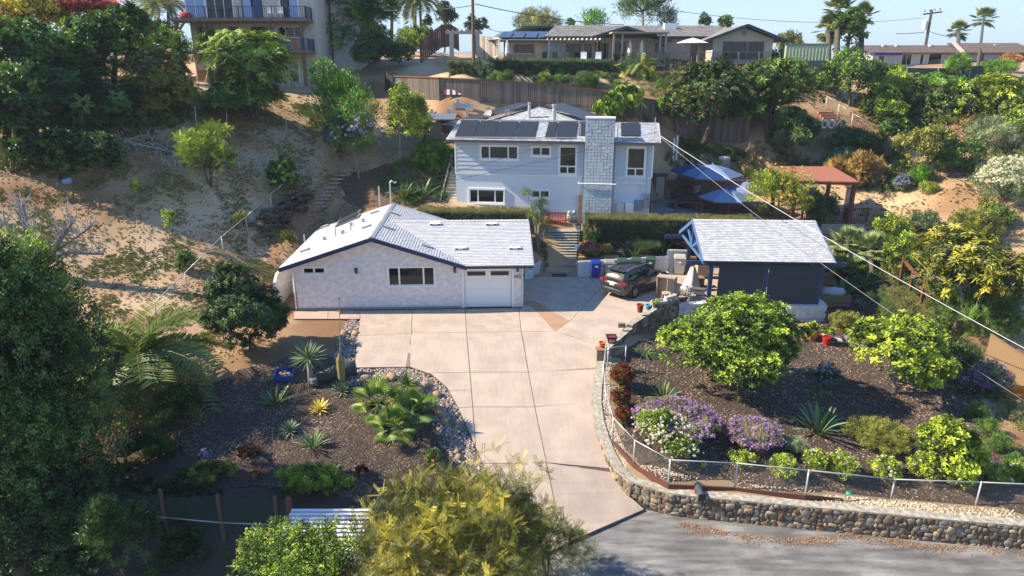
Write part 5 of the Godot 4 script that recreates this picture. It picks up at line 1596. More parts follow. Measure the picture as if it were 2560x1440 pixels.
	pl("shed_bush", "dark mound of a bush at the left end of the pale green shed", "bush", V(25.42,11.88,-67.9),V(25.26,13.21,-67.9),V(1.06,0.94,1.06), "small", 0.45, "deep")
	pl("skyline_tree", "big leaning green tree in front of the fan palms right of the pale green shed", "tree", V(34.55,11.62,-74),V(36.07,15.86,-78),V(2.46,2.36,2.46), "broad", 0.6, "mid", {"trunk": 0.25, "lobes": 8})
	# -- avocado and mango trees behind the pool
	pl("mango_tree", "mango tree with drooping pale leaf tassels behind the tall chimney", "tree", V(9.09,7.76,-56.7),V(8.92,9.83,-56.7),V(1.96,1.7,1.96), "droop", 0.62, "citrus", {"trunk": 0.12, "lobes": 7, "dens": 0.9, "up": 0.8})
	pl("avocado_tree", "large avocado tree on a thick dark trunk behind the pool garden", "tree", V(15.63,6.31,-57.05),V(15.64,10,-57.05),V(3.71,2.9,3.71), "whorl", 0.46, "deep", {"trunk": 0.28, "lobes": 10, "fl": "olive", "fs": 0.25, "fd": 0.12})
	pl("avocado_tree", "avocado tree below the red-edged deck, right of the thick-trunked one", "tree", V(20.55,6.89,-55.8),V(20.62,10.36,-55.8),V(3.62,2.83,3.62), "whorl", 0.46, "mid", {"trunk": 0.25, "lobes": 10, "fl": "olive", "fs": 0.25, "fd": 0.12})
	pl("avocado_tree", "lower avocado tree whose branches reach down towards the red pergola roof", "tree", V(22.47,5.38,-54.5),V(22.02,7.7,-54.5),V(2.34,2.03,2.34), "whorl", 0.42, "deep", {"trunk": 0.15, "lobes": 6})
	pl("avocado_tree", "small avocado tree leaning over the board fence right of the mango tree", "tree", V(13.69,7.36,-58.25),V(13.48,9.3,-58.25),V(1.73,1.49,1.73), "whorl", 0.42, "mid", {"trunk": 0.12, "lobes": 5})
	# -- the right-hand slope
	pl("slope_tree", "dark tree under the leaning skyline tree, at the head of the slope steps", "tree", V(29.59,9.27,-61.8),V(29.23,11.61,-61.8),V(2.85,2.08,2.85), "small", 0.5, "mid", {"trunk": 0.15, "lobes": 7})
	for q in [
		["yellow-green laurel shrub highest on the slope, beneath the blue awning", V(35.03,9.46,-64.85),V(34.18,11.22,-64.85),V(2.73,1.64,2.73), "lime"],
		["tangled laurel shrub with grey bare twigs below the long hilltop house", V(36.09,8.69,-62.9),V(35.84,10.07,-62.9),V(2.48,1.42,2.48), "olive"],
		["laurel shrub spilling down the slope over bare red earth", V(31.36,8.22,-59.8),V(31.14,9.54,-59.8),V(2.03,1.52,2.03), "citrus"],
		["dark green laurel below the round topiary tree", V(37.27,8.5,-60.65),V(36.98,10,-60.65),V(2.05,1.37,2.05), "mid"],
		["yellow-green laurel under the leaning grey log", V(38.37,8.6,-59.15),V(38.27,9.9,-59.15),V(1.84,1.5,1.84), "citrus"],
		["laurel shrub beside the white-railed hillside stair", V(39.95,8.71,-57.55),V(39.61,10.29,-57.55),V(1.95,1.62,1.95), "lime"],
		["low juniper spread beneath the green garden screen", V(39.5,10.1,-66.75),V(39.82,11.36,-66.75),V(2.24,0.75,2.24), "fresh"],
		["laurel at the picture edge below the hillside stair", V(41.05,8.14,-56.6),V(40.8,9.24,-56.6),V(1.28,1.45,1.28), "citrus"]]:
		pl("laurel_shrub", q[0], "shrub", q[1], q[2], q[3], "whorl", 0.42, q[4], {"trunk": 0.06, "stems": 4, "bark": "grey", "lobes": 6, "dens": 0.8, "group": "laurel shrubs on the right-hand slope"})
	pl("topiary_tree", "round clipped bright green tree standing over the hilltop garden screen", "tree", V(44.59,11.09,-71),V(44.16,12.79,-71),V(1.19,0.99,1.19), "tiny", 0.4, "fresh", {"trunk": 0.1, "stems": 3, "bark": "pale"})
	pl("clipped_mound", "wide clipped green mound next to the orange shrub at the hilltop garden", "shrub", V(49.75,11.44,-72.85),V(49.31,12.49,-72.85),V(1.83,0.69,1.83), "tiny", 0.4, "fresh")
	pl("orange_shrub", "orange-leaved shrub in front of the long hilltop house", "shrub", V(53.05,11.91,-76.3),V(52.78,13.13,-76.3),V(1.02,0.64,1.02), "tiny", 0.4, "rust", {"fl": "coral", "fs": 0.2, "fd": 0.3})
	pl("hill_bush", "dark hedge-like bush left of the tall round one in the middle of the slope", "bush", V(28.11,6.07,-55.25),V(27.65,7.01,-55.25),V(2.07,0.94,2.07), "small", 0.36, "deep", {"lobes": 4})
	pl("hill_bush", "green upright bush with glossy leaves at the end of the slope's dark hedge", "bush", V(29.83,6,-54.55),V(29.48,7.54,-54.55),V(1.25,1.41,1.25), "broad", 0.36, "mid", {"lobes": 5})
	pl("hill_bush", "tall round loose bush at the centre of the right-hand slope", "bush", V(30.76,4.97,-50.9),V(30.35,6.73,-50.9),V(2.06,1.76,2.06), "small", 0.4, "olive", {"lobes": 7})
	pl("hill_bush", "dark bush with yellow top right of the tall round loose bush", "bush", V(32.81,5.36,-50.25),V(32.75,6.37,-50.25),V(1.89,1.07,1.89), "small", 0.4, "mid", {"lobes": 5})
	pl("grey_brush", "grey twiggy half-dead bush high on the right-hand slope", "bush", V(36.78,6.48,-53.05),V(36.52,7.68,-53.05),V(1.83,1.21,1.83), "thin", 0.5, "grey", {"dens": 0.7})
	pl("hill_bush", "bright green bush right beside the grey twiggy one at the picture edge", "bush", V(39.04,6.6,-53.35),V(38.61,8.1,-53.35),V(1.22,1.37,1.22), "small", 0.4, "citrus", {"lobes": 4})
	pl("white_flower_bush", "grey-leaved bush covered in white blossom at the edge of the slope", "bush", V(33.24,3.97,-45.15),V(32.78,5.44,-45.15),V(1.72,1.45,1.72), "tiny", 0.36, "grey", {"fl": "white", "fs": 0.16, "fd": 0.5})
	pl("blue_bush", "blue-green feathery bush on the slope below the dark hedge", "bush", V(26,4.51,-52.95),V(25.66,5.73,-52.95),V(1.84,0.9,1.84), "thin", 0.36, "blue")
	pl("coral_shrub", "tan and coral shrub spreading over the back of the red pergola", "shrub", V(26.28,3.55,-51.3),V(26.04,5.06,-51.3),V(2.24,1.32,2.24), "feather", 0.4, "rust", {"lobes": 5})
	pl("lilac_shrub", "small lilac-flowered shrub right of the tan and coral shrub", "shrub", V(28.6,3.87,-49.85),V(28.5,4.46,-49.85),V(0.56,0.59,0.56), "tiny", 0.25, "blue", {"fl": "violet", "fs": 0.12, "fd": 0.7})
	pl("bright_shrub", "vivid green tuft beside the lilac-flowered shrub", "shrub", V(29.68,4.28,-49.65),V(29.6,5.01,-49.65),V(0.73,0.87,0.73), "thin", 0.3, "fresh")
	pl("low_shrub", "pale green low mound on the bare slope right of the vivid tuft", "shrub", V(29.61,4.03,-48.25),V(29.53,4.43,-48.25),V(0.62,0.36,0.62), "tiny", 0.25, "lime")
	pl("low_shrub", "dark green low shrub on bare red earth near the picture edge", "shrub", V(31.58,2.84,-43.5),V(31.45,3.42,-43.5),V(1.04,0.54,1.04), "small", 0.3, "mid")
	pl("low_shrub", "small olive shrub above the dark low shrub on the bare slope", "shrub", V(31.57,3.39,-44.65),V(31.48,3.79,-44.65),V(0.66,0.44,0.66), "small", 0.3, "olive")
	pl("blue_juniper", "blue-grey juniper between the pale flowering shrub and the bare slope", "shrub", V(27.97,2.11,-44.9),V(27.72,2.74,-44.9),V(0.94,0.6,0.94), "thin", 0.3, "blue")
	pl("pale_shrub", "pale yellow-flowered shrub right of the red pergola's deck", "shrub", V(25.74,1.38,-44.5),V(25.48,2.56,-44.5),V(1.2,0.92,1.2), "small", 0.28, "lime", {"lobes": 4})
	pl("trumpet_tree", "large yellow-green tree with hanging leaves spreading over the right picture edge", "tree", V(23.45,-0.64,-33.3),V(23.3,2.64,-33.3),V(3.26,2.12,3.26), "whorl", 0.42, "gilt", {"trunk": 0.14, "stems": 3, "bark": "pale", "lobes": 16, "dens": 0.85})
	pl("trumpet_tree", "dark lower half of the hanging-leaved tree, above the brown bamboo fence", "tree", V(24.13,-0.65,-33.05),V(24.08,0.56,-33.05),V(2.06,1.34,2.06), "feather", 0.42, "mid", {"trunk": 0.08, "stems": 3, "dens": 0.7})
	pl("hill_bush", "grey-green loose bush above the large hanging-leaved tree", "bush", V(29.78,1.98,-42.65),V(29.56,3.03,-42.65),V(1.53,0.85,1.53), "thin", 0.36, "olive")
	pl("green_bush", "leafy green bush between the fan palms and the hanging-leaved tree", "bush", V(23.53,0.51,-38.75),V(23.14,1.99,-38.75),V(1.29,1.29,1.29), "small", 0.3, "citrus", {"lobes": 5})
	pl("golden_cypress", "rounded golden cypress standing between the pool and the red pergola", "tree", V(18.35,1.81,-46.2),V(18.07,4.12,-46.2),V(2.04,1.88,2.04), "spray", 0.4, "lime", {"lobes": 12, "up": 0.8, "fl": "yellow", "fs": 0.22, "fd": 0.12})
	pl("deck_bush", "dark bush between the golden cypress and the red pergola's deck", "bush", V(21.4,1.56,-46.65),V(21.2,2.98,-46.65),V(1.25,1.25,1.25), "small", 0.3, "deep", {"lobes": 4})
	# -- the pool garden
	hedge("ivy_hedge", "dark ivy hedge climbing the bank between the pool garden and the avocado trees", on(V(13.86,5.92,-57.1)), on(V(19.03,5,-55.65)),1.6,0.9,0.26, "mid")
	pl("yellow_shrub", "small yellow-green shrub under the red pergola", "shrub", V(22.58,2.87,-50.9),V(22.52,3.32,-50.9),V(0.9,0.59,0.9), "small", 0.25, "lime")
	# -- main hedges
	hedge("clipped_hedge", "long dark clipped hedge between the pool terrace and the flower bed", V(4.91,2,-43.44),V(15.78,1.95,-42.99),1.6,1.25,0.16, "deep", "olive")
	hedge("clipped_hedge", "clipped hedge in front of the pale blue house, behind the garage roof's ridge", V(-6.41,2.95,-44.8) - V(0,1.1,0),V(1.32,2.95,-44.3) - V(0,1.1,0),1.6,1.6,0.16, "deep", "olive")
	# -- garden right of the drive
	pl("orange_tree", "largest round citrus tree, in front of the white block wall", "tree", V(10.09,-1.2,-27.3),V(9.77,1.04,-27.3),V(2.85,2.07,2.85), "broad", 0.25, "citrus", {"trunk": 0.14, "lobes": 16, "dens": 1.1, "fruit": "gold"})
	pl("lemon_tree", "open yellow-leaved lemon tree on a short stout trunk", "tree", V(17.29,-1.4,-27.7),V(16.96,0.74,-27.7),V(2.28,1.53,2.28), "broad", 0.27, "lime", {"trunk": 0.13, "lobes": 12, "dens": 0.9, "bark": "grey", "fruit": "yellow"})
	pl("lemon_bush", "bright lime citrus bush nearest the chain-link fence", "bush", V(15.8,-1.7,-21.15),V(15.42,-0.36,-21.15),V(1.09,1.14,1.09), "broad", 0.22, "lime", {"trunk": 0.06, "lobes": 7})
	pl("pine_bush", "dark flat-topped bush behind the lemon tree", "bush", V(21.03,-1.33,-29.2),V(20.79,-0.11,-29.2),V(0.93,0.7,0.93), "tiny", 0.3, "deep", {"trunk": 0.07, "bark": "pale"})
	for q in [["topmost red-leaved bush beside the chain-link gate", V(4.84,-0.75,-27.05),V(4.81,-0.21,-27.05),V(0.49,0.51,0.49)], ["middle red-leaved bush of the three along the curved fence", V(4.5,-0.96,-25.55),V(4.48,-0.5,-25.55),V(0.37,0.43,0.37)], ["lowest red-leaved bush, touching the purple mound", V(4.5,-1.06,-24.45),V(4.49,-0.7,-24.45),V(0.37,0.3,0.37)]]:
		pl("red_bush", q[0], "bush", q[1], q[2], q[3], "tiny", 0.15, "olive", {"fl": "red", "fs": 0.1, "fd": 0.9, "fgap": -0.4, "group": "red-leaved bushes along the curved fence"})
	pl("purple_mound", "wide purple-flowered mound behind the white roses", "ground cover", V(6.42,-1.18,-23.65),V(6.37,-0.47,-23.65),V(1.63,0.49,1.63), "tiny", 0.15, "olive", {"fl": "lilac", "fs": 0.07, "fd": 0.55, "low": -0.1})
	pl("purple_mound", "oval purple-flowered mound between the wide one and the pale succulent", "ground cover", V(9.32,-1.29,-23.1),V(9.26,-0.74,-23.1),V(1.11,0.37,1.11), "tiny", 0.14, "olive", {"fl": "lilac", "fs": 0.07, "fd": 0.6, "low": -0.1})
	pl("green_mound", "smooth olive green mound of ground cover beside the strap-leaved plant", "ground cover", V(14.46,-1.53,-23.7),V(14.4,-1.15,-23.7),V(1.29,0.39,1.29), "tiny", 0.15, "olive", {"low": -0.1, "dens": 1.3})
	pl("white_rose", "tall white rose bush in the bend of the curved fence", "rose bush", V(5.6,-1.22,-22.7),V(5.62,-0.37,-22.7),V(1.12,0.7,1.12), "small", 0.17, "citrus", {"fl": "white", "fs": 0.09, "fd": 0.13, "lobes": 6})
	pl("white_rose", "white rose bush in front of the wide purple mound", "rose bush", V(6.3,-1.28,-22.1),V(6.18,-0.69,-22.1),V(0.88,0.44,0.88), "small", 0.17, "citrus", {"fl": "white", "fs": 0.09, "fd": 0.09, "lobes": 4})
	for q in [["low rose bush behind the fence, just right of the mailbox", V(8.5,-1.39,-22),V(8.47,-1.13,-22),V(0.52,0.15,0.52)], ["pale rose bush below the pale succulent, at the second fence post", V(9.79,-1.44,-21.3),V(9.71,-1.02,-21.3),V(0.5,0.35,0.5)], ["white rose bush between two fence posts below the strap-leaved plant", V(11.23,-1.56,-21.75),V(11.08,-1.06,-21.75),V(0.44,0.4,0.44)], ["fullest white rose bush below the smooth olive mound", V(11.99,-1.72,-21.6),V(11.98,-1.22,-21.6),V(0.58,0.48,0.58)], ["yellowing rose bush in front of the smooth olive mound", V(13.66,-1.79,-21.7),V(13.66,-1.36,-21.7),V(0.58,0.36,0.58)], ["straw-coloured rose bush left of the lime citrus bush", V(15.2,-1.72,-21.6),V(15.11,-1.22,-21.6),V(0.65,0.44,0.65)], ["thin rose bush right under the lime citrus bush", V(16.02,-1.69,-21.05),V(15.96,-1.35,-21.05),V(0.5,0.27,0.5)], ["rose bush nearest the right edge of the fence", V(17.31,-1.55,-21.1),V(17.24,-1.22,-21.1),V(0.57,0.2,0.57)], ["tiny rose bush at the right picture edge", V(18.28,-1.57,-21.25),V(18.21,-1.24,-21.25),V(0.36,0.36,0.36)], ["tiny pink rose just behind the corner fence post", V(7.01,-1.39,-21.8),V(7,-1.26,-21.8),V(0.13,0.11,0.13)]]:
		pl("rose_bush", q[0], "rose bush", q[1], q[2], q[3], "small", 0.16, "lime", {"fl": "white", "fs": 0.08, "fd": 0.05, "dens": 0.8, "low": -0.6, "group": "roses along the chain-link fence"})
	for q in [["pale cream succulent cushion right of the oval purple mound", V(10.8,-1.43,-22.75),V(10.72,-1.08,-22.75),V(0.45,0.3,0.45)], ["smaller pale succulent cushion beside the first", V(11.16,-1.47,-22.45),V(11.13,-1.24,-22.45),V(0.27,0.21,0.27)]]:
		pl("pale_succulent", q[0], "succulent", q[1], q[2], q[3], "tiny", 0.14, "grey", {"low": -0.1, "dens": 1.3})
	for q in [["first dark round shrub of the row at the right of the lime citrus bush", V(19.52,-1.49,-25.65),V(19.45,-1.11,-25.65),V(0.42,0.38,0.42)], ["second dark round shrub of the row", V(19.17,-1.49,-24.35),V(19.06,-1.13,-24.35),V(0.43,0.32,0.43)], ["third dark round shrub, beside the second", V(18.85,-1.52,-23.05),V(18.74,-1.14,-23.05),V(0.43,0.37,0.43)], ["last dark round shrub of the row, nearest the fence", V(18.38,-1.55,-21.6),V(18.26,-1.13,-21.6),V(0.36,0.36,0.36)]]:
		pl("dark_shrub", q[0], "shrub", q[1], q[2], q[3], "tiny", 0.17, "mid", {"group": "row of dark round shrubs"})
	pl("lavender_bank", "long bank of purple lavender along the brown bamboo fence", "ground cover", V(21.37,-1.4,-27.7),V(21.17,-0.91,-27.7),V(1.07,1.06,0.54), "thin", 0.25, "blue", {"fl": "lilac", "fs": 0.08, "fd": 0.3})
	pl("succulent_mound", "dark brown-green succulent mound beside the pavilion's lattice", "succulent", V(17.88,-0.94,-34.05),V(17.85,-0.37,-34.05),V(0.92,0.53,0.92), "small", 0.16, "olive", {"low": -0.1})
	pl("golden_succulent", "golden succulent rosettes in front of the dark succulent mound", "succulent", V(18.04,-0.98,-33.7),V(17.95,-0.69,-33.7),V(0.59,0.25,0.59), "whorl", 0.14, "gold", {"low": -0.1})
	pl("lavender_clump", "grey-leaved clump with lavender flowers below the golden succulent", "shrub", V(17.66,-1.17,-32.4),V(17.59,-0.72,-32.4),V(0.57,0.37,0.57), "tiny", 0.17, "grey", {"fl": "violet", "fs": 0.08, "fd": 0.35})
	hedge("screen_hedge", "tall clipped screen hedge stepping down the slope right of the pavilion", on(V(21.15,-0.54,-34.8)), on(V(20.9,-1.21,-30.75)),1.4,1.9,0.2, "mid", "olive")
	pl("dark_understory", "shaded clump of shrubs right of the pavilion's corner post", "shrub", V(20.02,0.56,-39.4),V(19.82,1.06,-39.4),V(0.84,0.71,0.84), "small", 0.25, "olive", {"lobes": 4})
	# -- bed beside the stone steps
	pl("pink_rose", "tall rose bush with pink blooms at the head of the flower bed", "rose bush", V(5.34,1.29,-43.8),V(5.25,2.23,-43.8),V(0.66,0.74,0.66), "small", 0.2, "mid", {"fl": "pink", "fs": 0.11, "fd": 0.05, "trunk": 0.03})
	pl("pink_geranium", "pink and red flowering clump beside the lower stone steps", "flowers", V(4.94,0.86,-42.85),V(5.05,1.35,-42.85),V(0.83,0.46,0.83), "small", 0.16, "mid", {"fl": "pink", "fs": 0.1, "fd": 0.4})
	pl("coral_geranium", "small coral-flowered clump right of the pink flowers", "flowers", V(6.2,1.04,-43),V(6.18,1.31,-43),V(0.36,0.28,0.36), "small", 0.14, "lime", {"fl": "coral", "fs": 0.08, "fd": 0.4})
	pl("juniper", "dark spreading juniper behind the green waste bins", "shrub", V(8.97,1.31,-43),V(8.82,1.52,-43),V(0.91,0.27,0.91), "spray", 0.2, "deep", {"low": -0.1})
	pl("juniper", "flat dark juniper near the middle of the flower bed", "shrub", V(6.58,1.41,-43.65),V(6.52,1.57,-43.65),V(0.6,0.19,0.6), "spray", 0.2, "deep", {"low": -0.1})
	# -- left garden
	pl("young_avocado", "bushy dark glossy avocado tree at the garage house's left corner", "tree", V(-12.24,-0.01,-29.45),V(-12.06,1.48,-29.45),V(2.12,1.47,2.12), "whorl", 0.25, "deep", {"trunk": 0.08, "lobes": 10, "dens": 1.3, "low": -1.0})
	pl("young_avocado", "taller slim glossy tree rising behind the bushy avocado beside the diagonal fence", "tree", V(-13.33,0.1,-29.9),V(-12.95,3.08,-29.9),V(1.19,1.19,1.19), "whorl", 0.25, "deep", {"trunk": 0.06, "lobes": 6})
	for q in [["sapling staked on the sunny middle of the bare field", V(-20.16,2.77,-39),V(-19.94,4.2,-39),V(0.35,0.59,0.35)], ["thin pale sapling at the edge of the shadow on the bare field", V(-22.8,4.73,-41.15),V(-22.71,5.71,-41.15),V(0.34,0.41,0.34)]]:
		pl("young_tree", q[0], "tree", q[1], q[2], q[3], "small", 0.2, "lime", {"trunk": 0.03, "bark": "pale", "dens": 0.6})
	pl("field_shrub", "dark leafy shrub on the bare field near the diagonal fence", "shrub", V(-18.28,1.57,-36.7),V(-18.22,2.32,-36.7),V(0.45,0.68,0.45), "broad", 0.2, "mid")
	pl("field_shrub", "small thorny shrub higher up beside the diagonal fence", "shrub", V(-17.45,2.67,-42.85),V(-17.38,3.24,-42.85),V(0.51,0.59,0.51), "small", 0.2, "olive", {"dens": 0.6})
	pl("yucca_clump", "spiky grass clump left of the garage roof's lower corner", "shrub", V(-14.17,1.37,-41.95),V(-14.1,2.03,-41.95),V(0.56,0.58,0.56), "blade", 0.45, "olive", {"low": 0.1, "up": 0.9})
	pl("garden_border", "yellow-green border shrubs along the green mesh fence", "shrub", V(-6.77,-1.61,-20.7),V(-7.16,-1.28,-20.7),V(1.68,0.51,0.67), "small", 0.16, "lime", {"lobes": 8})
	pl("garden_border", "darker border shrubs at the left end of the green mesh fence", "shrub", V(-10.99,-1.64,-21.35),V(-11.1,-1.39,-21.35),V(1.08,0.32,0.54), "small", 0.16, "olive", {"lobes": 5})
	pl("carpet_juniper", "rounded bright green juniper mound at the edge of the pebble strip", "ground cover", V(-3.56,-0.83,-24.95),V(-3.58,-0.5,-24.95),V(0.59,0.34,0.59), "spray", 0.16, "fresh", {"low": -0.1})
	pl("shade_bush", "shaded green bush under the date palm", "bush", V(-13.24,-0.82,-23.95),V(-13.26,0.06,-23.95),V(1.48,0.58,1.48), "thin", 0.3, "deep", {"lobes": 5})
	pl("shade_bush", "dark grassy clump in the deep shade beside the path", "bush", V(-13.42,-1.42,-21.65),V(-13.33,-0.83,-21.65),V(0.94,0.5,0.94), "blade", 0.6, "deep", {"low": 0.0, "up": 0.9})
	pl("shade_bush", "grassy dark clump at the bottom edge under the mesh fence", "bush", V(-10.8,-2.68,-18.4),V(-10.73,-2.21,-18.4),V(0.71,0.48,0.71), "blade", 0.5, "deep", {"low": 0.0, "up": 0.9})
	pl("wine_succulent", "dark wine-red shaggy succulent on the mulch in the striped shade", "succulent", V(-9.82,-1.37,-22.25),V(-9.79,-1.12,-22.25),V(0.42,0.24,0.42), "blade", 0.3, "wine", {"low": 0.0, "up": 0.8})
	pl("wine_succulent", "small wine-red succulent near the acacia's top edge", "succulent", V(-5.42,-1.47,-21.4),V(-5.41,-1.3,-21.4),V(0.19,0.19,0.19), "blade", 0.22, "wine", {"low": 0.0, "up": 0.8})
	pl("pink_bromeliad", "pink-tipped plant at the yellow-green border by the mesh fence", "flowers", V(-9.12,-1.59,-21.4),V(-9.13,-1.39,-21.4),V(0.26,0.12,0.26), "blade", 0.2, "coral", {"low": 0.0, "up": 0.8})
	pl("coral_rose", "coral rose bush above the acacia's right shoulder", "rose bush", V(-2.89,-1.47,-22),V(-2.92,-1.13,-22),V(0.27,0.34,0.27), "small", 0.15, "mid", {"fl": "coral", "fs": 0.1, "fd": 0.15})
	# -- foreground
	pl("acacia", "big feathery golden-green acacia bursting up from the bottom edge", "tree", V(-1.83,-2.51,-16.95),V(-1.56,0.35,-14.75),V(2.92,2.37,2.92), "feather", 0.33, "acacia", {"trunk": 0.12, "stems": 3, "lobes": 34, "dens": 0.85, "gap": -0.2})
	pl("acacia", "thin outer branches of acacia reaching over the drive's lower edge", "tree", V(1,-2.54,-17.5),V(0.96,-1.09,-17),V(1.37,1.06,1.37), "feather", 0.3, "olive", {"trunk": 0.05, "stems": 4, "lobes": 9, "dens": 0.55})
	pl("light_green_tree", "light green small-leaved tree growing through the white slatted pergola", "tree", V(-6.52,-2.73,-16.7),V(-5.69,0.56,-14.5),V(2,0.6,2), "small", 0.19, "citrus", {"trunk": 0.05, "stems": 5, "bark": "pale", "lobes": 18, "dens": 0.6})
	pl("camphor_tree", "huge tree, its leaves painted dark green for shade, filling the lower corner beside the date palm", "tree", V(-15.1,-2.41,-17.35),V(-16.18,0.89,-19.35),V(3.22,6.6,2.58), "small", 0.27, "deep", {"trunk": 0.3, "lobes": 40, "dens": 1.3, "low": -1.0})  # deep leaf colours put the tree's own shade into its lower crown
	pl("camphor_tree", "upper crown of the huge dark green tree at the picture edge, leaves painted paler for sun", "tree", V(-16.78,-1.78,-19.25),V(-16.28,4.77,-20.75),V(2.14,2.86,1.5), "small", 0.27, "citrus", {"trunk": 0.2, "lobes": 18, "dens": 1.1})  # same tree, leaf colours lightened as painted sunlight
	pl("camphor_tree", "lowest skirt of leaves painted dark for shade, filling the corner below the huge dark green tree", "tree", V(-14.31,-2.49,-17.45),V(-15.07,-1.79,-18.45),V(2.58,2.39,1.8), "small", 0.27, "deep", {"trunk": 0.15, "lobes": 18, "dens": 1.3, "low": -1.0})  # deep palette again, shade painted into the leaves
	pl("willow_bush", "narrow-leaved grey-green bush at the foot of the huge dark tree", "bush", V(-12.58,-2.68,-17.85),V(-11.67,-0.68,-16.85),V(1.12,1.57,1.12), "thin", 0.26, "deep", {"lobes": 7})
	# -- low growth that covers the slopes as one mass
	cover("undergrowth", "shaded undergrowth below the trees of the wooded slope", [V(-34.15,9.18,-46.8),V(-32.37,10.28,-50.7),V(-28.88,10.43,-53.9),V(-27.33,10.86,-59.3),V(-23.3,8.86,-51.1),V(-23.93,8.23,-48.55),V(-25.84,7.96,-45.85),V(-26.88,6.45,-43.55),V(-29.02,5.94,-42),V(-31.05,6.26,-41.5)], "small", 0.3, ["deep", "olive"], 1.6,0.9)
	cover("undergrowth", "mixed scrub filling the right-hand slope between the laurels", [V(30,9.41,-62.35),V(35.94,10.74,-69.55),V(41.38,10.75,-69.5),V(49.43,10.77,-68.75),V(40.9,7.59,-55.75),V(36.93,7.15,-55.4),V(36.62,8.01,-58.3),V(33.28,7.43,-57.5),V(30.32,7.95,-59)], "broad", 0.32, ["mid", "citrus", "olive"], 1.3,0.9)
	cover("undergrowth", "dark green scrub across the foot of the right-hand slope", [V(25.26,5.91,-55.25),V(30.61,6.38,-55.25),V(31.49,5.33,-51.5),V(30.33,4.5,-49.25),V(27.29,3.43,-50.3),V(25.02,4.23,-52.75)], "small", 0.28, ["mid", "deep", "blue"], 1.6,0.6)
	cover("undergrowth", "scrub along the right picture edge below the grey twiggy bush", [V(32.9,5.63,-51.45),V(40.42,7.05,-54.9),V(36.06,5.23,-48.2),V(32,4.41,-46.45)], "small", 0.28, ["mid", "grey", "olive"], 1.2,0.6)
	cover("undergrowth", "leafy planting between the fountain palms and the hanging-leaved tree", [V(25.49,1.96,-47.4),V(28.42,2.43,-45.3),V(30.88,2.13,-42.05),V(29.63,0.82,-37.75),V(26.29,-0.58,-32.6),V(22.87,-0.75,-33),V(22.84,-0.07,-36.1),V(22.02,0.65,-39.1)], "small", 0.27, ["citrus", "mid", "olive"], 1.6,0.8)
	cover("undergrowth", "shaded planting below the pavilion's far corner", [V(20.88,1.16,-43.75),V(24.54,1.32,-45.3),V(21.96,0.59,-38.5),V(20.08,-0.02,-37.35),V(18.84,0.17,-38.25)], "blade", 0.4, ["deep", "mid"], 2.0,0.4)
	cover("undergrowth", "planting on the bank between the pool garden and the avocado trees", [V(12.36,5.33,-56.05),V(13.95,6.76,-57.75),V(19.39,6.3,-56),V(24.19,4.98,-53.95),V(23.62,3.7,-52.2),V(19.75,3.97,-54.4),V(15.63,4.4,-55.8)], "small", 0.27, ["deep", "mid", "dry"], 1.4,0.5)
	cover("undergrowth", "weedy ground plants on the mulch around the wire trellis", [V(-10.28,4.69,-51.75),V(-4.94,4.82,-52.95),V(-4.45,3.45,-48.6),V(-7.04,3.09,-47.5),V(-10.11,3.4,-48.9)], "small", 0.2, ["mid", "fresh"], 1.1,0.25)
	cover("undergrowth", "low green ground cover below the board fence right of the dug earth", [V(-3.24,9.3,-57.2),V(1.66,9.36,-58.45),V(11.2,8.21,-57.75),V(11.85,7.43,-57.45),V(7.22,8.39,-57.55),V(0.65,8.87,-57.55)], "small", 0.26, ["olive", "mid", "dry"], 1.1,0.4)
	cover("undergrowth", "ground plants scattered between the terraced shrubs", [V(-2.74,11.79,-61.2),V(10.05,11.75,-64.2),V(15.57,11.09,-63.05),V(15.22,9.81,-61.2),V(7.53,10.32,-60.75),V(0.68,10.82,-60.6)], "tiny", 0.22, ["mid", "citrus", "grey"], 0.5,0.15)
	cover("undergrowth", "shrubs spreading below the red-edged deck and the hilltop steps", [V(11.5,11.75,-64.25),V(17.22,11.75,-64.15),V(24.84,11.39,-65.2),V(26.75,10.09,-62.4),V(21.13,9.52,-60.2),V(14.59,10.12,-61.6)], "small", 0.3, ["mid", "deep", "olive"], 1.5,0.9)
	cover("undergrowth", "dry plants and creepers below the screen hedge", [V(22.09,-0.85,-32.7),V(23.6,-1,-31.5),V(22.39,-1.46,-26.85),V(19.35,-1.56,-22.55),V(20.59,-1.47,-26.5)], "thin", 0.25, ["olive", "dry", "mid"], 0.9,0.25)
	cover("undergrowth", "shaded plants between the huge dark tree and the mesh fence", [V(-14.91,-1.37,-21.45),V(-12.55,-1.03,-23.4),V(-11.34,-1.57,-21.5),V(-10.03,-1.9,-20.3),V(-11.65,-2.29,-19.5),V(-13.45,-2.17,-19.35)], "blade", 0.4, ["deep", "mid"], 1.2,0.35)
	cover("undergrowth", "low planting by the pavement below the mesh fence", [V(-13.18,-2.38,-18.8),V(-9.51,-2.53,-18.8),V(-8.38,-2.8,-17.8),V(-12.37,-2.71,-17.7)], "thin", 0.3, ["deep", "mid"], 0.8,0.25)
	# -- rosettes, strap-leaved plants and palms
	var sil := [lin(0.10,0.135,0.10), lin(0.15,0.19,0.14), lin(0.075,0.105,0.075)]
	var grn := [lin(0.05,0.085,0.028), lin(0.085,0.13,0.04), lin(0.03,0.06,0.02)]
	var yel := [lin(0.50,0.38,0.07), lin(0.38,0.30,0.06), lin(0.56,0.46,0.16)]
	rosette("tree_yucca", "spiky-headed yucca on a pale bare trunk beside the blue tray", V(-8.69,-0.62,-26.8),0.85, grn + sil, 1.0,1.35, "", 90,0.075)
	rosette("yucca", "spiky green rosette with a tall bare flower stalk, in front of the dark drain pipe", V(-7.23,-0.67,-26.25),0.62, sil, 0.9,0.0, "", 60)
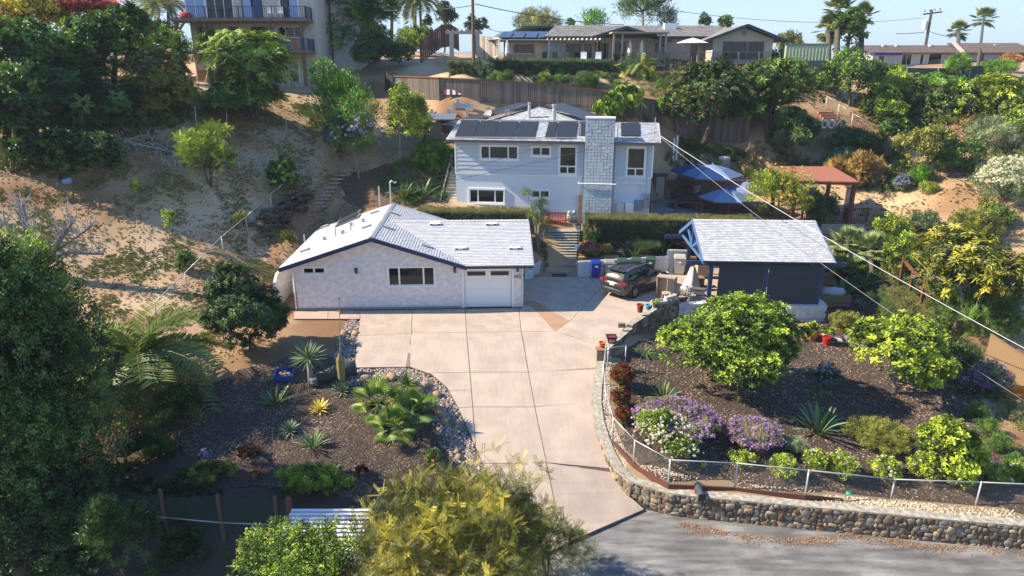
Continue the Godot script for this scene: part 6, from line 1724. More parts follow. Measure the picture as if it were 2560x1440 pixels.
	rosette("yucca", "dark spiky rosette on the pebbles below the drive's square corner", V(-4.47,-0.53,-26.35),0.62, grn, 1.0,0.25, "", 64)
	rosette("agave", "silvery agave alone on the mulch in the left garden", V(-8.7,-1.06,-23.7),0.6, sil, 0.85,0.0, "", 56)
	rosette("agave", "half-hidden silvery agave behind the yellow-green border", V(-7.43,-1.47,-21.35),0.45, sil, 0.9,0.0, "", 40)
	rosette("yellow_yucca", "golden yellow striped rosette left of the fan palms", V(-7.86,-0.84,-25.05),0.62, yel, 0.8,0.0, "", 46)
	rosette("yellow_yucca", "smaller golden rosette behind the fan palms by the juniper mound", V(-4.83,-0.7,-25.4),0.5, yel, 0.8,0.0, "", 36)
	rosette("yellow_yucca", "golden yellow rosette on the slope right of the pavilion", V(20.51,-0.04,-37.05),0.5, yel, 0.8,0.0, "", 36)
	rosette("agave", "blue-grey agave between the pavilion and the golden yellow rosette", V(19.54,-0.4,-36.35),0.7, sil, 0.7,0.0, "", 40)
	rosette("agave", "grey agave at the right edge of the largest citrus tree", V(14.18,-1.34,-29.65),0.5, sil, 0.8,0.0, "", 30)
	var st := S()
	var stalk := V(-7.22,-0.63,-26.35)
	tube(st, [on(stalk), on(stalk) + V(0.02,1.6,0), on(stalk) + V(0.1,4.1,-0.3)], 0.035,0.012,6)
	lathe(st, [[0.02,0.5], [0.16,0.6], [0.17,1.5], [0.03,1.8]], 7, on(stalk))
	tag(put("flower_stalk", st, mat("dry_stalk", lin(0.22,0.18,0.07),0.9)), "tall thin dried flower stalk standing up in front of the garage house", "flower stalk")
	for q in [["bird of paradise beside the blue tray in the left garden", V(-9.85,-0.84,-25.6),1.0], ["strap-leaved plant right of the silvery agave", V(-7.51,-1.2,-22.75),0.85], ["upright pale-leaved plant behind the yellow-green border", V(-6.5,-1.47,-21.1),0.75], ["bird of paradise left of the pair in front of the long hedge", V(7.94,1.39,-43.1),1.55], ["bird of paradise right of the pair in front of the long hedge", V(9.96,1.39,-43.7),1.4], ["lone strap-leaved plant right of the red-leaved bushes", V(6.51,-1.01,-26.35),0.95], ["largest upright strap-leaved plant, left of the smooth olive mound", V(12.27,-1.44,-24.25),1.4], ["dark strap-leaved clump above the blue-grey agave", V(19.29,0,-37.65),1.3], ["strap-leaved plant below the fan palm cluster by the red handrail", V(20.74,0.34,-38.1),1.2], ["bird of paradise beside the wire trellis above the stucco corner", V(-7.73,3.53,-48.5),1.6], ["wider bird of paradise right of the wire trellis", V(-6.34,3.7,-48.85),1.5], ["strap-leaved plant below the ivy hedge in the pool garden", V(16.62,4.54,-55.9),1.6], ["strap-leaved plant between the umbrella and the gas grill", V(18.91,3.99,-55.25),1.7]]:
		strap_plant("strap_leaved_plant", q[0], "plant", q[1], 24, q[2], q[2] * 0.11,0.3,0.75, grn + [lin(0.1,0.15,0.09)])
	for q in [["bright lily clump at the foot of the stepped stone wall", V(6.45,-0.69,-30.55),0.75], ["dark lily clump in the shade of the stepped stone wall", V(7.93,-0.87,-33.6),0.7], ["agapanthus leaves left of the blue flowers", V(13.6,-1.35,-27.6),0.7]]:
		strap_plant("lily_clump", q[0], "plant", q[1], 44, q[2], 0.055,0.75,1.0, grn + [lin(0.12,0.18,0.05)])
	pl("agapanthus", "blue agapanthus flowers beside the largest citrus tree", "flowers", V(14.34,-1.38,-28.05),V(14.25,-0.78,-28.05),V(0.54,0.54,0.54), "blade", 0.3, "mid", {"fl": "violet", "fs": 0.14, "fd": 0.3, "low": 0.0})
	pl("agapanthus", "two blue agapanthus heads in the shade near the path", "flowers", V(-11.28,-1.46,-21.8),V(-11.16,-0.92,-21.8),V(0.22,0.28,0.22), "blade", 0.16, "deep", {"fl": "violet", "fs": 0.1, "fd": 0.35, "dens": 0.3})
	var pg := [lin(0.10,0.13,0.035), lin(0.15,0.17,0.05), lin(0.065,0.09,0.03)]
	feather_palm("date_palm", "wide date palm with arching feather fronds and orange dead leaf bases", V(-15.11,-0.54,-24.75),V(-14.98,1.11,-25.2),52,3.3,0.32, pg, 0.75)
	feather_palm("pygmy_palm", "small feathery palm below the hilltop deck's stair", V(11.38,11.42,-63.5),V(11.51,12.36,-64.5),18,2.2,0.12, [lin(0.2,0.22,0.04), lin(0.13,0.17,0.04)], 0.9)
	var fg := [lin(0.085,0.135,0.025), lin(0.13,0.18,0.035), lin(0.06,0.10,0.02)]
	fan_palm("fan_palm", "left clump of low bright fan palm beside the yellow rosette", "palm", V(-5.45,-0.89,-24.4),V(-5.37,-0.28,-24.6),15,1.25,0.1, fg)
	fan_palm("fan_palm", "front clump of low fan palm, its leaves nearly touching the mulch", "palm", V(-4.53,-1.12,-23.1),V(-4.44,-0.53,-23.2),17,1.2,0.1, fg)
	fan_palm("fan_palm", "right clump of low fan palm reaching to the juniper mound", "palm", V(-3.85,-1,-23.8),V(-3.93,-0.32,-24),14,1.2,0.1, fg)
	var gg := [lin(0.16,0.19,0.10), lin(0.22,0.25,0.13), lin(0.11,0.14,0.07)]
	fan_palm("blue_palm", "grey-green fountain palm nearest the pavilion's far corner", "palm tree", V(20.35,0.57,-39.35),V(21.22,1.88,-42),30,1.5,0.16, gg, "", 1.1)
	fan_palm("blue_palm", "grey-green fountain palm at the red timber handrail", "palm tree", V(21.4,0.57,-38.55),V(22.11,1.75,-41),30,1.45,0.16, gg, "", 1.1)
	fan_palm("sky_palm", "tallest shaggy fan palm on the skyline beside the leaning green tree", "palm tree", V(32.64,11.45,-72),V(35.51,18.27,-80),34,2.2,0.3, pg, "", 1.2)
	fan_palm("sky_palm", "second shaggy fan palm, right of the tallest", "palm tree", V(35.6,11.43,-73.1),V(39.17,17.83,-82),28,1.8,0.3, pg, "", 1.2)
	fan_palm("sky_palm", "short fan palm with drooping dead skirt behind the pale green shed", "palm tree", V(31.5,11.46,-71.25),V(34.74,16.36,-80),28,2.0,0.3, pg, "", 1.5)
	fan_palm("sky_palm", "fan palm just above the long hilltop roof, left of the slim one", "palm tree", V(50.97,12.38,-81.95),V(72.27,17.84,-118),30,2.2,0.3, pg, "", 1.0)
	fan_palm("sky_palm", "slim fan palm with leaning trunk above the long hilltop roof", "palm tree", V(52.98,12.39,-81.6),V(83.66,20.5,-130),30,2.6,0.2, pg, "", 1.0)
	feather_palm("queen_palm", "queen palm with thick trunk on the skyline right of the big pale-leaved tree", V(-14.69,15.75,-109.15),V(-10.3,19.23,-78),14,3.6,0.26, pg, 0.8)
	feather_palm("queen_palm", "slimmer queen palm right beside the thick-trunked one", V(-13.76,15.76,-109.4),V(-9.97,19.32,-80),14,3.6,0.18, pg, 0.8)
	feather_palm("queen_palm", "queen palm trunk rising out of the top edge behind the big pale-leaved tree", V(-18.06,15.73,-108.4),V(-12.95,21.78,-80),12,3.4,0.24, pg, 0.8)
	feather_palm("queen_palm", "wispy palm against the sky left of the apartment building", V(-31.04,11.43,-62.6),V(-38.45,18.68,-80),16,3.0,0.2, pg, 0.8)
	feather_palm("queen_palm", "wispy palm touching the apartment building's top deck", V(-30.49,11.41,-63.65),V(-39.18,19.32,-84),16,3.2,0.22, pg, 0.8)
	feather_palm("queen_palm", "tall palm trunks at the top edge above the red bougainvillea", V(-31.97,11.23,-57.25),V(-38.53,20.15,-72),12,3.0,0.22, pg, 0.8)
	# -- dead tree on the field
	var dead := thing("dead_tree", "leafless grey pruned tree standing on the bare field", "tree", on(V(-25.35,2.05,-35.25)))
	var bark := mat("dead_bark", lin(0.24,0.22,0.205),0.95, "fine", 0.5,1.0)
	for s in [[V(0,-0.2,0),V(0.1,1.3,0),V(-0.05,2.2,0),0.2], [V(0,0,0),V(-0.7,1.3,0.1),V(-1.7,2.9,0),0.2], [V(-0.3,0.7,0),V(-0.45,2.2,-0.1),V(-0.2,3.6,0),0.14], [V(-0.1,0.2,0),V(1.0,1.2,0.2),V(2.2,2.7,0),0.16], [V(0,0.1,0),V(1.6,1.1,0.2),V(3.6,1.0,0.1),0.1], [V(1.1,1.2,0),V(2.0,1.7,0.2),V(3.3,2.5,0.2),0.07]]:
		st = S(true)
		tube(st, [s[0], s[1], s[2]], s[3], s[3] * 0.55,7)
		var limb := put("limb", st, bark, dead)
		st = S()
		for k in 18:
			var b: Vector3 = s[1].lerp(s[2], rr(0.2,1.05))
			var e := b + V(rr(-0.55,0.55), rr(0.4,1.5), rr(-0.5,0.5)) * (1.0 if s[3] > 0.12 else 0.6)
			tube(st, [b, b.lerp(e, 0.5) + rdir(rng) * 0.08, e], 0.04,0.014,4, false)
		put("twigs", st, mat("dead_twig", lin(0.58,0.54,0.51),0.9), limb)
	# -- grass, weeds and leaf litter
	var at: Array[Transform3D] = []
	var tint: Array[Color] = []
	var nz := FastNoiseLite.new()
	nz.frequency = 0.3
	nz.seed = 5
	for i in 70000:
		var p := V(rr(-34,-13),0, rr(-62,-29))
		var v := nz.get_noise_2d(p.x, p.z) + 0.35 * nz.get_noise_2d(p.x * 5, p.z * 5)
		if v < 0.1: continue
		p = on(p, 0.0)
		var s := rr(0.05,0.14)
		at.append(Transform3D(Basis(Vector3.UP, rng.randf() * TAU).scaled_local(V(s * 1.6, s, s * 1.6)), p))
		tint.append(Color(0.17,0.27,0.05).lerp(Color(0.36,0.34,0.13), rng.randf()) * rr(0.7,1.3))
	stuff(tag(scatter("weed_grass", clump("blade"), leafmat("leaf"), at, tint), "patchy green weeds over the bare sandy field", "grass"))
	at = []
	tint = []
	for i in 26000:
		var p := V(rr(14,46),0, rr(-72,-36))
		var v := nz.get_noise_2d(p.x + 70, p.z) + 0.4 * nz.get_noise_2d(p.x * 5, p.z * 5)
		if v < 0.05: continue
		if p.x < 17.5 and p.z > -55: continue
		p = on(p, 0.0)
		var s := rr(0.07,0.24)
		at.append(Transform3D(Basis(Vector3.UP, rng.randf() * TAU).scaled_local(V(s, s * 0.9, s)), p))
		tint.append(Color(0.12,0.14,0.04).lerp(Color(0.34,0.26,0.13), rng.randf()) * rr(0.6,1.2))
	stuff(tag(scatter("dry_grass", clump("blade"), leafmat("leaf"), at, tint), "dry straw-coloured grass and weeds over the right-hand slope", "grass"))
	at = []
	tint = []
	st = S()
	lf(st, V(-0.5,0,0),Vector3.RIGHT, Vector3.UP, 1.0,0.5)
	st.generate_normals()
	var leafq := st.commit()
	var run := [V(5.82,-2.4,-20),V(7.81,-2.14,-19.35),V(9.58,-2.17,-19.1),V(11.65,-2.63,-19.4),V(12.95,-2.54,-19.05),V(14.27,-2.5,-18.8),V(16.9,-2.68,-18.75)]
	for i in 2600:
		var s := rng.randf() * 5.99
		var k := int(s)
		if nz.get_noise_2d(s * 9,3) < -0.05 and rng.randf() < 0.8: continue
		var p: Vector3 = run[k].lerp(run[k + 1], s - k) + V(rng.randfn() * 0.1,0, absf(rng.randfn()) * 0.22 - 0.1)
		var z := rr(0.05,0.1)
		at.append(Transform3D(Basis.from_euler(V(rr(-0.5,0.5), rng.randf() * TAU, rr(-0.5,0.5))).scaled_local(V(z, z, z)),V(p.x, -2.485, p.z)))
		tint.append(Color(0.40,0.19,0.09).lerp(Color(0.52,0.34,0.2), rng.randf()) * rr(0.6,1.1))
	stuff(tag(scatter("fallen_leaves", leafq, leafmat("petal", 0.7,0.7), at, tint), "dry orange fallen leaves along the foot of the rubble wall", "fallen leaves"))
	at = []
	tint = []
	for i in 16000:
		var p := V(rr(-34,-12),0, rr(-60,-29))
		if nz.get_noise_2d(p.x * 1.5 + 9, p.z * 1.5) + rr(-0.3,0.3) < 0.05: continue
		var s := rr(0.08,0.26)
		at.append(Transform3D(Basis(Vector3.UP, rng.randf() * TAU).scaled_local(V(s * 1.3, s * 0.5, s * 1.3)), on(p, 0.0)))
		tint.append(Color(0.22,0.14,0.07).lerp(Color(0.58,0.44,0.25), rng.randf()))
	stuff(tag(scatter("straw", clump("blade"), leafmat("leaf"), at, tint), "dry flattened straw and dead weeds over the bare field", "dry grass"))
	# -- clods, twigs and stones lying on the bare earth
	at = []
	tint = []
	for i in 60000:
		var p := V(rr(-33,-9),0, rr(-60,-28)) if i < 34000 else V(rr(14,44),0, rr(-66,-34))
		if i >= 34000 and p.x < 18 and p.z > -55: continue
		if p.x > -12.5 and p.x < 0 and p.z > -44.5: continue
		if nz.get_noise_2d(p.x * 2 + 30, p.z * 2) + rr(-0.4,0.4) < 0.0: continue
		var s := rr(0.03,0.10) * (1.6 if rng.randf() < 0.06 else 1.0)
		at.append(Transform3D(Basis.from_euler(V(rng.randf(), rng.randf() * TAU, rng.randf())).scaled_local(V(s * 1.3, s * 0.6, s)), on(p, s * 0.1)))
		tint.append(Color(0.24,0.13,0.065).lerp(Color(0.56,0.38,0.21), rng.randf()) * rr(0.6,1.1))
	stuff(tag(scatter("earth_clods", rocks[3], mat("pebble"), at, tint), "crumbled brown earth and small stones on the bare slopes", "earth"))

var terrace_points: Array[Vector3] = [V(1.48,11.76,-63.15),V(2.95,11.76,-63.5),V(4.22,11.82,-63.95),V(5.91,11.82,-64.1),V(7.44,11.82,-64.25),V(8.27,11.58,-63.7),V(9.09,11.55,-63.65),V(2.15,11.18,-61.85),V(2.8,11.34,-62.35),V(4.14,11.27,-62.5),V(4.91,11.23,-62.5),V(6.18,11.36,-63),V(7.02,11.17,-62.6),V(8.62,11.16,-62.7),V(9.96,10.91,-62.2),V(-1.35,11.06,-60.25),V(-0.28,11.52,-61.75),V(-2.39,11.69,-61.1),V(0.34,10.95,-60.7),V(2.4,10.71,-60.9),V(3.76,10.49,-60.75),V(6.39,10.66,-61.4),V(7.89,11.75,-64.1),V(9.28,11,-62.35),V(10.46,11.88,-64.55),V(11.9,11.65,-64.05),V(13.26,10.51,-62),V(14.38,10.67,-62.35)]


# ---- the houses along the top ----
func railing(parent: Node, a: Vector3, b: Vector3, h: float, pm: Material, bm: Material, gap := 0.14, every := 1.8, pw := 0.09) -> void:
	var n := maxi(1, roundi(a.distance_to(b) / every))
	for i in n + 1: part("post", a.lerp(b, float(i) / n) + V(0, h / 2,0),V(pw, h, pw), pm, parent)
	for y in [0.1, h - 0.03]:
		var st := S()
		beam(st, a + V(0, y, 0), b + V(0, y, 0),0.06,0.05)
		put("rail", st, pm, parent)
	if gap > 0:
		var st := S()
		var k := int(a.distance_to(b) / gap)
		for i in k: box(st, a.lerp(b, (i + 0.5) / k) + V(0, h / 2,0),V(0.025, h - 0.15,0.025))
		stuff(put("balusters", st, bm, parent))

func opening(parent: Node, x0: float, y0: float, x1: float, y1: float, z: float, fm: Material, gm: Material, cuts := 1, called := "window") -> void:
	# a framed window or door set proud on a far wall
	var o := part(called, V((x0 + x1) / 2, (y0 + y1) / 2, z + 0.02),V(absf(x1 - x0) + 0.14, absf(y1 - y0) + 0.14,0.06), fm, parent)
	for k in cuts:
		var w := (x1 - x0) / cuts
		part("pane", V(x0 + w * (k + 0.5), (y0 + y1) / 2, z + 0.045),V(w - 0.07, absf(y1 - y0),0.03), gm, o)

func build_upper_houses() -> void:
	rng.seed = 21
	var st: SurfaceTool
	var white := mat("white_paint")
	var navy := mat("balcony_navy", lin(0.02,0.045,0.12),0.5)
	var cream := mat("cream_stucco", lin(0.60,0.55,0.48),0.92, "cloudy", 3.0)
	var wood := mat("brown_timber", lin(0.23,0.14,0.085),0.8, "fine", 0.8)
	var dg := darkglass()
	var blue := mat("blue_curtain", lin(0.28,0.42,0.62),0.8)
	# apartment building
	var ap := thing("apartment_building", "three-storey cream stucco apartment building with navy balcony railings", "building", V(-25,11.3,-64))
	part("wall", V(2.3,4.6,-6.0),V(11.0,11.6,12.0), cream, ap)
	part("side_wall", V(9.2,5.2,-8.6),V(2.9,12.6,8.0), mat("pale_stucco", lin(0.58,0.58,0.58),0.9, "cloudy", 3.0), ap)
	part("plinth", V(-1.6,0.5,0.03),V(3.0,0.9,0.06), mat("stained_stucco", lin(0.45,0.28,0.13),0.95, "fine", 1.5), ap)
	var A := func(x0: float, y0: float, x1: float, y1: float, cuts: int, fm: Material, gm: Material, nm: String): opening(ap, x0, y0, x1, y1,0.0, fm, gm, cuts, nm)
	A.call(-3.33,5.22,-1.69,7.44,2, white, blue, "window")
	A.call(-1.54,5.22,0.76,7.44,3, white, dg, "window")
	A.call(1.6,5.22,2.54,7.31,1, navy, blue, "door")
	A.call(2.33,5.22,3.23,7.31,1, navy, mat("navy_curtain", lin(0.05,0.08,0.2),0.8), "door")
	A.call(4.88,5.22,5.72,7.31,1, white, dg, "door")
	A.call(5.55,5.22,6.41,7.31,1, white, blue, "door")
	A.call(-2.26,3.61,-1.64,4.5,1, wood, dg, "window")
	A.call(0.24,3.61,1.05,4.47,1, wood, dg, "window")
	A.call(2.18,3.61,3.86,4.5,3, wood, dg, "window")
	A.call(4.41,3.74,6.63,4.53,3, white, dg, "window")
	A.call(5.06,0,5.98,1.74,1, white, mat("door_grey", lin(0.2,0.24,0.27),0.6), "door")
	var y1 := Vector2(1.24,5.12).y
	var y2 := Vector2(0.92,2.55).y
	for s in [[-3.9,7.6, y1], [-3.8,-0.6, y2], [4.2,7.6, y2]]:
		var bal := part("balcony", V((s[0] + s[1]) / 2, s[2] - 0.13,0.95),V(s[1] - s[0], 0.26,1.9), wood, ap)
		part("balcony_edge", V((s[0] + s[1]) / 2, s[2] - 0.06,1.92),V(s[1] - s[0] + 0.06,0.2,0.05), mat("edge_board", lin(0.30,0.22,0.16),0.8, "fine", 0.8), bal)
		railing(bal, V(s[0] + 0.06, s[2], 1.85),V(s[1] - 0.06, s[2], 1.85),1.0, navy, navy, 0.16,2.6)
		railing(bal, V(s[1] - 0.06, s[2], 0.1),V(s[1] - 0.06, s[2], 1.7),1.0, navy, navy, 0.16,2.6)
	for x in [-3.6,-1.2,4.3,7.0]:
		part("column", V(x, (y1 - 0.26) / 2 - 0.2,1.7),V(0.26, y1 + 0.1,0.26), wood, ap)
		st = S()
		beam(st, V(x, y1 - 1.1,1.7),V(x + 0.7, y1 - 0.3,1.7),0.14,0.14)
		put("knee_brace", st, wood, ap)
	st = S()
	tube(st, [V(8.0,-0.3,-4.5),V(8.0,10.5,-4.5)], 0.1,0.1,7)
	put("downspout", st, mat("gutter_dark"), ap)
	var b1 := V(-25,11.3 + y1,-64)
	var cush := thing("cushion", "red cushion heaped behind the railing at one end of the top balcony", "cushion", b1 + V(-2.9,0,1.2))
	putm("padding", rock(V(0,0.3,0),V(1.1,0.65,0.6),5,9), mat("red_cloth", lin(0.5,0.07,0.07),0.9), cush)
	for k in 2:
		var ch := thing("deck_chair", ["pale slatted chair at the middle of the top balcony", "second pale slatted chair beside it on the top balcony"][k], "chair", b1 + V(4.2 + k * 0.85,0,1.0),0, "balcony chairs")
		for l in [[-0.24,-0.24], [0.24,-0.24], [-0.24,0.24], [0.24,0.24]]: part("leg", V(l[0], 0.22, l[1]),V(0.05,0.44,0.05), white, ch)
		part("seat", V(0,0.46,0),V(0.55,0.05,0.55), white, ch)
		for j in 4: part("slat", V(-0.2 + j * 0.133,0.78,-0.26),V(0.09,0.6,0.03), white, ch)
	var tow := thing("beach_towel", "blue towel hung over the lower balcony railing", "towel", V(-25 + 5.6,11.3 + y2,-64 + 1.93))
	part("cloth", V(0,0.55,0),V(0.7,0.95,0.03), mat("blue_cloth", lin(0.06,0.13,0.35),0.9), tow)
	part("cloth", V(0.7,0.6,0),V(0.5,0.9,0.03), mat("brown_cloth", lin(0.3,0.13,0.07),0.9), tow)
	# hilltop house with patio
	var beige := mat("beige_wall", lin(0.50,0.43,0.36),0.9, "soft", 2.0)
	var rs := mat("brown_shingle", lin(0.40,0.37,0.34),0.95, "fine", 1.0)
	var green := mat("green_fascia", lin(0.015,0.055,0.065),0.5)
	var h := thing("hilltop_house", "long beige hilltop house with grey-brown shingle roof, green gables and patio", "house", V(-2,12.75,-69))
	var wy := 2.35
	part("wall", V(12.0,1.15,-5.0),V(21.6,2.3,9.8), beige, h)
	var E := func(c: Array, rows: int, cols: int):
		var r := slab("roof_slope", c, 0.14, green, h)
		var s2 := S()
		shingles(s2, c, rows, cols, 0.62,1.0)
		stuff(put("shingles", s2, rs, r))
	E.call([V(-0.2,2.15,0.8),V(5.4,2.15,0.8),V(5.4,3.1,-3.2),V(1.0,3.1,-3.2)], 12,18)
	E.call([V(5.0,2.5,0.7),V(23.0,2.5,0.7),V(23.0,3.75,-5.0),V(6.4,3.75,-5.0)], 16,50)
	E.call([V(23.0,2.5,-10.6),V(-0.2,2.5,-10.6),V(3.0,3.72,-5.0),V(23.0,3.72,-5.0)], 8,20)
	for k in 4:
		var x := 0.75 + k * 1.22
		st = S()
		var d := 0.1
		hexa(st, [V(x, 2.36,0.55),V(x + 1.1,2.36,0.55),V(x + 1.5,3.02,-2.4),V(x + 0.4,3.02,-2.4),V(x, 2.42,0.55),V(x + 1.1,2.42,0.55),V(x + 1.5,3.08,-2.4),V(x + 0.4,3.08,-2.4)])
		put("solar_panel", st, mat("blue_panel", lin(0.02,0.03,0.07),0.2), h)
	# cross gable over the terrace
	for s in [[-1,9.6], [1,9.6]]:
		var c := [V(12.6,3.35,1.4),V(12.6,3.35,-4.0),V(12.6 + s[0] * 4.2,2.15,-4.0),V(12.6 + s[0] * 4.2,2.15,1.4)]
		if s[0] > 0: c = [c[3], c[2], c[1], c[0]]
		else: c = [c[2], c[3], c[0], c[1]]
		E.call(c, 12,16)
		st = S()
		beam(st, V(12.6,3.27,1.43),V(12.6 + s[0] * 4.25,2.06,1.43),0.05,0.24)
		put("fascia_board", st, green, h)
	st = S()
	extrude(st, PackedVector2Array([Vector2(9.0,2.1),Vector2(16.2,2.1),Vector2(12.6,3.15)]),0.0,0.2)
	put("gable_wall", st, beige, h)
	var op := [[2.23,0.4,2.65,1.73,1], [2.84,0.33,3.45,1.7,1], [3.61,0.4,4.06,1.73,1], [6.37,0.22,8.55,1.81,3], [8.98,0.25,9.54,1.77,1], [9.98,0.25,11.13,1.84,2], [11.81,0.33,12.73,1.91,2], [15.74,1.19,16.62,1.84,1], [19.17,0.4,19.6,1.7,1]]
	for o in op: opening(h, o[0], o[1], o[2], o[3], -0.08, mat("brown_frame", lin(0.16,0.10,0.07),0.7), dg, o[4])
	part("mural", V(6.1,1.1,0.06),V(2.0,1.7,0.05), mat("mural_blue", lin(0.25,0.33,0.38),0.8, "streak", 1.2), h)
	# patio covers on posts
	for q in [[5.2,10.2,2.05,2.6,0], [11.0,16.2,2.62,3.2,1]]:
		var cover := part("patio_cover", V((q[0] + q[1]) / 2, q[2] + 0.1, q[3] - 1.2),V(q[1] - q[0], 0.12 if q[4] else 0.08,0.3 if q[4] == 0 else 3.2), mat("cover_tan", lin(0.36,0.31,0.26),0.8), h)
		for x in [q[0] + 0.25, q[0] + 1.0 if q[4] else q[1] - 0.25, q[1] - 0.75 if q[4] else q[1] - 0.3, q[1] - 0.25]: part("post", V(x, q[2] / 2, q[3] - 0.05),V(0.17, q[2], 0.17), mat("post_tan", lin(0.33,0.29,0.25),0.8), cover)
		if q[4] == 0:
			for k in 13: part("rafter", V(q[0] + 0.1 + k * 0.4, q[2] + 0.16,1.2),V(0.07,0.16,3.2), mat("rafter_grey", lin(0.45,0.43,0.40),0.8), cover)
	var ch2 := part("chimney", V(17.58,3.2,-3.2),V(1.15,1.3,0.9), white, h)
	part("chimney_cap", V(17.54,3.76,-3.2),V(0.5,0.16,0.4), mat("galvanised"), ch2)
	part("skylight", V(14.41,3.05,-2.3),V(1.0,0.1,0.7), mat("skylight_pane"), h)
	var patio := thing("patio", "raised concrete patio and steps in front of the hilltop house", "patio", V(-2,12.75,-69))
	part("slab", V(7.2,-0.12,1.9),V(17.5,0.2,3.8), mat("patio_concrete", lin(0.42,0.37,0.32),0.9, "fine", 1.5), patio)
	var rail := mat("rail_brown", lin(0.19,0.15,0.12),0.8)
	railing(patio, V(11.2,0,3.4),V(16.3,0,3.4),1.0, rail, mat("black_metal"),0.15,1.3,0.13)
	for q in [[V(-0.44,12.99,-66), "closed white parasol on the patio beside the outdoor kitchen"], [V(10.78,13.06,-66.2), "closed white parasol behind the brown deck railing"], [V(11.85,12.99,-66.2), "closed white parasol at the end of the brown deck railing"]]:
		var u := thing("closed_parasol", q[1], "parasol", V(q[0].x, 12.75, q[0].z))
		st = S()
		lathe(st, [[0.03,0.0], [0.03,0.8]], 6)
		put("pole", st, rail, u)
		st = S()
		lathe(st, [[0.13,0.75], [0.2,0.95], [0.16,1.7], [0.03,2.1]], 8)
		put("canopy", st, mat("canvas_white", lin(0.68,0.66,0.62),0.9), u)
	var k9 := thing("outdoor_kitchen", "tan masonry grill counter on the patio", "grill", V(0.74,12.95,-66.2) * V(1,0,1) + V(0,12.75,0))
	part("counter", V(0,0.45,0),V(2.4,0.9,0.8), mat("counter_tan", lin(0.36,0.27,0.2),0.9, "fine", 0.8), k9)
	part("counter_top", V(0,0.93,0),V(2.5,0.07,0.9), mat("counter_grey", lin(0.4,0.39,0.37),0.6), k9)
	var ph := thing("patio_heater", "white mushroom patio heater beside the fence at the patio's end", "patio heater", V(-1.37,12.95,-66.4) * V(1,0,1) + V(0,12.75,0))
	st = S()
	lathe(st, [[0.22,0.0], [0.22,0.7], [0.04,0.75], [0.04,1.9], [0.12,1.95], [0.12,2.15], [0.45,2.2], [0.05,2.35], [0,2.36]], 10)
	put("heater_body", st, mat("heater_white", lin(0.62,0.60,0.55),0.5), ph)
	for q in [[V(3.11,12.91,-65.8), "dark metal chair under the slatted patio cover, nearest the mural"], [V(3.83,12.91,-65.6), "dark metal chair at the middle of the patio table"], [V(4.83,12.91,-65.8), "dark metal chair at the end of the patio table"], [V(6.49,12.91,-65.6), "white chair beside the patio post"], [V(7.87,12.91,-65.8), "red-cushioned white lounge chair on the patio"]]:
		var c := thing("patio_chair", q[1], "chair", V(q[0].x, 12.75, q[0].z), rr(-60,60))
		var m := mat("black_metal") if q[1].begins_with("dark") else white
		for l in [[-0.24,-0.22], [0.24,-0.22], [-0.24,0.22], [0.24,0.22]]: part("leg", V(l[0], 0.22, l[1]),V(0.04,0.44,0.04), m, c)
		part("seat", V(0,0.46,0),V(0.56,0.06,0.52), m, c)
		part("backrest", V(0,0.78,-0.26),V(0.54,0.6,0.05), m, c)
	# gable wing with deck
	var e := thing("gable_wing", "gabled beige end wing with a tall window band over a red-edged deck", "house", V(17,12.8,-66))
	st = S()
	extrude(st, PackedVector2Array([Vector2(1.3,-2.6),Vector2(6.75,-2.6),Vector2(6.75,2.15),Vector2(4.05,3.1),Vector2(1.3,2.15)]),-7.0,0.0)
	put("wall", st, mat("wing_wall", lin(0.56,0.52,0.47),0.9, "soft", 2.0), e)
	for k in 5: part("siding_board", V(4.03,2.1 + k * 0.18,0.015),V(5.3 - k * 1.02,0.165,0.03), mat("wing_siding", lin(0.50,0.46,0.41),0.85), e)
	for s in [-1,1]:
		var c := [V(4.05 + s * 3.7,2.0,-7.4),V(4.05 + s * 3.7,2.0,0.8),V(4.05,3.35,0.8),V(4.05,3.35,-7.4)]
		if s > 0: c = [c[1], c[0], c[3], c[2]]
		var r := slab("roof_slope", c, 0.14, green, e)
		st = S()
		shingles(st, c, 14,22,0.62,1.0)
		stuff(put("shingles", st, rs, r))
		st = S()
		beam(st, V(4.05,3.27,0.83),V(4.05 + s * 3.75,1.9,0.83),0.05,0.24)
		put("fascia_board", st, green, e)
	for k in 5:
		var x := 2.3 + k * 0.72 + (0.1 if k > 2 else 0.0)
		opening(e, x, 0.45, x + 0.6,1.85,0.0, mat("brown_frame"), dg, 1)
	st = S()
	lathe(st, [[0.0,0.0], [0.24,0.0], [0.24,0.05], [0,0.05]], 12)
	var rv := put("round_vent", st, mat("vent_tan", lin(0.3,0.27,0.24),0.8), e)
	rv.position = V(4.03,2.62,0.03)
	rv.rotation_degrees.x = 90
	var deck := part("deck", V(3.1,-0.1,1.0),V(7.4,0.16,2.0), mat("deck_red", lin(0.30,0.085,0.05),0.8, "fine", 1.0), e)
	part("deck_beam", V(3.1,-0.3,1.9),V(7.4,0.22,0.12), mat("deck_red"), deck)
	railing(deck, V(-0.5,0,1.9),V(6.75,0,1.9),1.0, mat("post_tan"), mat("black_metal"),0.15,1.75,0.13)
	for x in [0.2,3.0,6.4]: part("deck_post", V(x, -1.5,1.7),V(0.14,2.6,0.14), mat("deck_red"), deck)
	opening(e, 3.9,-2.4,5.0,-0.5,0.0, white, dg, 2, "door")
	var um := thing("open_parasol", "open white parasol on the deck at the wing's corner", "parasol", V(16.2,12.8,-65))
	st = S()
	lathe(st, [[0.03,0], [0.03,2.0]], 6)
	put("pole", st, rail, um)
	st = S()
	lathe(st, [[1.5,1.75], [0.8,2.0], [0.02,2.2]], 8)
	put("canopy", st, mat("canvas_white"), um)
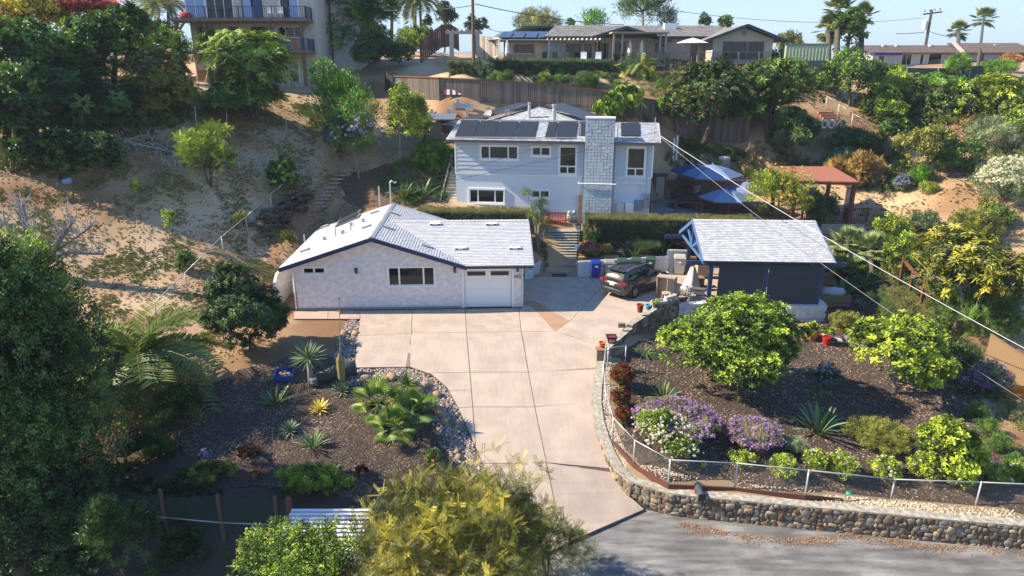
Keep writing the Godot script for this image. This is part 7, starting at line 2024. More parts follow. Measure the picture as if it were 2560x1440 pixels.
	# long house at the right
	var o2 := thing("ranch_house", "long white ranch house with brown shingle roof and a blue awning", "house", V(40,12.2,-95))
	part("wall", V(17.5,0.6,-4.0),V(20.0,3.0,8.0), mat("ranch_wall", lin(0.66,0.67,0.70),0.9), o2)
	var rb := mat("ranch_shingle", lin(0.27,0.195,0.16),0.95, "fine", 1.2)
	for c in [[V(6.8,2.05,1.0),V(19.5,2.05,1.0),V(19.5,3.1,-4.0),V(6.8,3.1,-4.0)], [V(19.5,2.05,1.3),V(29,2.05,1.3),V(29,3.4,-4.2),V(19.5,3.4,-4.2)], [V(29,2.0,-9),V(6.8,2.0,-9),V(6.8,3.1,-4.0),V(29,3.1,-4.0)]]:
		var r := slab("roof_slope", c, 0.14, mat("gutter_dark"), o2)
		st = S()
		shingles(st, c, 14,30,0.7,1.0)
		stuff(put("shingles", st, rb, r))
	st = S()
	beam(st, V(18.4,2.1,1.5),V(20.2,3.35,-3.8),0.5,0.14)
	put("roof_step", st, mat("step_tan", lin(0.45,0.36,0.3),0.9), o2)
	part("awning", V(8.69,1.85,1.0),V(3.6,0.22,1.2), mat("awning_blue", lin(0.02,0.04,0.30),0.7), o2)
	for q in [[8.28,0.8,9.04,1.65,1], [11.39,0.55,12.64,1.85,2], [13.79,0.45,14.21,1.85,1], [14.9,0.45,16.57,1.9,1], [17.79,1.05,18.64,1.85,1], [21.75,1.05,22.2,1.9,1], [24.13,1.05,24.84,1.9,1], [27.01,1.15,27.89,1.9,1]]:
		opening(o2, q[0], q[1], q[2], q[3], 0.0, white, dg, q[4])
	for q in 4:
		st = S()
		lathe(st, [[0.12,-0.3], [0.12,0.2], [0.3,0.22], [0.25,0.45], [0,0.5]], 8,Vector3.ZERO)
		put("roof_vent", st, mat("galvanised"), o2)
	var pipes := [Vector2(10.25,3.49),Vector2(16.61,3.59),Vector2(12.05,3.34),Vector2(25.32,3.93)]
	var vents := o2.find_children("roof_vent*", "", false, false)
	for k in 4: vents[k].position = V(pipes[k].x, 2.7,-3.0)
	# shed, pergola, fences
	var shed := thing("garden_shed", "pale green ribbed metal shed on the slope edge between the hilltop houses", "shed", V(26.07,12.7,-64) , -14)
	var sg := mat("shed_green", lin(0.44,0.50,0.34),0.7)
	part("walls", V(0,0.75,-1.2),V(3.5,1.9,2.4), sg, shed)
	part("roof", V(0,1.75,-1.2),V(3.7,0.08,2.6), mat("shed_dark", lin(0.12,0.16,0.12),0.7), shed)
	for k in 13: part("rib", V(-1.68 + k * 0.28,0.75,0.02),V(0.05,1.88,0.05), sg, shed)
	var gp := thing("green_panel_fence", "tall dark green panel fence below the pale green shed", "fence", V(26.32,11.26,-63),-8)
	for k in 5: part("panel", V(-0.9 + k * 0.46,0.85,0),V(0.44,1.9,0.06), mat("panel_green", lin(0.07,0.10,0.08),0.8), gp)
	var pg := thing("white_pergola", "small grey-white garden pergola near the wooden utility pole", "pergola", V(-4.13,13.42,-62))
	var pw := mat("pergola_grey", lin(0.42,0.40,0.36),0.8)
	for x in [-1.1,1.15]:
		for z in [0.0,-1.6]: part("post", V(x, 0.9, z),V(0.24,1.9,0.24), pw, pg)
	for z in [0.0,-1.6]: part("beam", V(0,1.92, z),V(3.1,0.18,0.12), pw, pg)
	for k in 8: part("slat", V(-1.35 + k * 0.39,2.07,-0.8),V(0.08,0.12,2.3), pw, pg)
	board_fence("brown_board_fence", "brown board fence with curved top climbing to the skyline by the pergola", [V(-8.36,13.12,-66),V(-7.41,13.91,-67),V(-6.56,14.56,-68),V(-5.78,14.66,-69),V(-5.11,14.26,-70)], 1.7, mat("fence_redbrown", lin(0.17,0.085,0.06),0.9, "fine", 0.8),0.2)
	board_fence("tan_fence", "tan panel fence closing the patio behind the heater", [V(-3.3,13.52,-70),V(-1.13,13.21,-68)], 1.9, mat("fence_tan", lin(0.50,0.42,0.34),0.9, "fine", 0.8),0.3)
	board_fence("wooden_fence", "long weathered grey board fence with red-brown cap running down behind the pale blue house", [on(V(-10.19,9.95,-61.8)), on(V(-5.96,9.89,-58.6)), on(V(-2.62,9.77,-57.9)), on(V(0.66,9.52,-58.4)), on(V(3.99,9.22,-58.65)), on(V(7.29,8.91,-58.3)), on(V(10.48,8.52,-57.5)), on(V(12.33,8.01,-58.35)), on(V(15.66,6.9,-58)), on(V(19.2,6.81,-56.55))], 1.75, mat("fence_grey", lin(0.20,0.165,0.14),0.95, "fine", 0.7),0.155, mat("fence_cap", lin(0.20,0.075,0.04),0.85))
	board_fence("dark_fence", "short dark fence at the upper end of the long grey board fence", [on(V(-11.17,10.58,-63)), on(V(-10.2,10.01,-61.9))], 1.6, mat("fence_dark", lin(0.03,0.028,0.025),0.9),0.16)
	var scr := thing("garden_screen", "dark green mesh screen fence below the ranch house lawn", "fence", on(V(40.12,11.25,-72.35)))
	var run := [on(V(39.34,11.08,-71.45)), on(V(42.32,11.08,-71.2)), on(V(46.16,11.33,-72.3)), on(V(49.62,11.4,-72.65))]
	for i in 3:
		st = S()
		var p: Vector3 = run[i] - scr.position
		var q: Vector3 = run[i + 1] - scr.position
		hexa(st, [p, q, q - V(0,0,0.05), p - V(0,0,0.05), p + V(0,1.3,0), q + V(0,1.3,0), q + V(0,1.3,-0.05), p + V(0,1.3,-0.05)])
		put("screen_panel", st, mat("screen_green", lin(0.04,0.075,0.06),0.9), scr)
		part("post", p + V(0,0.7,0.05),V(0.07,1.4,0.07), mat("galvanised"), scr)
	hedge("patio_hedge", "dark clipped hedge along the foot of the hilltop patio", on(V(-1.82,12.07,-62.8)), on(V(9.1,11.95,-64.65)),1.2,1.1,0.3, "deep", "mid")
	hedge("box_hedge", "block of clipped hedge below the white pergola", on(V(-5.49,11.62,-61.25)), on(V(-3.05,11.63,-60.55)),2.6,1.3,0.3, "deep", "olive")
	# terraced hill garden
	var spots := [26,30,30,22,22,24,24,26,40,34,36,40,44,20,20,60,40,70,30,40,46,80,20,24,80,70,60,50]
	var pals := ["mid", "citrus", "fresh", "blue", "olive", "mid", "deep"]
	var words := ["round green", "yellow-green", "bright green", "grey-green", "olive", "mid-green", "dark green"]
	for i in spots.size():
		var g := terrace_points[i]
		var b := on(g)
		var w: float = spots[i] * 0.0135
		pl("garden_shrub", "%s shrub among the many on the terraced bed below the hilltop patio" % words[i % 7], "shrub", b, b + V(0, w * 0.6,0),V(w, w * 0.75, w), "tiny", 0.26, pals[i % 7], {"group": "shrubs on the terraced hilltop bed, %s" % words[i % 7]})
	for q in [[V(0.68,10.97,-60.9),V(9.72,10.72,-61.75)], [V(1.75,11.44,-62.35),V(5.63,11.3,-62.75)], [V(6.99,11.04,-62.3),V(11.1,10.52,-61.6)], [V(12.62,10.77,-62.35),V(14.75,10.7,-62.45)]]:
		var tb := thing("terrace_beam", ["longest timber edging of the terraced bed", "short timber edging among the upper terrace shrubs", "timber edging at the lower right of the terraced bed", "timber retaining step beside the small feathery palm"][names.get("terrace_beam", -1) + 1], "edging", on(q[0]))
		st = S()
		beam(st, V(0,0.1,0), on(q[1]) - tb.position + V(0,0.1,0),0.16,0.34)
		put("timber", st, mat("terrace_timber", lin(0.30,0.22,0.15),0.9, "fine", 0.8), tb)
	# utility poles
	for q in [[V(-3.25,13.08,-61),9.0,0.15, "brown wooden utility pole beside the white pergola"], [V(67.35,15.39,-118),5.8,0.26, "distant utility pole with crossarm and white transformer above the ranch house"]]:
		var u := thing("utility_pole", q[3], "utility pole", q[0])
		st = S()
		tube(st, [V(0,-4,0),V(0, q[1], 0)], q[2], q[2] * 0.75,8)
		put("pole", st, mat("pole_brown", lin(0.19,0.125,0.085),0.95, "fine", 0.6), u)
		if q[2] > 0.2:
			part("crossarm", V(0.2, q[1] - 0.5,0),V(3.0,0.22,0.2), mat("pole_brown"), u, Basis(V(0,0,1),0.12))
			for k in 4: part("insulator", V(-1.1 + k * 0.8, q[1] - 0.2 + 0.1 * k, 0),V(0.12,0.3,0.12), mat("pole_brown"), u)
			st = S()
			lathe(st, [[0.0,0.0], [0.42,0.05], [0.42,1.3], [0.3,1.4], [0,1.42]], 10,V(-0.75, q[1] - 3.0,0.2))
			put("transformer", st, mat("transformer_white", lin(0.6,0.62,0.64),0.5), u)
	for q in [[V(-3.04,17.48,-61),V(10.11,16.14,-66), "power line from the brown pole to the hilltop roof", 0.035], [V(62.21,17.59,-118),V(66.83,17.84,-118), "service line at the ranch house from the distant pole", 0.05], [V(67.03,18.14,-118),V(66.54,16.8,-110), "slanting service line right of the distant pole", 0.05], [V(-3.07,16.18,-61),V(-0.96,15.71,-70), "thin line from the brown pole down to the patio fence", 0.025], [V(17.6,19.34,-90),V(65.99,19.95,-118), "long wire across the sky between the two utility poles", 0.03], [V(-11.49,17.35,-66),V(-3.31,17.36,-61), "wire reaching the brown pole from behind the queen palms", 0.03], [V(-33.72,16.34,-60),V(-30.39,18.14,-66), "wire above the wooded slope in the sky gap", 0.03]]:
		wire("power_line", q[2], q[0], q[1], q[3], 0.02)

func wire(called: String, label: String, a: Vector3, b: Vector3, r: float, sag: float, m: Material = null) -> void:
	var o := thing(called, label, "cable", a)
	var pts := []
	for i in 13:
		var t := i / 12.0
		pts.append((b - a) * t - V(0, sag * a.distance_to(b) * 4 * t * (1 - t),0))
	var st := S(true)
	tube(st, pts, r, r, 5)
	put("wire", st, m if m else mat("wire_dark", lin(0.05,0.055,0.06),0.6), o)

func board_fence(called: String, label: String, run: Array, h: float, m: Material, bw: float, cap: Material = null) -> void:
	var o := thing(called, label, "fence", run[0])
	var bm := BoxMesh.new()
	bm.size = V(bw * 0.93,1.0,0.03)
	var ms := [m]
	for k in 2:
		var c: StandardMaterial3D = m.duplicate()
		c.albedo_color = m.albedo_color * [1.12,0.88][k]
		ms.append(c)
	var made := 0
	for i in run.size() - 1:
		var a: Vector3 = run[i]
		var b: Vector3 = run[i + 1]
		var n := maxi(1, int(Vector2(b.x - a.x, b.z - a.z).length() / bw))
		var yaw := atan2(-(b.z - a.z), b.x - a.x)
		for k in n:
			var p := a.lerp(b, (k + 0.5) / n) - (run[0] as Vector3)
			var mi := putm("board", bm, ms[rng.randi() % 3], o)
			mi.transform = Transform3D(Basis(Vector3.UP, yaw).scaled_local(V(1, h + 0.3 + rr(-0.03,0.03),1)), p + V(0, h / 2 - 0.15,0))
			made += 1
		var st := S()
		for y in [0.35, h - 0.3]: beam(st, a - run[0] + V(0, y, -0.05), b - run[0] + V(0, y, -0.05),0.05,0.09)
		put("rail", st, m, o)
		part("post", a - run[0] + V(0, h / 2 - 0.1,0.05),V(0.1, h + 0.25,0.1), m, o)
		if cap:
			st = S()
			beam(st, a - run[0] + V(0, h + 0.03,0), b - run[0] + V(0, h + 0.03,0),0.16,0.1)
			put("cap_rail", st, cap, o)


# ---- steps, fences, pool garden ----
func chain_link(called: String, label: String, run: Array, h: float, wire_gap: float, m: Material, only_posts := false, braces := false) -> void:
	var o := thing(called, label, "fence", run[0])
	var mesh := S()
	for i in run.size():
		var p: Vector3 = run[i] - run[0]
		var st := S(true)
		tube(st, [p - V(0,0.2,0), p + V(0, h, 0)], 0.03,0.03,6)
		put("post", st, m, o)
		if i == run.size() - 1 or only_posts: continue
		var q: Vector3 = run[i + 1] - run[0]
		st = S(true)
		tube(st, [p + V(0, h - 0.03,0), q + V(0, h - 0.03,0)], 0.022,0.022,6)
		put("rail", st, m, o)
		var u := (q - p)
		var len := u.length()
		u /= len
		var hh := h - 0.06
		var n := int((len + hh) / wire_gap)
		for k in n:
			for s in [1.0,-1.0]:
				var a := Vector2(k * wire_gap - hh, 0)
				var b := Vector2(k * wire_gap, hh)
				if a.x < 0: a = Vector2(0,-a.x)
				if b.x > len: b = Vector2(len, hh - (b.x - len))
				if a.y > hh or b.y < 0: continue
				if s < 0:
					a.x = len - a.x
					b.x = len - b.x
				var w := V(0,0.003,0)
				var pa := p + u * a.x + V(0, a.y + 0.03,0)
				var pb := p + u * b.x + V(0, b.y + 0.03,0)
				quad(mesh, pa - w, pb - w, pb + w, pa + w)
	if not only_posts: stuff(put("wire_mesh", mesh, mat("mesh_wire", lin(0.2,0.21,0.21),0.5), o))

func cart(label: String, at: Vector3, yaw: float, m: Material, group := "", s := 1.0) -> void:   # a wheeled waste bin
	var o := thing("waste_bin", label, "waste bin", at, yaw, group)
	var st := S()
	var b := []
	for y in [[0.05,0.24,0.25], [0.95,0.3,0.33]]:
		for k in [[-1,1], [1,1], [1,-1], [-1,-1]]: b.append(V(k[0] * y[1], y[0], k[1] * y[2]) * s)
	hexa(st, b)
	put("body", st, m, o)
	st = S()
	b = []
	for y in [[0.95,0.33,0.37,0.0], [1.06,0.28,0.3,0.0]]:
		for k in [[-1,1], [1,1], [1,-1], [-1,-1]]: b.append(V(k[0] * y[1], y[0], k[1] * y[2]) * s)
	hexa(st, b)
	put("lid", st, m, o)
	st = S(true)
	tube(st, [V(-0.26,0.98,-0.4) * s, V(0.26,0.98,-0.4) * s], 0.025,0.025,6)
	put("handle", st, m, o)
	for x in [-0.27,0.27]:
		st = S(true)
		tube(st, [V(x - 0.03,0.12,-0.26) * s, V(x + 0.03,0.12,-0.26) * s], 0.12 * s, 0.12 * s, 10)
		put("wheel", st, mat("rubber", lin(0.015,0.015,0.015),0.8), o)
	part("label_plate", V(0.0,0.75,0.315) * s, V(0.2,0.12,0.02), mat("label_pale", lin(0.5,0.5,0.52),0.6), o, Basis(Vector3.RIGHT, -0.09))

func parasol(label: String, top: Vector3, r: float, h: float, m: Array, sides := 8) -> void:
	var o := thing("blue_parasol", label, "parasol", top - V(0, h, 0))
	var st := S(true)
	tube(st, [V(0,0,0),V(0, h + 0.1,0)], 0.035,0.03,6)
	put("pole", st, mat("pole_dark", lin(0.08,0.07,0.06),0.6), o)
	for k in sides:
		var a := TAU * k / sides + 0.2
		var b := TAU * (k + 1) / sides + 0.2
		st = S()
		var pa := V(cos(a) * r, h - r * 0.33, sin(a) * r)
		var pb := V(cos(b) * r, h - r * 0.33, sin(b) * r)
		var pm := (pa + pb) * 0.49 + V(0,-0.005,0)
		var ia := V(pa.x * 0.5, h - r * 0.12, pa.z * 0.5)
		var ib := V(pb.x * 0.5, h - r * 0.12, pb.z * 0.5)
		tri(st, V(0, h, 0), ib, ia)
		quad(st, ia, ib, pb, pa)
		quad(st, pa, pb, pb - V(0,0.1,0), pa - V(0,0.1,0))
		put("canopy_panel", st, m[k % m.size()], o)
	st = S()
	lathe(st, [[0.05, h - 0.02], [0.05, h + 0.1], [0, h + 0.14]], 7)
	put("finial", st, m[0], o)

func build_yards() -> void:
	rng.seed = 31
	var st: SurfaceTool
	var gal := mat("galvanised")
	var iron := mat("black_metal")
	var white := mat("white_block")
	# stone steps up to the pale blue house
	var steps := thing("stone_steps", "flight of slate-flagged stone steps climbing between the garage house and the flower bed", "steps", V(3.11,0,-43.59))
	var sm := [mat("slate_a", lin(0.42,0.41,0.36),0.85, "fine", 0.6,0.4), mat("slate_b", lin(0.50,0.45,0.36),0.85, "fine", 0.6,0.4), mat("slate_c", lin(0.36,0.38,0.35),0.85, "fine", 0.6,0.4)]
	var lo := V(3.01,0.45,-42.22)
	var hi := V(3.51,2,-45.03)
	for i in 13:
		var p := lo.lerp(hi, i / 12.0) - steps.position
		p.y -= 0.4
		st = S()
		box(st, p, V(2.15,0.8,0.36))
		var tr := put("step", st, mat("riser_grey", lin(0.20,0.21,0.21),0.9, "fine", 0.6), steps)
		for k in 4: part("flagstone", p + V(-0.8 + k * 0.535,0.415,0.02),V(0.52,0.03,0.38), sm[(i * 2 + k * k) % 3], tr)
	var land := hi - steps.position
	part("landing", land + V(0.1,-0.35,-1.0),V(2.6,0.75,1.9), mat("landing_tan", lin(0.42,0.34,0.26),0.85, "fine", 0.8), steps)
	for i in 3:
		st = S()
		var r: float = [2.05,1.7,1.35][i]
		var poly := PackedVector2Array()
		for k in 15: poly.append(Vector2(cos(PI * k / 14.0) * r, -sin(PI * k / 14.0) * r * 0.75))
		extrude(st, poly, 0.15 * i, 0.15 * i + 0.15, Transform3D(Basis(Vector3.RIGHT, V(0,0,-1),Vector3.UP),V(-0.1,0.0,0.45)))
		put("curved_step", st, sm[i], steps)
	part("door_mat", V(-0.1,0.02,2.25),V(0.9,0.03,0.55), mat("mat_brown", lin(0.05,0.04,0.035),0.95), steps)
	var hr := thing("iron_handrail", "black iron handrail with a lamp post along the edge of the stone steps", "handrail", V(4.11,0.4,-42.21))
	var a := V(0.1,0,0.0)
	var b := V(4.64,2,-45.03) - hr.position
	for k in 5:
		var p := a.lerp(b, k / 4.0)
		st = S()
		tube(st, [p - V(0,0.2,0), p + V(0,0.95,0)], 0.022,0.022,6)
		put("post", st, iron, hr)
	for y in [0.95,0.5]:
		st = S()
		tube(st, [a + V(0, y, 0), b + V(0, y, 0)], 0.022,0.022,6)
		put("rail", st, iron, hr)
	var lp := thing("lamp_post", "slim black lamp post with a glass lantern beside the stone steps", "lamp", V(4.22,0.9,-42.71))
	st = S(true)
	tube(st, [V(0,-0.4,0),V(0,1.75,0)], 0.035,0.03,7)
	put("post", st, iron, lp)
	st = S()
	lathe(st, [[0.05,1.72], [0.12,1.8], [0.14,2.05]], 6)
	put("lantern_glass", st, mat("lantern_pale", lin(0.5,0.5,0.46),0.3), lp)
	st = S()
	lathe(st, [[0.17,2.05], [0.05,2.16], [0,2.22]], 6)
	put("lantern_cap", st, iron, lp)
	part("sign_plate", V(0,0.6,0.05),V(0.3,0.34,0.03), mat("label_pale"), lp)
	# low white block walls either side of the steps
	for q in [["curved_planter_wall", "short curved white block planter wall between the garage house and the curved steps", [V(0.79,0,-40.38),V(1.3,0,-40.89),V(1.79,0,-41.93),V(2.11,0.1,-43.24),V(2.11,0.4,-44.54)], [0.75,0.75,0.75,0.85,1.2]], ["bin_wall", "low white block wall behind the row of waste bins", [V(4.12,0,-41.06),V(4.53,0,-41.14),V(7.12,0,-41.58),V(9.24,0,-42.02),V(9.98,0,-42.11)], [1.0,1.0,1.02,1.04,1.05]]]:
		var w := thing(q[0], q[1], "wall", q[2][0])
		for i in q[2].size() - 1:
			var p: Vector3 = q[2][i] - w.position
			var r: Vector3 = q[2][i + 1] - w.position
			var len := Vector2(r.x - p.x, r.z - p.z).length()
			var u := V(r.x - p.x, 0, r.z - p.z) / len
			var nn := V(-u.z, 0, u.x) * -0.12
			st = S()
			hexa(st, [p - V(0,0.2,0), r - V(0,0.2,0), r + nn - V(0,0.2,0), p + nn - V(0,0.2,0), p + V(0, q[3][i], 0), r + V(0, q[3][i + 1], 0), r + nn + V(0, q[3][i + 1], 0), p + nn + V(0, q[3][i], 0)])
			put("core", st, mat("white_joint"), w)
			for row in 5:
				var n := maxi(1, int(len / 0.4))
				for k in n:
					var c := p.lerp(r, (k + 0.5) / n)
					c.y = 0.1 + row * 0.2
					if c.y + 0.1 < lerpf(q[3][i], q[3][i + 1], (k + 0.5) / n) + 0.06: part("block", c - nn * 0.12,V(len / n - 0.012,0.188,0.05), white, w, Basis(u, Vector3.UP, u.cross(Vector3.UP)))
	# red bench, board, garden ornaments on the landing
	var bench := thing("red_bench", "red slatted garden bench against the pale blue house wall", "bench", V(3.11,2.02,-46.39),-8)
	var red := mat("bench_red", lin(0.30,0.018,0.025),0.5)
	for x in [-0.62,0.62]:
		part("leg", V(x, 0.3,0.22),V(0.07,0.62,0.07), red, bench)
		part("leg", V(x, 0.45,-0.22),V(0.07,0.9,0.07), red, bench)
		part("armrest", V(x, 0.63,0),V(0.08,0.05,0.55), red, bench)
	for k in 4: part("seat_slat", V(0,0.43,-0.16 + k * 0.12),V(1.3,0.035,0.1), red, bench)
	for k in 11: part("back_slat", V(-0.55 + k * 0.11,0.68,-0.22),V(0.06,0.42,0.025), red, bench)
	part("top_rail", V(0,0.91,-0.22),V(1.32,0.08,0.05), red, bench)
	var plank := thing("leaning_board", "tall brown timber board leaning where the chimney meets the house wall", "board", V(4.73,2,-46.48))
	part("board", V(0,1.05,-0.25),V(0.28,2.15,0.05), mat("board_brown", lin(0.33,0.2,0.11),0.85, "streak", 0.8), plank, Basis(Vector3.RIGHT, -0.12))
	for q in [[V(3.92,2.02,-46.89), "pale garden ornament with a yellow and blue ball beside the red bench", lin(0.55,0.52,0.3)], [V(4.27,2.02,-47.02), "round grey stone ornament by the leaning board", lin(0.42,0.42,0.42)]]:
		var g := thing("garden_ornament", q[1], "ornament", q[0])
		st = S()
		lathe(st, [[0.2,0], [0.13,0.12], [0.16,0.3], [0.26,0.5], [0.2,0.7], [0,0.76]], 10)
		put("urn", st, mat("ornament_%s" % q[2], q[2], 0.7), g)
		putm("ball", rock(V(0.08,0.85,0),V(0.3,0.3,0.3),3,10), mat("ornament_blue", lin(0.25,0.35,0.42),0.5), g)
	# waste bins
	var bg := mat("bin_green", lin(0.035,0.085,0.055),0.5)
	var gy := mat("bin_grey", lin(0.26,0.26,0.245),0.6)
	cart("blue recycling bin next to the lowest stone step", V(5.23,0,-41.06),4, mat("bin_blue", lin(0.012,0.04,0.30),0.4))
	cart("short grey bin between the blue bin and the green ones", V(6.1,0,-41.14),-3, gy)
	cart("green bin nearest the grey one, behind the car's roof", V(6.93,0,-41.49),-6, bg, "green bins behind the car")
	cart("middle green bin of the three behind the car", V(7.85,0,-41.66),-4, bg, "green bins behind the car")
	cart("last green bin of the three, nearest the white gate", V(8.82,0,-41.93),-8, bg, "green bins behind the car")
	cart("large pale grey bin standing against the white gate", V(10.65,0,-41.75),-12, mat("bin_pale", lin(0.42,0.41,0.38),0.6), "", 1.15)
	var gate := thing("white_gate", "white panelled gate leaning behind the large pale grey bin", "gate", V(10.75,0,-42.65),-6)
	var wp := mat("white_paint")
	part("panel", V(0,0.62,-0.02),V(1.35,1.2,0.05), wp, gate)
	for x in [-0.68,0.68]: part("stile", V(x, 0.65,0.01),V(0.1,1.32,0.09), wp, gate)
	for k in 6: part("board", V(-0.52 + k * 0.208,0.62,0.02),V(0.19,1.1,0.03), wp, gate)
	part("top_rail", V(0,1.27,0.01),V(1.46,0.12,0.1), wp, gate)
	# chain-link fences
	var low := [V(4.19,-0.46,-28.2),V(3.9,-0.68,-26.65),V(3.76,-0.96,-24.7),V(3.86,-1.26,-23.2),V(4.48,-1.49,-21.95),V(5.52,-1.58,-20.8),V(7.85,-1.68,-20.75),V(10.11,-1.61,-20.2),V(13.26,-2.13,-20.45),V(15.88,-1.91,-19.95),V(18.34,-1.78,-19.55)]
	chain_link("chain_link_fence", "galvanised chain-link fence curving round the right-hand garden above the rubble wall", low, 1.15,0.085, gal)
	var eb := thing("edging_boards", "low red-brown timber edging along the foot of the curving chain-link fence", "edging", low[3])
	for i in range(3, low.size() - 1):
		st = S()
		beam(st, low[i] - low[3] + V(0,0.05,0.06), low[i + 1] - low[3] + V(0,0.05,0.06),0.05,0.26)
		put("board", st, mat("edging_red", lin(0.17,0.055,0.035),0.85, "fine", 0.8), eb)
	chain_link("chain_link_gate", "small chain-link gate beside the tan block pillar", [on(V(4.29,-0.47,-28.1)), on(V(5.21,-0.7,-28.85))], 1.15,0.08, gal)
	chain_link("chain_link_fence", "chain-link fence running diagonally up the bare field to its corner post", [on(V(-17.64,0.28,-31.8)), on(V(-17.5,0.89,-35)), on(V(-16.9,2,-38.7)), on(V(-16.93,2.23,-42.7)), on(V(-16.26,3.2,-45.6)), on(V(-15.5,3.99,-48)), on(V(-14.57,4.54,-49.5))], 1.2,0.14, gal)
	chain_link("chain_link_fence", "chain-link fence crossing the bare field above the lone feathery tree", [on(V(-14.57,4.54,-49.5)), on(V(-17.24,5.19,-48.5)), on(V(-18.87,5.55,-47.55)), on(V(-21.91,6.15,-44.75)), on(V(-25.76,6.98,-44.35)), on(V(-26.88,7.22,-44.45))], 1.2,0.16, gal)
	for q in [[V(-22.59,8.32,-50.15), "first thin steel stake from the left above the feathery tree"], [V(-20.99,8.39,-51.65), "second thin steel stake, right above the feathery tree"], [V(-17.16,7.4,-53.15), "thin steel stake on the sunny slope beside the bright green shrub"], [V(-24.91,9.12,-50.7), "thin steel stake beside the brush heap"]]:
		st = S(true)
		tube(st, [V(0,-0.2,0),V(0.03,1.5,0)], 0.03,0.03,6)
		var s := tag(put("steel_stake", st, gal), q[1], "stake", "steel stakes on the upper field")
		s.position = on(q[0])
	chain_link("chain_link_fence", "chain-link fence beside the terracotta steps on the right-hand slope", [on(V(26.65,8.71,-59.95)), on(V(27.36,8.12,-59.05)), on(V(28.02,7.4,-57.8)), on(V(28.82,6.81,-56.6))], 1.5,0.16, gal)
	chain_link("stair_rail", "white pipe handrail on the hillside stair at the right picture edge", [on(V(47.8,11.09,-70.75)), on(V(46.44,10.45,-67.1)), on(V(43.95,9.4,-61.35)), on(V(42.57,8.55,-57.5))], 1.0,5.0, mat("white_paint"))
	var hs := thing("hillside_stair", "concrete stair under the white pipe rail at the right picture edge", "steps", on(V(47.18,10.76,-68.85)))
	for i in 10:
		part("step", on(V(47.24,10.83,-69.25).lerp(V(42.31,8.15,-56.55), i / 9.0)) - hs.position, V(1.2,0.3,0.45), mat("concrete_0"), hs)
	var ts := thing("terracotta_steps", "terracotta-coloured path steps beside the chain-link on the right-hand slope", "steps", on(V(26.86,8.56,-59.75)))
	for i in 6:
		part("step", on(V(26.67,8.74,-60).lerp(V(27.14,7.74,-58.45), i / 5.0),0.05) - ts.position, V(1.3,0.25,0.6), mat("terracotta_step", lin(0.46,0.22,0.12),0.9, "fine", 0.8), ts)
	# slabs, path and logs on the slope behind the garage house
	st = S(true)
	sheet(wobble(outline([V(-15.23,1.92,-42.9),V(-14.32,2.25,-46.1),V(-14.51,3.54,-48.15),V(-13.68,4.82,-50.9),V(-12.41,4.97,-51.9),V(-12.54,3.59,-49.45),V(-13.32,2.76,-47.7),V(-14.21,1.95,-45.6),V(-14.63,1.21,-41.6),V(-14.54,0.61,-36.9),V(-15.51,0.99,-37.2)]),0.4),0.02, st)
	structure(put("dirt_path", st, mat("path_earth", lin(0.40,0.22,0.11),0.95, "fine", 1.6,2.0)))
	var sl := [V(-11.56,5.48,-53.05),V(-12.07,5.25,-52.5),V(-12.37,5.02,-52),V(-13,4.74,-51.25),V(-13.15,4.54,-50.8),V(-13.26,4.31,-50.35),V(-13.33,4.1,-49.85),V(-13.44,3.86,-49.4),V(-13.53,3.64,-49),V(-13.63,3.44,-48.65),V(-13.84,3.21,-48.2),V(-13.66,3.02,-48)]
	for i in sl.size():
		var o := part("stepping_slab", Vector3.ZERO, V(1.25 - 0.03 * i, 0.1,0.36), mat("slab_pale_%d" % (i % 2), lin(0.50 - 0.07 * (i % 2),0.43 - 0.06 * (i % 2),0.35 - 0.05 * (i % 2)),0.9, "fine", 0.8), self)
		o.position = on(sl[i], 0.05)
		o.rotation.y = rr(-0.12,0.12)
		tag(o, "pale concrete stepping slab in the flight climbing beside the log pile", "slab", "stepping slabs climbing the slope")
	var lm := mat("log_bark", lin(0.13,0.09,0.065),0.95, "fine", 0.5,1.5)
	var le := mat("log_end", lin(0.36,0.25,0.15),0.9, "fine", 0.4)
	for q in [[V(-14.68,3.74,-48.3),V(-15.52,2.86,-45.9),30], [V(-15.76,2.51,-44.7),V(-16.17,2.09,-43.05),22], [V(-15.65,2.88,-45.8),V(-15.41,2.24,-44.35),12]]:
		for i in q[2]:
			var p: Vector3 = on(q[0].lerp(q[1], rng.randf()) + V(rr(-0.5,0.5),0, rr(-0.4,0.4)))
			var r := rr(0.1,0.2)
			var l := rr(0.5,1.1)
			var g := thing("cut_log", "cut log on the stack beside the diagonal chain-link fence" if q[2] != 22 else "cut log in the lower heap beside the diagonal chain-link fence", "log", p + V(0, r + (i % 3) * 0.22,0), rr(-70,70), "logs stacked by the fence" if q[2] != 22 else "logs in the lower heap")
			st = S(true)
			tube(st, [V(-l / 2,0,0),V(0,0.03,0),V(l / 2, rr(-0.1,0.1),0)], r, r * 0.85,8, false)
			put("bark", st, lm, g)
			st = S()
			tube(st, [V(-l / 2 - 0.004,0,0),V(-l / 2 + 0.01,0,0)], r * 0.96, r * 0.96,8)
			put("cut_end", st, le, g)
	var br := thing("brush_heap", "heap of grey cut branches under the wooded slope", "brush heap", on(V(-23.84,7.41,-46.15)))
	for i in 60:
		st = S()
		var p := on(br.position + V(rr(-2.6,2.6),0, rr(-1.6,1.6)),0.1) - br.position
		var d := rdir(rng) * rr(0.6,1.4)
		d.y = absf(d.y) * 0.5
		tube(st, [p, p + d * 0.5 + V(0,0.15,0), p + d + rdir(rng) * 0.2], 0.035,0.012,5)
		put("branch", st, mat("dead_twig", lin(0.42,0.38,0.36),0.9), br)
	# left outdoor stair of the pale blue house
	var os := thing("side_stair", "narrow concrete stair with a grey rail up the left side of the pale blue house", "steps", V(-4.1,2.9,-48.2),-8.84)
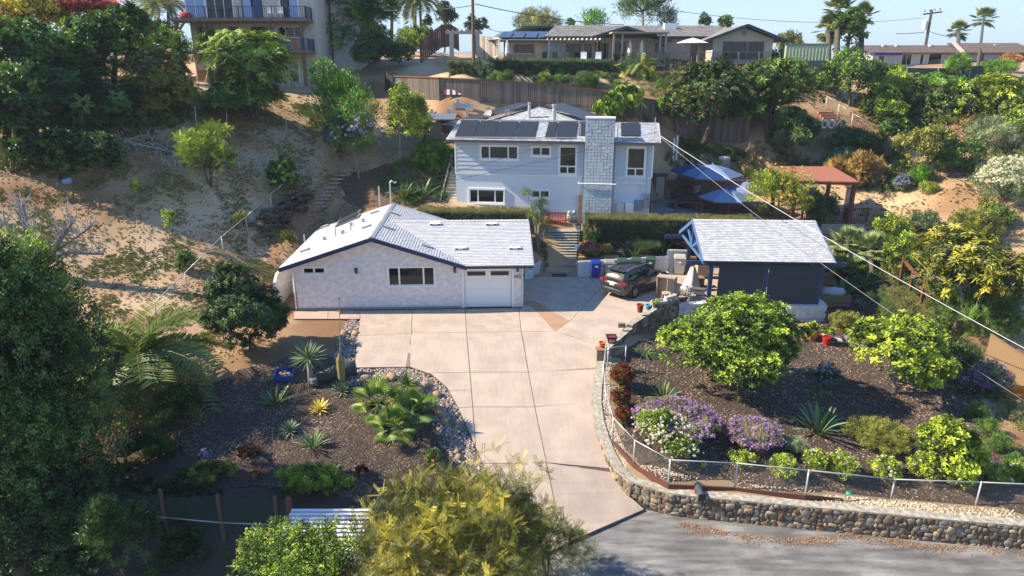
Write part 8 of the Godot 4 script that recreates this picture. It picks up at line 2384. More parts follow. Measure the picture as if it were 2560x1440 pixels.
	for i in 12: part("step", V(-0.55,0.15 + i * 0.2,-0.1 - i * 0.33),V(0.9,0.16,0.36), mat("stair_grey", lin(0.35,0.32,0.28),0.9), os)
	st = S()
	beam(st, V(-1.05,0.5,0.1),V(-1.05,3.4,-4.0),0.06,0.1)
	for i in 4: box(st, V(-1.05,0.3 + i * 0.85,-0.2 - i * 1.15),V(0.06,1.2,0.06))
	put("rail", st, mat("rail_grey", lin(0.2,0.19,0.18),0.8), os)
	var sh := thing("roofed_shelter", "little shelter with blue-grey tile roof behind the round clipped bush", "shelter", on(V(-5.76,7.18,-55.1)),0)
	for x in [-1.0,1.0]:
		for z in [-0.7,0.7]: part("post", V(x, 0.7, z),V(0.22,1.5,0.22), mat("shelter_post", lin(0.08,0.085,0.10),0.8), sh)
	for k in 12:
		part("roof_tile_row", V(-1.25 + k * 0.228,1.62,0),V(0.21,0.1,2.2), mat("tile_blue", lin(0.12,0.16,0.22),0.7), sh, Basis(Vector3.RIGHT, 0.14))
	part("panel", V(-0.2,0.65,0.3),V(0.9,1.2,0.06), mat("board_grey", lin(0.28,0.25,0.22),0.9), sh)
	var pw := thing("garden_wall", "low grey block wall behind the round clipped bush", "wall", on(V(-6.98,6.57,-55)))
	part("wall_body", V(-0.3,0.4,0),V(6.0,1.1,0.2), mat("wall_grey", lin(0.36,0.36,0.36),0.9, "fine", 1.0), pw)
	# dirt terrace behind the pale blue house
	for q in [[V(-4.28,10.26,-58.3), "striped red and white barrier board resting against the long board fence"], [V(-3.95,9.22,-57), "white board lying on the dug earth behind the pale blue house"]]:
		var d := thing("board", q[1], "board", on(q[0]),0)
		if q[1].begins_with("striped"):
			for k in 11: part("stripe", V(-1.2 + k * 0.24,0.3,0),V(0.24,0.42,0.06), mat("white_paint") if k % 2 else mat("barrier_red", lin(0.22,0.04,0.035),0.7), d, Basis(Vector3.RIGHT, -0.4))
		else: part("board", V(0,0.3,0),V(1.2,0.4,0.05), mat("board_white", lin(0.42,0.43,0.46),0.7), d)
	for q in [V(-4.66,9.37,-57.1),V(-4.39,9.6,-57.45),V(-5.07,8.94,-56.45),V(-3.61,8.86,-56.65),V(-3.24,9.21,-57.1),V(-6.54,8.71,-57.5)]:
		var s := part("pier_stub", Vector3.ZERO, V(0.22,0.6,0.22), mat("pier_white", lin(0.6,0.56,0.5),0.8), self)
		s.position = on(q, 0.2)
		tag(s, "small white footing pier on the dug earth behind the pale blue house", "pier", "footing piers on the dug earth")
	# pool garden
	var pt := thing("pool_terrace", "grey paved terrace around the dark pool beside the pale blue house", "terrace", V(13.83,2.45,-50.7))
	st = S()
	var tp := outline([V(9.91,2.45,-47.55),V(17.27,2.45,-47.14),V(19.93,2.45,-54.44),V(11.64,2.45,-54.79)])
	for i in tp.size(): tp[i] -= Vector2(pt.position.x, pt.position.z)
	extrude(st, tp, -0.5,0.12, Transform3D(Basis(Vector3.RIGHT, V(0,0,1),Vector3.UP),Vector3.ZERO))
	put("paving", st, mat("terrace_grey", lin(0.24,0.24,0.25),0.85, "fine", 1.0), pt)
	var pool := thing("pool", "oval dark-watered garden pool with tiled rim", "pool", V(14.65,2.58,-50.66))
	st = S()
	lathe(st, [[2.75,0.0], [2.75,0.12], [3.05,0.12], [3.05,0.0]], 30)
	put("rim", st, mat("pool_rim", lin(0.10,0.10,0.11),0.7, "fine", 0.6), pool).scale = V(1,1,0.62)
	st = S()
	lathe(st, [[0.001,0.05], [2.76,0.05]], 30)
	put("water", st, mat("pool_water", lin(0.008,0.014,0.018),0.06), pool).scale = V(1,1,0.62)
	var bw := thing("terrace_wall", "pink-brown stucco retaining wall at the back of the pool terrace", "wall", V(11.59,2.5,-54.52))
	part("wall_body", V(4.0,0.7,-0.1),V(8.6,1.45,0.25), mat("pink_stucco", lin(0.26,0.15,0.115),0.9, "fine", 1.2), bw)
	var fo := thing("wall_fountain", "tiered stone wall fountain with an arched back on the pool terrace", "fountain", V(13.83,2.55,-54.78))
	var fs := mat("fountain_stone", lin(0.15,0.14,0.13),0.9, "fine", 0.6)
	st = S()
	var arch := PackedVector2Array([Vector2(-0.75,0),Vector2(0.75,0)])
	for k in 11: arch.append(Vector2(cos(PI * k / 10.0) * 0.75,1.2 + sin(PI * k / 10.0) * 0.75))
	extrude(st, arch, 0,0.18)
	put("arched_back", st, fs, fo)
	st = S()
	lathe(st, [[1.15,0.0], [1.2,0.5], [1.0,0.5], [1.0,0.3], [0,0.3]], 18,V(0,0,0.8))
	put("basin", st, fs, fo)
	st = S()
	lathe(st, [[0.14,0.3], [0.12,0.8], [0.5,0.95], [0.4,0.92], [0.1,0.9], [0.09,1.25], [0.25,1.4], [0,1.42]], 12,V(0,0,0.55))
	put("tiers", st, fs, fo)
	var cab := thing("storage_cabinet", "narrow beige-doored garden cabinet with blue top at the corner of the pale blue house", "cabinet", V(11.67,2.5,-54),-8)
	part("body", V(0,0.95,0),V(0.95,1.9,0.7), mat("cabinet_brown", lin(0.16,0.10,0.08),0.8), cab)
	part("door", V(0.05,0.95,0.36),V(0.62,1.75,0.04), mat("cabinet_beige", lin(0.44,0.38,0.30),0.8), cab)
	part("top", V(0,1.95,0),V(1.2,0.1,0.9), mat("cabinet_blue", lin(0.03,0.05,0.12),0.6), cab)
	var pot := thing("planter", "tall pale planter beside the wall fountain", "planter", V(14.71,2.55,-54.42))
	st = S()
	lathe(st, [[0.22,0], [0.26,0.3], [0.36,1.0], [0.3,1.0], [0.28,0.85], [0,0.85]], 12)
	put("pot", st, mat("planter_pale", lin(0.38,0.38,0.38),0.8), pot)
	var sb := [mat("parasol_blue", lin(0.12,0.18,0.31),0.85), mat("parasol_light", lin(0.16,0.23,0.36),0.85)]
	parasol("large blue parasol beside the wall fountain", V(14.88,5.69,-51),2.3,2.7, sb, 6)
	parasol("navy blue parasol partly hidden behind the large blue one", V(13.88,5.55,-52.5),1.7,2.4, [mat("parasol_navy", lin(0.02,0.04,0.15),0.85)], 6)
	parasol("blue parasol nearest the long clipped hedge", V(15.06,4.4,-47.8),1.85,2.5, sb, 6)
	parasol("grey-blue parasol tucked behind the golden cypress", V(17.05,4.63,-49.5),1.9,2.6, [mat("parasol_grey", lin(0.14,0.18,0.30),0.85), mat("parasol_grey_b", lin(0.17,0.21,0.33),0.85)], 6)
	var rr := thing("red_railing", "red-brown timber railing along the pool terrace above the long clipped hedge", "railing", V(6.22,2.5,-48.41))
	var rw := mat("rail_red", lin(0.22,0.075,0.045),0.75, "fine", 0.8)
	var re := V(16.82,2.45,-46.62) - rr.position
	railing(rr, Vector3.ZERO, re, 1.05, rw, rw, 0.0,1.9,0.13)
	var gr := thing("gas_grill", "covered white and grey gas grill above the parasols", "grill", on(V(17.23,4.75,-56.05)))
	part("cart", V(0,0.3,0),V(0.9,0.6,0.5), mat("grill_grey", lin(0.3,0.31,0.32),0.5), gr)
	st = S(true)
	tube(st, [V(-0.45,0.65,0),V(0.45,0.65,0)], 0.24,0.24,10)
	put("hood", st, mat("grill_white", lin(0.62,0.62,0.62),0.4), gr)
	for i in 46:
		var p: Vector3 = on([V(11.27,4.65,-53.65),V(13.75,4.51,-56.15),V(15.65,4.69,-56),V(19.04,4.16,-55.2)][i % 4].lerp(V(12.76,4.31,-53.2), rng.randf()),0.1)
		var o := putm("garden_rock", rocks[i % 9], stone_mats[[0,2,7,5][i % 4]])
		o.position = p
		o.scale = V(rr(0.4,0.9), rr(0.3,0.5), rr(0.4,0.7))
		o.rotation.y = rng.randf() * TAU
		tag(o, "pale rock on the bank above the pink-brown terrace wall", "rock", "rocks on the bank above the pool")
	for q in [[V(13.17,5.12,-56.4),1.7], [V(13.46,5.33,-56.6),1.9]]:
		var o := part("trellis_post", Vector3.ZERO, V(0.12,2.0,0.12), mat("white_paint"), self)
		o.position = on(q[0], 0.9)
		tag(o, "white trellis post beside the corner of the pale blue house's roof", "post", "white trellis posts")
	# red pergola and its deck
	var rp := thing("red_pergola", "red timber pergola with slatted roof over a small deck", "pergola", V(22,2.3,-46.92))
	var pr := mat("pergola_red", lin(0.40,0.155,0.10),0.75, "fine", 0.8)
	var c := [V(19,5.25,-46),V(23.51,5.14,-46),V(23.63,5.56,-50.5),V(19.1,5.59,-50.5)]
	for i in 4: c[i] -= rp.position
	for k in 30:
		var p0: Vector3 = c[0].lerp(c[1], (k + 0.1) / 30.0)
		var p1: Vector3 = c[3].lerp(c[2], (k + 0.1) / 30.0)
		st = S()
		beam(st, p0, p1,0.095,0.06)
		put("roof_slat", st, pr, rp)
	for s in [[c[0], c[1]], [c[3], c[2]], [c[0], c[3]], [c[1], c[2]]]:
		st = S()
		beam(st, s[0] - V(0,0.12,0), s[1] - V(0,0.12,0),0.1,0.16)
		put("beam", st, mat("pergola_dark", lin(0.20,0.06,0.04),0.75, "fine", 0.8), rp)
	for k in [0,1,2,3]:
		var p: Vector3 = c[k].lerp((c[0] + c[2]) / 2,0.12)
		part("post", V(p.x, p.y / 2 - 0.1, p.z),V(0.22, p.y + 0.2,0.22), mat("pergola_dark"), rp)
	for k in 22: part("deck_board", V(0.3,-0.05,0.2 - k * 0.19),V(4.6,0.06,0.18), mat("deck_grey", lin(0.23,0.18,0.15),0.85), rp)
	railing(rp, V(-1.9,0,0.35),V(2.6,0,0.35),1.0, mat("pergola_dark"), mat("pergola_dark"),0.13,1.5,0.12)
	railing(rp, V(-1.9,0,-4.0),V(2.6,0,-4.0),1.0, mat("pergola_dark"), mat("pergola_dark"),0.13,1.5,0.12)
	part("skirt_panel", V(1.0,-0.5,0.4),V(3.0,0.75,0.05), mat("skirt_pale", lin(0.40,0.36,0.32),0.85), rp)
	for k in 3: part("stilt", V(-1.8 + k * 2.1,-0.8,0.2),V(0.16,1.6,0.16), mat("pergola_dark"), rp)
	var dbn := thing("daybed", "blue and white striped daybed under the red pergola", "daybed", rp.position + V(0.4,0,-1.5))
	part("frame", V(0,0.3,0),V(1.9,0.3,0.9), mat("daybed_dark", lin(0.05,0.05,0.06),0.8), dbn)
	for k in 7: part("cushion_stripe", V(-0.8 + k * 0.27,0.52,0),V(0.25,0.16,0.86), mat("white_paint") if k % 2 else mat("stripe_blue", lin(0.04,0.12,0.35),0.9), dbn)
	for x in [-1.2,1.35]:
		var cu := thing("curtain", "navy and white tied curtain at the %s post of the red pergola" % ("inner" if x < 0 else "outer"), "curtain", rp.position + V(x, 0,-0.1))
		st = S()
		for k in 9: box(st, V(-0.2 + k * 0.05,1.2,0.05 * (k % 2)),V(0.05,2.3,0.03))
		put("cloth", st, mat("curtain_navy", lin(0.12,0.14,0.22),0.9), cu)
	# red handrail stepping down the slope
	var rh := thing("red_handrail", "red timber handrail stepping down the slope right of the fountain palms", "handrail", on(V(22.14,0.65,-39.1)))
	var hp := [V(22.57,0.64,-39.15),V(22.64,0.43,-38.05),V(22.6,0.1,-36.85),V(22.63,-0.17,-35.7)]
	for i in 4:
		var p := on(hp[i]) - rh.position
		part("post", p + V(0,0.75,0),V(0.13,1.7,0.13), rw, rh)
		if i < 3:
			st = S()
			beam(st, p + V(0,1.5,0), on(hp[i + 1]) - rh.position + V(0,1.5,0),0.12,0.12)
			put("rail", st, rw, rh)
	# bamboo fence at the right edge
	var bf := thing("bamboo_fence", "brown bamboo screen fence at the right picture edge", "fence", on(V(23.14,-1.14,-30.6)))
	var r0 := on(V(23.08,-1.14,-30.6))
	var r1 := on(V(23.17,-1.44,-27.2))
	var bm := BoxMesh.new()
	bm.size = V(0.045,1.5,0.04)
	for k in 90:
		var o := putm("cane", bm, mat("bamboo_%d" % (k % 3), lin(0.20 + 0.03 * (k % 3),0.13 + 0.02 * (k % 3),0.08),0.9), bf)
		o.position = r0.lerp(r1, k / 90.0) - bf.position + V(0,0.7 + rr(-0.05,0.05),0)
	st = S()
	beam(st, r0 - bf.position + V(0,1.46,0), r1 - bf.position + V(0,1.46,0),0.09,0.07)
	put("rail", st, mat("bamboo_0", lin(0.2,0.13,0.08),0.9), bf)


# ---- car, pots, mailbox, cables ----
func loft(st: SurfaceTool, secs: Array) -> void:   # rings of equal length joined into a skin, both ends closed
	for i in secs.size() - 1:
		var n: int = secs[i].size()
		for k in n:
			var j := (k + 1) % n
			quad(st, secs[i][k], secs[i][j], secs[i + 1][j], secs[i + 1][k])
	for s in [secs[0], secs[-1]]:
		var c := Vector3.ZERO
		for v in s: c += v / s.size()
		for k in s.size():
			if s == secs[0]: tri(st, c, s[(k + 1) % s.size()], s[k])
			else: tri(st, c, s[k], s[(k + 1) % s.size()])

func car_section(x: float, lo: float, hi: float, w: float, top: float) -> Array:   # half-width w at the flank, top at the shoulder
	return [V(x, lo, -w * 0.9),V(x, lo + 0.12,-w),V(x, (lo + hi) * 0.52,-w * 1.01),V(x, hi - 0.07,-w * 0.975),V(x, hi, -top),V(x, hi + 0.015,0),V(x, hi, top),V(x, hi - 0.07, w * 0.975),V(x, (lo + hi) * 0.52, w * 1.01),V(x, lo + 0.12, w),V(x, lo, w * 0.9)]

func build_car() -> void:
	# forward along +x
	var car := thing("parked_car", "dark grey-brown compact SUV parked on the drive in front of the waste bins", "car", V(7.35,0,-38.5),43.0)
	var paint := mat("car_paint", lin(0.055,0.05,0.047),0.28, "", 1.0,0.0,0.55)
	paint.clearcoat_enabled = true
	paint.clearcoat = 1.0
	paint.clearcoat_roughness = 0.05
	var blk := mat("car_trim", lin(0.02,0.02,0.02),0.6)
	var gl := mat("car_glass", lin(0.012,0.016,0.02),0.04)
	var st := S(true)
	loft(st, [car_section(-2.3,0.42,0.82,0.70,0.62), car_section(-2.24,0.32,0.98,0.84,0.72), car_section(-1.9,0.26,1.05,0.915,0.8), car_section(-1.0,0.24,1.03,0.925,0.82), car_section(0.2,0.24,1.0,0.925,0.82), car_section(1.0,0.25,0.98,0.925,0.8), car_section(1.75,0.28,0.90,0.90,0.74), car_section(2.12,0.32,0.80,0.80,0.62), car_section(2.28,0.42,0.66,0.62,0.5)])
	put("body", st, paint, car)
	st = S(true)
	var gh2 := func(x: float, y: float, w: float, lo: float, wl: float): return [V(x, lo, -wl),V(x, y - 0.05,-w),V(x, y, -w * 0.86),V(x, y + 0.02,0),V(x, y, w * 0.86),V(x, y - 0.05, w),V(x, lo, wl)]
	loft(st, [gh2.call(-2.2,1.12,0.7,1.0,0.74), gh2.call(-1.85,1.60,0.62,1.0,0.82), gh2.call(-1.0,1.68,0.64,1.0,0.85), gh2.call(-0.1,1.67,0.64,0.98,0.85), gh2.call(0.35,1.55,0.6,0.96,0.84), gh2.call(1.05,1.02,0.66,0.94,0.78)])
	put("roof_shell", st, paint, car)
	# windows set proud of the shell
	for s in [-1,1]:
		for q in [[V(-1.0,1.05,0.862),V(-0.12,1.03,0.864),V(-0.12,1.57,0.668),V(-0.95,1.58,0.668)], [V(-0.04,1.03,0.864),V(0.78,1.01,0.845),V(0.3,1.5,0.655),V(-0.04,1.57,0.668)], [V(-1.8,1.12,0.835),V(-1.08,1.06,0.86),V(-1.03,1.57,0.67),V(-1.62,1.5,0.69)]]:
			st = S()
			var p := []
			for v in q: p.append(V(v.x, v.y, s * v.z))
			if s > 0: quad(st, p[0], p[1], p[2], p[3])
			else: quad(st, p[3], p[2], p[1], p[0])
			put("side_window", st, gl, car)
		st = S(true)
		tube(st, [V(-1.75,1.62, s * 0.6),V(-1.0,1.75, s * 0.6),V(0.1,1.72, s * 0.6),V(0.3,1.6, s * 0.58)], 0.025,0.025,6)
		put("roof_rail", st, mat("rail_silver", lin(0.4,0.4,0.42),0.3, "", 1,0,0.8), car)
		var mir := part("mirror", V(0.72,1.08, s * 0.98),V(0.18,0.14,0.2), paint, car)
		part("mirror_arm", V(0.74,1.03, s * 0.9),V(0.08,0.05,0.1), blk, mir)
		part("sill", V(-0.1,0.3, s * 0.915),V(2.0,0.14,0.04), blk, car)
		for x in [-0.75,0.2]: part("door_handle", V(x, 0.9, s * 0.93),V(0.2,0.035,0.035), paint, car)
		for x in [-0.08,-1.03]: part("door_gap", V(x, 0.68, s * 0.931),V(0.012,0.62,0.012), blk, car)
		var tl := part("tail_light", V(-2.13,0.98, s * 0.72),V(0.3,0.13,0.3), mat("tail_red", lin(0.30,0.015,0.02),0.15), car, Basis(Vector3.UP, s * 0.35))
		part("lamp_strip", V(-2.24,0.98, s * 0.5),V(0.08,0.09,0.24), mat("tail_red"), tl)
		part("headlight", V(2.02,0.74, s * 0.66),V(0.3,0.13,0.28), mat("lamp_clear", lin(0.5,0.52,0.55),0.1), car, Basis(Vector3.UP, -s * 0.6))
		for x in [-1.33,1.33]:
			var ar := S(true)
			tube(ar, [V(x, 0.36, s * 0.78),V(x, 0.36, s * 0.945)], 0.42,0.42,18)
			put("wheel_arch", ar, blk, car)
			st = S(true)
			tube(st, [V(x, 0.35, s * 0.74),V(x, 0.35, s * 0.955)], 0.35,0.35,20)
			var ty := put("tyre", st, mat("rubber", lin(0.015,0.015,0.015),0.8), car)
			st = S(true)
			tube(st, [V(x, 0.35, s * 0.93),V(x, 0.35, s * 0.96)], 0.235,0.235,18)
			put("rim", st, mat("rim_dark", lin(0.06,0.06,0.065),0.3), ty)
			st = S()
			for k in 5:
				var d := V(cos(TAU * k / 5), sin(TAU * k / 5),0)
				for e in [-0.12,0.12]:
					beam(st, V(x, 0.35, s * 0.968),V(x, 0.35, s * 0.968) + d.rotated(V(0,0,1), e) * 0.225,0.012,0.04)
			put("spokes", st, mat("rim_silver", lin(0.5,0.5,0.52),0.3, "", 1,0,0.7), ty)
	st = S()
	quad(st, V(-2.13,1.14,0.66),V(-2.13,1.14,-0.66),V(-1.86,1.56,-0.56),V(-1.86,1.56,0.56))
	var rw := put("rear_window", st, gl, car)
	rw.position = V(-0.035,0.012,0)
	st = S()
	quad(st, V(0.95,1.06,-0.62),V(0.95,1.06,0.62),V(0.42,1.53,0.54),V(0.42,1.53,-0.54))
	var ws := put("windscreen", st, gl, car)
	ws.position = V(0.03,0.02,0)
	part("spoiler", V(-1.95,1.62,0),V(0.3,0.04,1.15), paint, car)
	part("number_plate", V(-2.31,0.86,0),V(0.02,0.15,0.32), mat("plate_white", lin(0.66,0.68,0.7),0.5), car)
	part("bumper", V(-2.25,0.42,0),V(0.12,0.2,1.4), blk, car)
	part("bumper_strip", V(-2.305,0.56,0),V(0.06,0.05,1.3), mat("rail_silver"), car)
	st = S()
	tube(st, [V(-1.6,1.68,0),V(-1.75,1.76,0)], 0.05,0.015,5)
	put("antenna_fin", st, paint, car)

func pot_thing(label: String, at: Vector3, prof: Array, m: Material, rim: Material = null, plant := "", psize := 0.2) -> void:
	var o := thing("flower_pot", label, "flower pot", at)
	var st := S(true)
	lathe(st, prof, 14)
	put("pot", st, m, o)
	var r: float = prof[-1][0]
	var h: float = prof[-1][1]
	st = S()
	lathe(st, [[r, h], [r * 0.85, h + 0.01], [r * 0.82, h - 0.05], [0.001, h - 0.05]], 14)
	put("rim", st, rim if rim else m, o)
	if plant: crown(o, "leaves", plant, V(0, h + psize * 0.5,0),V(psize, psize * 0.7, psize), psize * 0.8, "lime", 0.6,0,-1.0,0.0,0.9)

func build_small_things() -> void:
	rng.seed = 51
	build_car()
	var st: SurfaceTool
	var white := mat("white_paint")
	# pots along the stepped wall
	pot_thing("dark red glazed pot on the upper step of the stone wall", V(6.66,0.42,-33.44), [[0.13,0.0], [0.17,0.3], [0.2,0.42]], mat("pot_red", lin(0.22,0.03,0.015),0.25))
	pot_thing("turquoise bowl beside the dark red pot", V(7.18,0.42,-33.87), [[0.1,0.0], [0.19,0.12], [0.18,0.25]], mat("pot_blue", lin(0.06,0.28,0.40),0.25))
	pot_thing("small olive plant pot beside the turquoise bowl", V(7.6,0.42,-34.19), [[0.12,0.0], [0.16,0.22]], mat("pot_olive", lin(0.08,0.09,0.05),0.6), null, "small", 0.16)
	pot_thing("bright orange pot on the block pillar", V(4.1,0.42,-28.76), [[0.11,0.0], [0.15,0.2], [0.17,0.24]], mat("pot_orange", lin(0.50,0.12,0.02),0.3))
	pot_thing("pale round pot at the top of the stepped stone wall", V(8.44,0.44,-35.1), [[0.13,0.0], [0.2,0.15], [0.18,0.3]], mat("pot_pale", lin(0.45,0.44,0.42),0.6))
	pot_thing("second pale pot beside the coiled black hose", V(8.8,0.44,-35.37), [[0.12,0.0], [0.2,0.15], [0.2,0.3]], mat("pot_pale"))
	pot_thing("large mustard pot with red-brown rim near the pavilion's lattice", on(V(15.76,-1.09,-33.4)), [[0.24,0.0], [0.36,0.28], [0.38,0.5], [0.33,0.6]], mat("pot_mustard", lin(0.42,0.20,0.03),0.25), mat("pot_rim_red", lin(0.2,0.04,0.02),0.3), "broad", 0.3)
	pot_thing("red pot with a yellow-striped succulent right of the mustard pot", on(V(16.31,-1.16,-32.8)), [[0.16,0.0], [0.23,0.3], [0.26,0.45]], mat("pot_bright_red", lin(0.42,0.02,0.015),0.3), null, "blade", 0.36)
	var sq := thing("square_planter", "small square red and black planter on the lower end of the stepped wall", "planter", V(4.75,0.02,-30.29))
	st = S()
	hexa(st, [V(-0.16,0,0.16),V(0.16,0,0.16),V(0.16,0,-0.16),V(-0.16,0,-0.16),V(-0.22,0.3,0.22),V(0.22,0.3,0.22),V(0.22,0.3,-0.22),V(-0.22,0.3,-0.22)])
	put("pot", st, mat("planter_red", lin(0.25,0.02,0.03),0.4), sq)
	for q in [[0,0.22,0.5,0.05], [0,-0.22,0.5,0.05], [0.22,0,0.05,0.4], [-0.22,0,0.05,0.4]]: part("rim", V(q[0], 0.31, q[1]),V(q[2], 0.06, q[3]), mat("car_trim"), sq)
	for k in 3: part("painted_mark", V(-0.09 + k * 0.09,0.15,0.195),V(0.04,0.13,0.015), white, sq, Basis(Vector3.RIGHT, 0.2))
	var bk := part("tan_brick", Vector3.ZERO, V(0.36,0.22,0.2), mat("tan_block_b"), self)
	bk.position = V(5.46,0.22,-31.78) + V(0,0.12,0)
	tag(bk, "single tan block lying on the middle step of the stone wall", "block")
	var tray := thing("mortar_tray", "grey mixing tray on the top of the stepped stone wall", "tray", V(7.94,0.44,-34.77),20)
	part("tray_floor", V(0,0.03,0),V(0.75,0.04,0.45), mat("grill_grey"), tray)
	for q in [[0,0.22,0.75,0.03], [0,-0.22,0.75,0.03], [0.37,0,0.03,0.42], [-0.37,0,0.03,0.42]]: part("tray_side", V(q[0], 0.1, q[1]),V(q[2], 0.12, q[3]), mat("pot_pale"), tray)
	st = S(true)
	var hose := []
	for k in 50: hose.append(V(cos(k * 0.5) * (0.3 + 0.002 * k),0.05 + k * 0.006, sin(k * 0.5) * (0.26 + 0.002 * k)))
	tube(st, hose, 0.028,0.028,5)
	tag(put("garden_hose", st, mat("rubber")), "coiled black garden hose on the white wall top beside the pavilion post", "hose").position = V(9.38,0.22,-35.81)
	# clutter under the pavilion's open end
	var cb := thing("wooden_cabinet", "open pale wooden cabinet standing on the drive behind the car", "cabinet", V(8.82,0,-37.14),-28)
	var cw := mat("cabinet_wood", lin(0.50,0.40,0.30),0.8, "streak", 0.7)
	for q in [[V(-0.5,0.62,0),V(0.05,1.24,0.5)], [V(0.5,0.62,0),V(0.05,1.24,0.5)], [V(0,1.22,0),V(1.05,0.06,0.52)], [V(0,0.05,0),V(0.95,0.06,0.5)], [V(0,0.62,-0.22),V(0.95,1.15,0.03)], [V(0.1,0.62,0.05),V(0.05,1.15,0.38)]]: part("side_panel", q[0], q[1], cw, cb)
	part("dark_door", V(0.34,0.62,0.27),V(0.36,1.15,0.03), mat("door_charcoal", lin(0.07,0.075,0.08),0.6), cb)
	for q in [["stool", "round tan stool in front of the open wooden cabinet", V(8.67,0,-36.44),0.26,0.5, lin(0.45,0.33,0.2)], ["stool", "grey stool with splayed legs by the draped cloth", V(10.07,0.1,-36.85),0.2,0.62, lin(0.36,0.37,0.38)]]:
		var s := thing(q[0], q[1], "stool", q[2])
		st = S()
		lathe(st, [[0.0, q[4] - 0.06], [q[3], q[4] - 0.05], [q[3], q[4]], [0, q[4]]], 14)
		put("seat", st, mat("stool_%s" % q[5], q[5], 0.7), s)
		for k in 4:
			st = S()
			var d := V(cos(TAU * k / 4 + 0.6),0, sin(TAU * k / 4 + 0.6))
			beam(st, d * q[3] * 0.6 + V(0, q[4] - 0.05,0), d * q[3] * 1.15,0.05,0.05)
			put("leg", st, mat("stool_%s" % q[5]), s)
	var dr := thing("draped_sheet", "pale grey sheet draped over stored things at the pavilion's open end", "dust sheet", V(10.61,0.05,-38.47))
	st = S(true)
	var g := []
	for i in 7:
		var ring := []
		for k in 12:
			var r := lerpf(0.55,0.12, pow(i / 6.0,0.8)) * (1.0 + 0.28 * sin(k * 2.1 + i * 0.4)) 
			ring.append(V(cos(TAU * k / 12) * r, i / 6.0 * 1.35, sin(TAU * k / 12) * r * 0.8))
		g.append(ring)
	for i in 6:
		for k in 12: quad(st, g[i][(k + 1) % 12], g[i][k], g[i + 1][k], g[i + 1][(k + 1) % 12])
	tri(st, g[6][0], g[6][8], g[6][4])
	put("cloth", st, mat("sheet_grey", lin(0.48,0.50,0.51),0.9), dr)
	for q in [[V(11.17,0.1,-39.09), "brown carton stacked beside the draped sheet", V(0.6,0.45,0.5), lin(0.36,0.25,0.16)], [V(11.82,0.1,-40.9), "pale crate at the back of the pavilion's open end", V(0.7,0.8,0.5), lin(0.5,0.42,0.34)], [V(10.79,0.1,-37.35), "grey tool box near the pavilion's navy corner post", V(0.6,0.3,0.35), lin(0.16,0.17,0.18)], [V(11.66,0.1,-42.68), "terracotta-coloured bin behind the large pale bin", V(0.5,0.7,0.5), lin(0.34,0.16,0.09)]]:
		var b := thing("storage_box", q[1], "box", q[0], rr(-25,25))
		part("carton", V(0, q[2].y / 2,0), q[2], mat("carton_%s" % q[3], q[3], 0.8, "fine", 0.6), b)
		part("lid", V(0, q[2].y + 0.02,0),V(q[2].x + 0.04,0.05, q[2].z + 0.04), mat("carton_%s" % q[3]), b)
	var bu := thing("bucket", "grey bucket on the floor beside the grey stool", "bucket", V(10.02,0.05,-36.43))
	st = S()
	lathe(st, [[0.16,0], [0.2,0.32], [0.18,0.32], [0.15,0.04], [0,0.04]], 12)
	put("pail", st, mat("bin_grey"), bu)
	# mailbox on the rubble wall
	var mb := thing("mailbox", "black mailbox with red flag on a post at the rubble wall, seen from above", "mailbox", on(V(6.55,-1.84,-20.6)))
	var black := mat("mailbox_black", lin(0.018,0.018,0.02),0.4)
	part("post", V(0,0.45,0),V(0.14,1.1,0.14), black, mb)
	st = S()
	var arch := PackedVector2Array([Vector2(-0.13,0),Vector2(0.13,0)])
	for k in 9: arch.append(Vector2(cos(PI * k / 8.0) * 0.13,0.14 + sin(PI * k / 8.0) * 0.13))
	extrude(st, arch, -0.35,0.35, Transform3D(Basis(),V(0,1.0,0.1)))
	put("box", st, mat("mailbox_grey", lin(0.06,0.075,0.095),0.35), mb)
	part("door", V(0,1.13,0.457),V(0.25,0.25,0.015), black, mb)
	for s in [-1,1]: part("flag", V(s * 0.15,1.12,0.05),V(0.02,0.1,0.2), mat("flag_red", lin(0.45,0.02,0.03),0.5), mb)
	st = S()
	beam(st, V(-0.25,0.75,0.1),V(0.1,0.95,0.1),0.1,0.1)
	put("bracket", st, black, mb)
	# blue tray, barrel pipe, yellow barrow, bag, ball
	var bt := thing("blue_tray", "blue plastic tray of stones on the mulch beside the trunked yucca", "tray", on(V(-10.03,-0.5,-27.45)),12)
	var bl := mat("tray_blue", lin(0.02,0.06,0.30),0.4)
	part("tray_floor", V(0,0.05,0),V(0.78,0.05,0.95), bl, bt)
	for q in [[0,0.46,0.8,0.05], [0,-0.46,0.8,0.05], [0.39,0,0.05,0.9], [-0.39,0,0.05,0.9]]: part("tray_side", V(q[0], 0.16, q[1]),V(q[2], 0.22, q[3]), bl, bt)
	for i in 12:
		var o := putm("stone", rocks[i % 9], stone_mats[i % 9], bt)
		o.position = V(rr(-0.28,0.28),0.14, rr(-0.35,0.35))
		o.scale = Vector3.ONE * rr(0.12,0.22)
	var dp := thing("drain_pipe", "dark fabric-wrapped drain pipe curving over the edge of the garden beside the drive", "pipe", on(V(-7.48,-0.51,-27.35)))
	st = S(true)
	tube(st, [on(V(-8.43,-0.58,-26.95)) - dp.position + V(0,0.3,0.1), on(V(-7.96,-0.54,-27.15)) - dp.position + V(0,0.36,0),V(0,0.42,0), on(V(-6.87,-0.45,-27.55)) - dp.position + V(0,0.42,0)], 0.26,0.32,12)
	put("pipe_wrap", st, mat("pipe_cloth", lin(0.055,0.065,0.065),0.75, "fine", 0.7,1.0), dp)
	st = S(true)
	tube(st, [on(V(-8.7,-0.61,-26.85)) - dp.position + V(0,0.28,0.1), on(V(-8.42,-0.58,-26.95)) - dp.position + V(0,0.3,0.1)], 0.2,0.27,10)
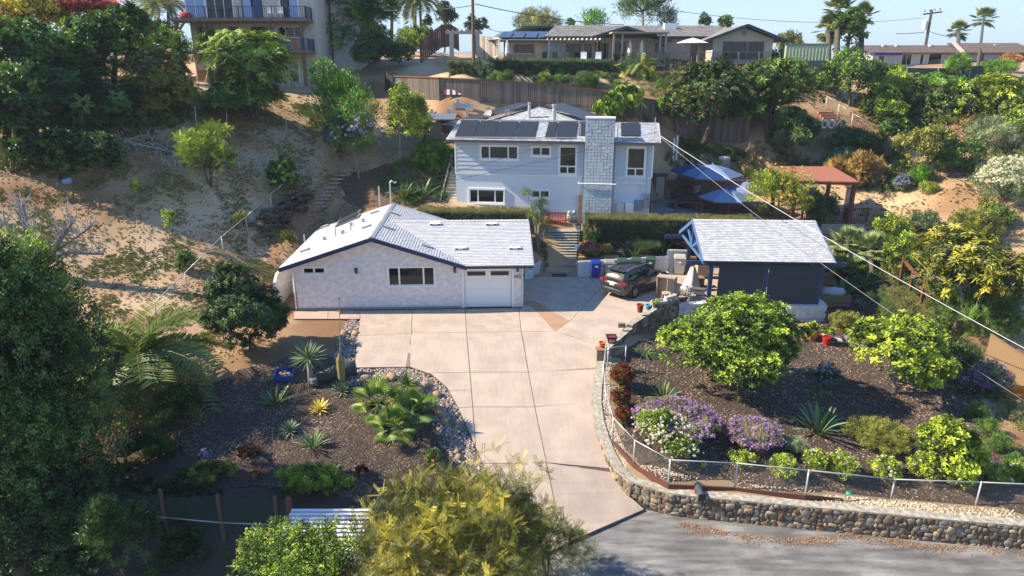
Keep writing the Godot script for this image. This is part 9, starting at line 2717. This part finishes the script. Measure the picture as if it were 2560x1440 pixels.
	put("cloth_end", st, mat("pipe_end", lin(0.16,0.17,0.17),0.8), dp)
	var wb := thing("wheelbarrow", "orange-yellow wheelbarrow tray at the right picture edge beside the bamboo fence", "wheelbarrow", on(V(22.41,-1.43,-27.25)),-20)
	st = S(true)
	var sec := []
	for y in [[0.25,0.3,0.22], [0.42,0.5,0.34], [0.52,0.6,0.4]]:
		var ring := []
		for k in 12: ring.append(V(cos(TAU * k / 12) * y[1], y[0], sin(TAU * k / 12) * y[2]))
		sec.append(ring)
	for i in 2:
		for k in 12: quad(st, sec[i][(k + 1) % 12], sec[i][k], sec[i + 1][k], sec[i + 1][(k + 1) % 12])
	for k in range(1,11): tri(st, sec[0][0], sec[0][k + 1], sec[0][k])
	put("tray", st, mat("barrow_orange", lin(0.50,0.20,0.02),0.5), wb)
	for s in [-1,1]:
		st = S(true)
		tube(st, [V(0.6,0.12, s * 0.05),V(-0.1,0.24, s * 0.2),V(-1.0,0.45, s * 0.3)], 0.022,0.022,6)
		put("handle", st, mat("board_brown"), wb)
	st = S(true)
	tube(st, [V(0.65,0.15,-0.04),V(0.65,0.15,0.04)], 0.17,0.17,12)
	put("wheel", st, mat("rubber"), wb)
	var ball := putm("green_ball", rock(Vector3.ZERO, V(0.24,0.24,0.24),9,12), mat("ball_green", lin(0.0,0.30,0.20),0.4))
	ball.position = on(V(11.91,-1.97,-20.7),0.12)
	tag(ball, "small green ball on the mulch against the red-brown edging", "ball")
	var bag := putm("feed_bag", rock(Vector3.ZERO, V(0.7,0.45,0.55),12,10), mat("bag_blue", lin(0.22,0.42,0.62),0.6))
	bag.position = on(V(-27.52,5.61,-42.3),0.18)
	tag(bag, "pale blue and yellow sack on the bare field below the large dark bush", "sack")
	for k in 2:
		var pf := thing("play_tunnel", ["white plastic play panel with round orange holes on the right-hand slope", "green plastic play panel beside the white one"][k], "toy", on(V(26.21,7.54,-58.1)) + V(0.9 * k, 0,-0.1 * k))
		st = S(true)
		for s in [-0.28,0.28]:
			var ring := []
			for i in 13: ring.append(V(s + cos(TAU * i / 12) * 0.24,0.45 + sin(TAU * i / 12) * 0.3,0))
			if k == 0 or s > 0: tube(st, ring, 0.11,0.11,7, false)
		put("panel", st, [mat("toy_white", lin(0.7,0.66,0.6),0.5), mat("toy_green", lin(0.05,0.15,0.13),0.5)][k], pf)
	# green mesh fence and rail at the lower left
	var gm := mat("shade_cloth", Color(0.17,0.24,0.2,0.8),0.9)
	gm.transparency = BaseMaterial3D.TRANSPARENCY_ALPHA
	var run := [on(V(-13.37,-2.21,-19.2)), on(V(-11.51,-2.41,-19.15)), on(V(-9.55,-2.42,-18.95)), on(V(-7.67,-2.45,-18.85)), on(V(-5.45,-2.28,-18.45))]
	var mf := thing("mesh_fence", "green shade-cloth fence on a steel rail along the bottom of the left garden", "fence", run[0])
	var top := [0.95,0.8,1.0,0.9,0.55]
	for i in 4:
		var p: Vector3 = run[i] - run[0] + V(0,0.75,0)
		var q: Vector3 = run[i + 1] - run[0] + V(0,0.75,0)
		st = S(true)
		for k in 8:
			var u := k / 8.0
			var v := (k + 1) / 8.0
			var ta := V(0, lerpf(top[i], top[i + 1], u) - 0.12 * sin(PI * u),-0.12)
			var tb := V(0, lerpf(top[i], top[i + 1], v) - 0.12 * sin(PI * v),-0.12)
			quad(st, p.lerp(q, u), p.lerp(q, v), p.lerp(q, v) + tb, p.lerp(q, u) + ta)
		put("shade_cloth", st, gm, mf)
		st = S(true)
		tube(st, [p, q], 0.025,0.025,6)
		put("rail", st, mat("galvanised"), mf)
		part("post", p + V(0,0.1,-0.04),V(0.1,1.9,0.1), mat("pole_brown"), mf)
	# white slatted pergola among the foreground leaves
	var sp := thing("slatted_pergola", "white slatted pergola top half hidden by the light green tree", "pergola", V(-5.76,-0.73,-17) * V(1,0,1) + V(0,-2.7,0))
	var spw := mat("slat_white", lin(0.74,0.74,0.76),0.6)
	for k in 12: part("slat", V(0.1,2.05,1.0 - k * 0.2),V(2.5,0.06,0.11), spw, sp)
	for x in [-1.0,1.1]:
		part("beam", V(x, 1.94,-0.1),V(0.1,0.14,2.5), mat("pergola_dark"), sp)
		for z in [-1.2,1.0]: part("post", V(x, 0.95, z),V(0.13,1.9,0.13), mat("pergola_dark"), sp)
	part("post_tip", V(-1.25,1.2,-1.3),V(0.15,2.5,0.15), mat("rail_red"), sp)
	# two cables sagging down over the pavilion
	var cm := mat("cable_white", lin(0.62,0.63,0.64),0.6)
	wire("overhead_cable", "thick white overhead cable running from the pale blue house over the pavilion roof", V(9.5,8.35,-44.5),V(21.92,1.15,-24),0.015,0.012, cm)
	wire("overhead_cable", "thinner grey cable hanging below the thick white one", V(9.48,8.29,-44.6),V(21.08,-0.49,-24),0.009,0.02, mat("cable_grey", lin(0.36,0.37,0.38),0.6))
	wire("overhead_cable", "dark service wire crossing in front of the pale blue house's upper windows", V(7.34,9.23,-46),V(-7.63,5.1,-44),0.014,0.01)
	wire("overhead_cable", "second dark service wire crossing the pale blue house below the first", V(9.49,8.46,-46),V(-7.64,4.84,-44),0.014,0.01)
	# dracaena beside the steps
	var dc := thing("dracaena", "tall dracaena with several spiky heads between the garage roof and the stone steps", "plant", on(V(1.68,1.13,-42.65)))
	var hd := [[-0.75,3.9,0.0], [-0.1,3.0,0.2], [0.35,2.6,0.1], [0.0,2.2,0.4], [0.55,1.9,0.2], [-0.35,2.5,0.3], [0.25,3.3,-0.2]]
	for q in hd:
		var h := V(q[0], q[1], q[2])
		st = S(true)
		tube(st, [V(0,-0.2,0),V(q[0] * 0.3, q[1] * 0.5, q[2] * 0.5), h], 0.06,0.035,6)
		put("stem", st, mat("bark_pale", lin(0.36,0.31,0.26),0.95, "fine", 0.5,1.0), dc)
		var m := leafmat("dracaena", 0.5,0.5)
		m.albedo_color = lin(0.16,0.24,0.07)
		var o := putm("leaf_head", clump("sword"), m, dc)
		o.transform = Transform3D(Basis().scaled(Vector3.ONE * 0.55), h)
	cover("undergrowth", "brown and green low plants behind the curved white planter wall", [V(0.96,0.77,-41.3),V(1.31,1.55,-43.3),V(2.25,1.64,-44),V(2.25,0.7,-42),V(1.62,0.42,-40.7)], "small", 0.2, ["rust", "mid"], 1.5,0.3)
	# raised planter right of the pavilion
	var rpl := thing("raised_planter", "weathered timber planter with white fabric heaped on it at the pavilion's corner", "planter", on(V(18.18,-0.37,-36.6)))
	for k in 3: part("plank", V(0,0.2 + k * 0.22,0.4),V(1.6,0.2,0.06), mat("terrace_timber"), rpl)
	part("plank", V(0.8,0.42,0),V(0.06,0.64,0.8), mat("terrace_timber"), rpl)
	putm("fabric", rock(V(-0.1,0.85,0),V(1.4,0.5,0.8),8,10), mat("fabric_pale", lin(0.45,0.48,0.52),0.9), rpl)
	var tim := thing("fallen_timber", "pale weathered timber lying behind the red succulent pot", "timber", on(V(17.04,-1.12,-33.1)))
	st = S()
	beam(st, V(-0.5,0.08,-0.8),V(0.7,0.08,0.7),0.14,0.14)
	put("log", st, mat("board_pale", lin(0.5,0.46,0.42),0.9), tim)
	var wh := thing("white_car_roof", "white vehicle part showing at the right picture edge beyond the trees", "vehicle", on(V(27.04,-0.24,-34)))
	putm("body", rock(V(0,0.4,0),V(1.6,0.7,1.2),4,12), mat("white_paint"), wh)
